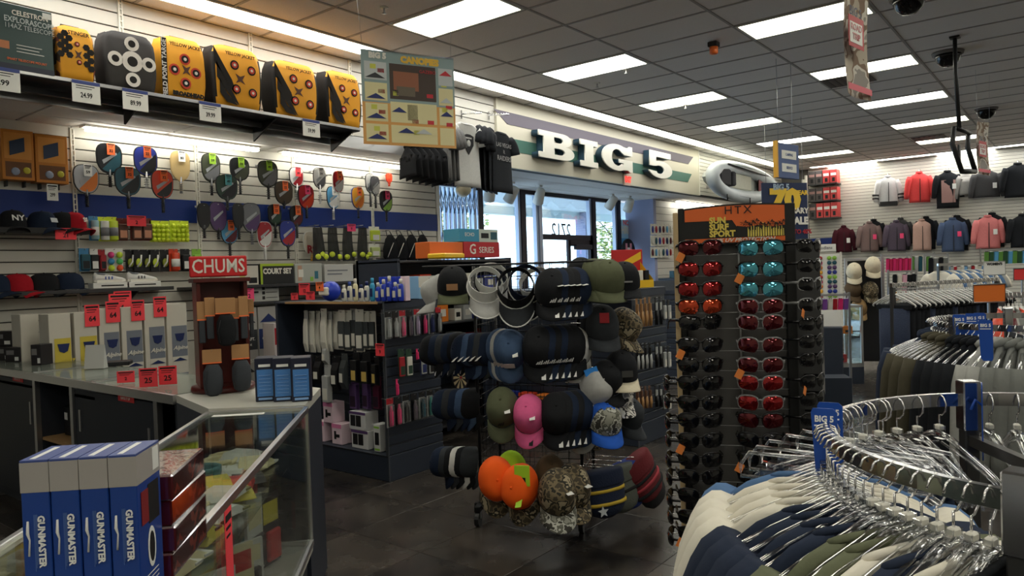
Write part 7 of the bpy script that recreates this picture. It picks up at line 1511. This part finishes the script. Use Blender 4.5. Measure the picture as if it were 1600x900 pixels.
# hanging blue department sign
pa, pb_ = at_d(1217, 277, 8.6), at_d(1249, 281, 8.9); v = pb_-pa; rz = math.atan2(v.y, v.x); w_ = math.hypot(v.x, v.y); h_ = .41
SBL = M('sign_slate_blue', S(82, 100, 145), .6)
t = thing('department_sign', 'hanging slate blue box sign with a yellow edge', 'hanging sign', T=TR(tuple(pa), rz))
obj('sign_box', B().bbox(0, 0, 0, w_, .05, h_, .003), SBL, t); obj('yellow_edge', B().box(-.03, .0, 0, -.001, .05, h_+.02), M('edge_yellow', S(225, 170, 60), .5), t)
for z, s_ in ((.68, 'CAMPING'), (.30, 'SERVICE')): obj('name_plate', B().box(w_*.16, -.003, h_*(z-.12), w_*.86, 0, h_*(z+.12)), PAPER, t); text(s_, t, (w_*.51, -.004, h_*z), .045, SBL, bold=.001, sx=.85)
for x in (.1, .8): obj('hanging_wire', B().tube([(w_*x, .025, h_), (w_*x, .025, HC-pa.z)], .003, 4), STEEL, t)
# narrow hanging banners turned edge-on
def narrow_banner(px0, px1, y0, y1, D, label, hl):
    a = at_d(px0, y1, D); h = (y1-y0)/F_PX*D; b = at_d(px1, y1, D+.25); v = b-a; rz = math.atan2(v.y, v.x); w_ = math.hypot(v.x, v.y)
    t = thing('narrow_banner', label, 'banner', T=TR(tuple(a), rz))
    obj('cloth', B().grid(lambda u, v_: (w_*u, .05*math.sin(PI*u)+.02*math.sin(3*v_), h*v_-.03*u*(1-v_)), 8, 8), V('banner_photo', [S(180, 170, 155), S(130, 110, 95), S(205, 200, 190), S(150, 145, 140)], 7), t)
    obj('red_panel', B().box(.06*w_, -.004, h*hl, .7*w_, -.002, h*(hl+.3)), M('banner_red', S(175, 45, 55), .5), t)
    obj('white_panel', B().box(.1*w_, -.006, h*(hl+.04), .62*w_, -.004, h*(hl+.24)), PAPER, t); obj('foot_band', B().box(0, -.006, 0, w_, -.004, h*.06), M('banner_pink_red', S(215, 95, 110), .5), t)
    text('BIG 5', t, (.35*w_, -.006, h*(hl+.34)), w_*.22, NVB, bold=.001); text('ROAD', t, (.36*w_, -.008, h*(hl+.19)), w_*.16, RD, bold=.001); text('TRIP', t, (.36*w_, -.008, h*(hl+.10)), w_*.16, RD, bold=.001)
    for x in (.0, 1.): obj('hanging_wire', B().tube([(w_*x, 0, h), (w_*(x*1.2-.1), .0, HC-a.z)], .002, 4), STEEL, t)
narrow_banner(1325, 1361, -25, 138, 4.6, 'narrow hanging banner at the top right with red and white panels', .42)
narrow_banner(1529, 1547, 187, 268, 9.5, 'small narrow hanging banner before the black jackets', .3)
# folded black frame hung from the ceiling
p0 = at_d(1495, 112, 8.); D = 8.
t = thing('ceiling_mount', 'black folding metal mount hanging from the ceiling before the jackets', 'ceiling mount', (p0.x, p0.y, HC))
def q_(px, py, dd=0.): v = at_d(px, py, D+dd)-Vector((p0.x, p0.y, HC)); return tuple(v)
top = q_(1493, 112); obj('pole', B().tube([(top[0], top[1], 0), top, q_(1499, 200)], .022, 8), BLACK, t)
obj('hook_plate', B().bbox(top[0]-.05, top[1]-.05, -.02, top[0]+.05, top[1]+.05, 0, .004), BLACK, t)
for pts in ((q_(1491, 198), q_(1488, 225), q_(1503, 268)), (q_(1513, 207, .25), q_(1512, 230, .25), q_(1524, 268, .25)), (q_(1495, 200), q_(1515, 208, .25)), (q_(1503, 268), q_(1524, 268, .25))): obj('frame_arm', B().tube(list(pts), .028, 6), BLACK, t)
obj('screen_back', B().prism([(0, 0), (.1, 0), (.1, .25), (0, .25)], 0, .02, T=Matrix.Translation(Vector(q_(1500, 262)))), DKGREY, t)
# ceiling bits
for i, (px, py) in enumerate(((1420, -6), (1481, 82), (1541, 170))):
    p = on_z(px, py, HC); t = thing('camera_dome', 'black security camera dome on the ceiling, %s from the camera' % ordn(i), 'camera dome', (p.x, p.y, HC))
    obj('housing', B().lathe([(.16, -.03), (.17, 0.003)], 20), M('dome_housing', S(110, 105, 102), .6), t); obj('dome', B().lathe([(.004, -.17), (.06, -.16), (.11, -.12), (.135, -.06), (.14, -.028)], 20), M('dome_black', S(10, 10, 12), .08), t)
p = on_z(1115, 66, HC); t = thing('ceiling_beacon', 'small orange and black beacon on the ceiling', 'beacon', (p.x, p.y, HC)); obj('base', B().bbox(-.05, -.05, -.05, .05, .05, 0, .004), BLACK, t); obj('lens', B().lathe([(.03, -.13), (.045, -.12), (.045, -.05)], 12), M('beacon_orange', S(225, 110, 50), .3), t)
for i, (px, py) in enumerate(((600, 12), (933, 130), (978, 108), (1071, 164), (1435, 139))):
    p = on_z(px, py, HC); t = thing('sprinkler_head', 'small ceiling sprinkler head, %s from the left' % ordn(i), 'sprinkler', (p.x, p.y, HC)); obj('escutcheon', B().lathe([(.035, -.006), (.04, 0.002)], 12), WHITE, t); obj('sprinkler', B().tube([(0, 0, 0), (0, 0, -.05)], .008, 6).lathe([(.02, -.055), (.02, -.05)], 10), STEEL if i not in (2, 3) else WHITE, t)
for i, (px, py) in enumerate(((1325, 125), (1452, 215))):
    p = on_z(px, py, HC); t = thing('ceiling_vent', 'dark slatted air vent beside a ceiling light, %s one' % ('near', 'far')[i], 'air vent', (p.x, p.y, HC-.004))
    obj('vent_frame', B().box(-.29, -.29, -.006, .29, .29, 0), M('vent_paint', S(90, 85, 82), .6), t)
    for k in range(6): obj('vent_slat', B().box(-.25, -.24+.09*k, -.012, .25, -.20+.09*k, -.006), BLACK, t)
# far glass showcases
def showcase(c, w_, d_, h_, rz, label, items=True):
    t = thing('glass_showcase', label, 'showcase', T=TR((*c, 0), rz))
    obj('plinth', B().box(-w_/2, -d_/2, 0, w_/2, d_/2, .22), SLT, t); obj('deck', B().box(-w_/2, -d_/2, .22, w_/2, d_/2, .27), AL, t)
    e = .014
    for x in (-w_/2, w_/2-e*2):
        for y in (-d_/2, d_/2-e*2): obj('corner_post', B().box(x, y, .27, x+e*2, y+e*2, h_), AL, t)
    for q in ((-w_/2, -d_/2, h_-.03, w_/2, -d_/2+e*2, h_), (-w_/2, d_/2-e*2, h_-.03, w_/2, d_/2, h_), (-w_/2, -d_/2, h_-.03, -w_/2+e*2, d_/2, h_), (w_/2-e*2, -d_/2, h_-.03, w_/2, d_/2, h_)): obj('top_edge', B().box(*q), AL, t)
    for nm, q in (('front_pane', (-w_/2+.02, -d_/2+.002, .27, w_/2-.02, -d_/2+.008, h_-.02)), ('side_pane', (w_/2-.008, -d_/2+.02, .27, w_/2-.002, d_/2-.02, h_-.02)), ('side_pane', (-w_/2+.002, -d_/2+.02, .27, -w_/2+.008, d_/2-.02, h_-.02)), ('top_pane', (-w_/2+.02, -d_/2+.02, h_-.02, w_/2-.02, d_/2-.02, h_-.012)), ('glass_shelf', (-w_/2+.03, -d_/2+.03, .62, w_/2-.03, d_/2-.03, .63))): obj(nm, B().box(*q), GE, t)
    return t
cA = on_z(1330, 605, 0); 
sc1 = showcase((cA.x+.32, cA.y+.36), .72, .5, 1.02, R(-52), 'glass showcase with yellow and red goods beyond the sunglasses tower')
for i, (x, z, w_, h_, m_, lab) in enumerate(((-.2, .27, .2, .16, PAPER, 'white and navy box on the floor of the far showcase'), (.1, .27, .2, .10, RD, 'red pack on the floor of the far showcase'), (-.15, .64, .16, .26, PAPER, 'white printed card on the shelf of the far showcase'), (.05, .64, .16, .24, M('card_dotted', S(190, 190, 180), .5), 'spotted card on the shelf of the far showcase'), (.22, .64, .12, .1, ORG, 'orange pack on the shelf of the far showcase'))): carton('showcase_item', lab, sc1.matrix_basis @ TR((x, -.08, z+.002)), w_, .1, h_, m_, bands=[(.2, .2, .8, .5, INK)])
cB = on_z(1252, 650, 0)
sc2 = showcase((cB.x+.2, cB.y+.15), .5, .5, 1.05, R(-52), 'nearer glass showcase cut off by the sunglasses tower')
# white card rack of small sunglasses
p = at_d(1290, 470, 9.0); pz = at_d(1290, 397, 9.0).z
t = thing('card_rack', 'white counter rack of small bright sunglasses with a lettered topper', 'display rack', T=TR((p.x, p.y, 0), R(-72)))
w_ = 44*9./F_PX; obj('board', B().box(-w_/2, 0, .8, w_/2, .02, pz), PAPER, t); obj('side_frame', B().box(-w_/2-.02, -.03, .8, -w_/2, .03, pz+.02).box(w_/2, -.03, .8, w_/2+.02, .03, pz+.02, 1), [WHITE, WHITE], t); obj('foot', B().bbox(-w_/2, -.15, 0, w_/2, .2, .8, .01), SLT, t)
obj('topper', B().bbox(-.13, -.01, pz+.03, .13, .02, pz+.12, .004), PAPER, t); text('goodlens', t, (0, -.012, pz+.075), .05, GRY, bold=.001)
cols6 = [RD, BLU, M('lens_hotpink', S(225, 60, 120), .3), LIM, ORG, TEAL, YEL, PUR]
if 'mini' not in _cap: _cap['mini'] = {}
for r in range(9):
    for c_ in range(2):
        m_ = cols6[(r*2+c_*3) % 8]
        if m_.name not in _cap['mini']:
            g = B(); 
            for sd in (-1, 1): g.lathe([(.001, 0), (.026, .003), (.02, .008)], 10, T=Matrix.Translation((sd*.03, 0, 0)) @ Matrix.Rotation(PI/2, 4, 'X'))
            g.tube([(-.01, -.004, .008), (.01, -.004, .008)], .004, 4); _cap['mini'][m_.name] = g.mesh('small_sunglasses', m_)
        o = obj('small_sunglasses', _cap['mini'][m_.name], None, t, TR((-.08+.16*c_, -.012, pz-.05-.058*r)))
# dark framed gear stand
p = at_d(1352, 500, 10.8); zt3 = at_d(1352, 403, 10.8).z; w_ = 52*10.8/F_PX
t = thing('gear_stand', 'dark framed stand of caps and gloves beside the showcase', 'display rack', T=TR((p.x, p.y, 0), R(-70)))
for x in (-w_/2, w_/2): obj('frame_post', B().bbox(x-.02, -.02, 0, x+.02, .02, zt3, .003), STEEL, t)
obj('frame_top', B().bbox(-w_/2, -.02, zt3-.04, w_/2, .02, zt3, .003), STEEL, t); obj('back_panel', B().box(-w_/2, .03, .1, w_/2, .05, zt3-.02), BLACK, t)
for i, (x, z, c1, lab) in enumerate(((-.15, zt3-.22, 'cream', 'cream cap on the dark framed stand'), (.1, zt3-.14, 'cream', 'pale yellow cap on the dark framed stand'), (-.1, zt3-.75, 'tan', 'tan cap low on the dark framed stand'), (.05, zt3-.5, 'camo', 'camouflage cap in the middle of the dark framed stand'), (-.18, zt3-.48, 'brown', 'brown cap at the left of the dark framed stand'))): cap(t.matrix_basis @ TR((x, -.1, z), .1*i, R(40), 0, 1.3), c1, lab, cat='cap')
# pink gloves and mixed goods between the stand and the jackets
def bundle(px, py, D, n, w_, h_, mats, name, label, cat, zfloor=False):
    a = at_d(px, py, D)
    rail = thing('goods_rack', 'wire rack carrying %s' % label, 'rack', T=TR((a.x, a.y, 0), R(-62)))
    W_ = w_*D/F_PX; H_ = h_*D/F_PX
    for x in (-W_/2-.03, W_/2+.03): obj('rack_post', B().box(x-.012, .05, 0, x+.012, .075, a.z+.06), STEEL, rail)
    obj('rack_bar', B().box(-W_/2-.03, .05, a.z+.02, W_/2+.03, .075, a.z+.045), STEEL, rail); obj('rack_base', B().box(-W_/2, -.1, 0, W_/2, .2, .3), SLT, rail)
    for i in range(n):
        x = -W_/2+W_*(i+.5)/n; m_ = mats[i % len(mats)]
        t = thing(name, '%s, %s from the left' % (label, ordn(i)), cat, T=rail.matrix_basis @ TR((x, .0, a.z-H_), .1*((i % 3)-1)))
        ww = W_/n*.42
        obj('pack_body', B().loft([[(ww*cx, .02*cy-.01*k, H_*z) for cx, cy in ((-1, -1), (1, -1), (1, 1), (-1, 1))] for k, z in enumerate((0, .3, .7, .95))], smooth=False), m_, t); obj('header', B().box(-ww*.8, -.03, H_*.8, ww*.8, -.026, H_), PAPER if i % 2 else BLACK, t); obj('peg', B().tube([(0, .06, H_), (0, -.04, H_)], .004, 4), STEEL, t)
HPK = M('glove_pink', S(220, 40, 110), .6)
bundle(1403, 403, 10.0, 8, 36, 22, [HPK, M('glove_rose', S(195, 30, 85), .6)], 'glove_pack', 'hot pink gloves hanging in the far rack', 'gloves')
bundle(1412, 428, 9.8, 5, 34, 26, [CLK, CLW, M('glove_pale_pink', S(225, 170, 190), .6), CLK], 'glove_pack', 'black and pale gloves below the pink ones', 'gloves')
bundle(1440, 400, 12.0, 6, 34, 24, [M('pack_green', S(90, 140, 60), .5), PG_, TEAL, PW_], 'sock_pack', 'green and white packs under the peach vest', 'pack')
bundle(1465, 402, 11.5, 4, 28, 28, [CLK, CLG], 'sock_pack', 'dark garments on the wire rack under the blue jacket', 'garment')
bundle(1505, 415, 12.5, 12, 60, 26, [PW_, M('pack_skyb', S(120, 170, 215), .5), PG_, RD, PW_], 'sock_pack', 'mixed white and blue packs before the back wall', 'pack')
bundle(1570, 392, 13.5, 9, 60, 20, [M('pack_green', S(70, 130, 60), .5), M('pack_dkgreen', S(40, 80, 50), .5), SKY], 'sock_pack', 'green packs under the salmon pink jacket', 'pack')
bundle(1300, 466, 8.2, 6, 46, 18, [HPK, M('pack_violet', S(120, 70, 150), .5), PW_, RD], 'toy_pack', 'pink and violet packs before the white card rack', 'pack')
bundle(1430, 455, 9.0, 9, 62, 14, [YEL, OLV, RD, PG_], 'sock_pack', 'small yellow and olive packs over the trouser rack', 'pack')
# phone-case wall beyond the doors
for r in range(3):
    for c_ in range(6):
        p = on_y(1019+5.6*c_, 352+18*r, YL-.1); m_ = [BLU, SKY, RD, PW_, NV, TEAL, MAR][(r*3+c_*2) % 7]; nm_ = ['blue', 'sky blue', 'red', 'white', 'navy', 'teal', 'maroon'][(r*3+c_*2) % 7]
        t = thing('hanging_pouch', '%s pouch on the far slatwall beyond the doors, %s row, %s from the left' % (nm_, ('top', 'middle', 'bottom')[r], ordn(c_)), 'pouch', (p.x, YL-.1, p.z-.09))
        obj('card', B().box(-.08, 0, -.11, .08, .004, .12), PW_, t); obj('pouch', B().ball((0, -.015, 0), .05, 8, sc=(.8, .4, 1.6)), m_, t); obj('peg', B().tube([(0, .09, .11), (0, -.02, .11)], .003, 4), STEEL, t)
t = carton('dark_bin', 'dark low shelf unit below the pouches beyond the doors', TR((15.1, YL-.35, 0)), 1.4, .5, 1.35, SLT)
for i, (px, col_, nm_) in enumerate(((1022, TEAL, 'teal'), (1030, BLACK, 'black'), (1038, HPK, 'pink'), (1046, BLU, 'blue'))):
    carton('small_carton', '%s carton on the low shelf unit below the pouches' % nm_, TR((14.6+.28*i, 7.05, 1.351)), .12, .1, .15+.03*(i % 2), col_)
# second distant gondola between hat rack and tower
G3T, T3 = gondola((9.2, 3.9), 1.8, .6, 'dark distant gondola seen between the hat rack and the sunglasses tower')
E3 = endT(T3)
for r in range(3):
    for i in range(5): hang(E3, 0, 0, 0, 0, 0, '', '', '', None, None) if False else carton('gear_carton', '%s box on the end of the distant gondola, %s row, %s from the left' % (['grey', 'pink', 'black', 'white', 'teal'][(i+r) % 5], ('top', 'middle', 'bottom')[r], ordn(i)), E3 @ TR((.06+.12*i, -.053, .4+.36*r)), .09, .1, .2, [PG_, HPK, BLACK, PW_, TEAL][(i+r) % 5])
# ================================================================ turn lettering and curve objects into plain meshes
dg = bpy.context.evaluated_depsgraph_get(); _tm = {}
for o in [o for o in bpy.data.objects if o.type in ('FONT', 'CURVE')]:
    c = o.data
    key = (c.body, round(c.size, 5), round(c.offset, 5), c.materials[0].name, c.align_x, round(c.shear, 2), round(c.space_character, 2)) if o.type == 'FONT' else c.name
    if key not in _tm:
        _tm[key] = bpy.data.meshes.new_from_object(o.evaluated_get(dg), depsgraph=dg); _tm[key].name = o.name.split('.')[0]
    n = bpy.data.objects.new(o.name.split('.')[0], _tm[key]); COL.objects.link(n)
    n.parent = o.parent; n.matrix_basis = o.matrix_basis.copy()
    for k in o.keys(): n[k] = o[k]
    for ch in list(o.children): ch.parent = n
    bpy.data.objects.remove(o, do_unlink=True)
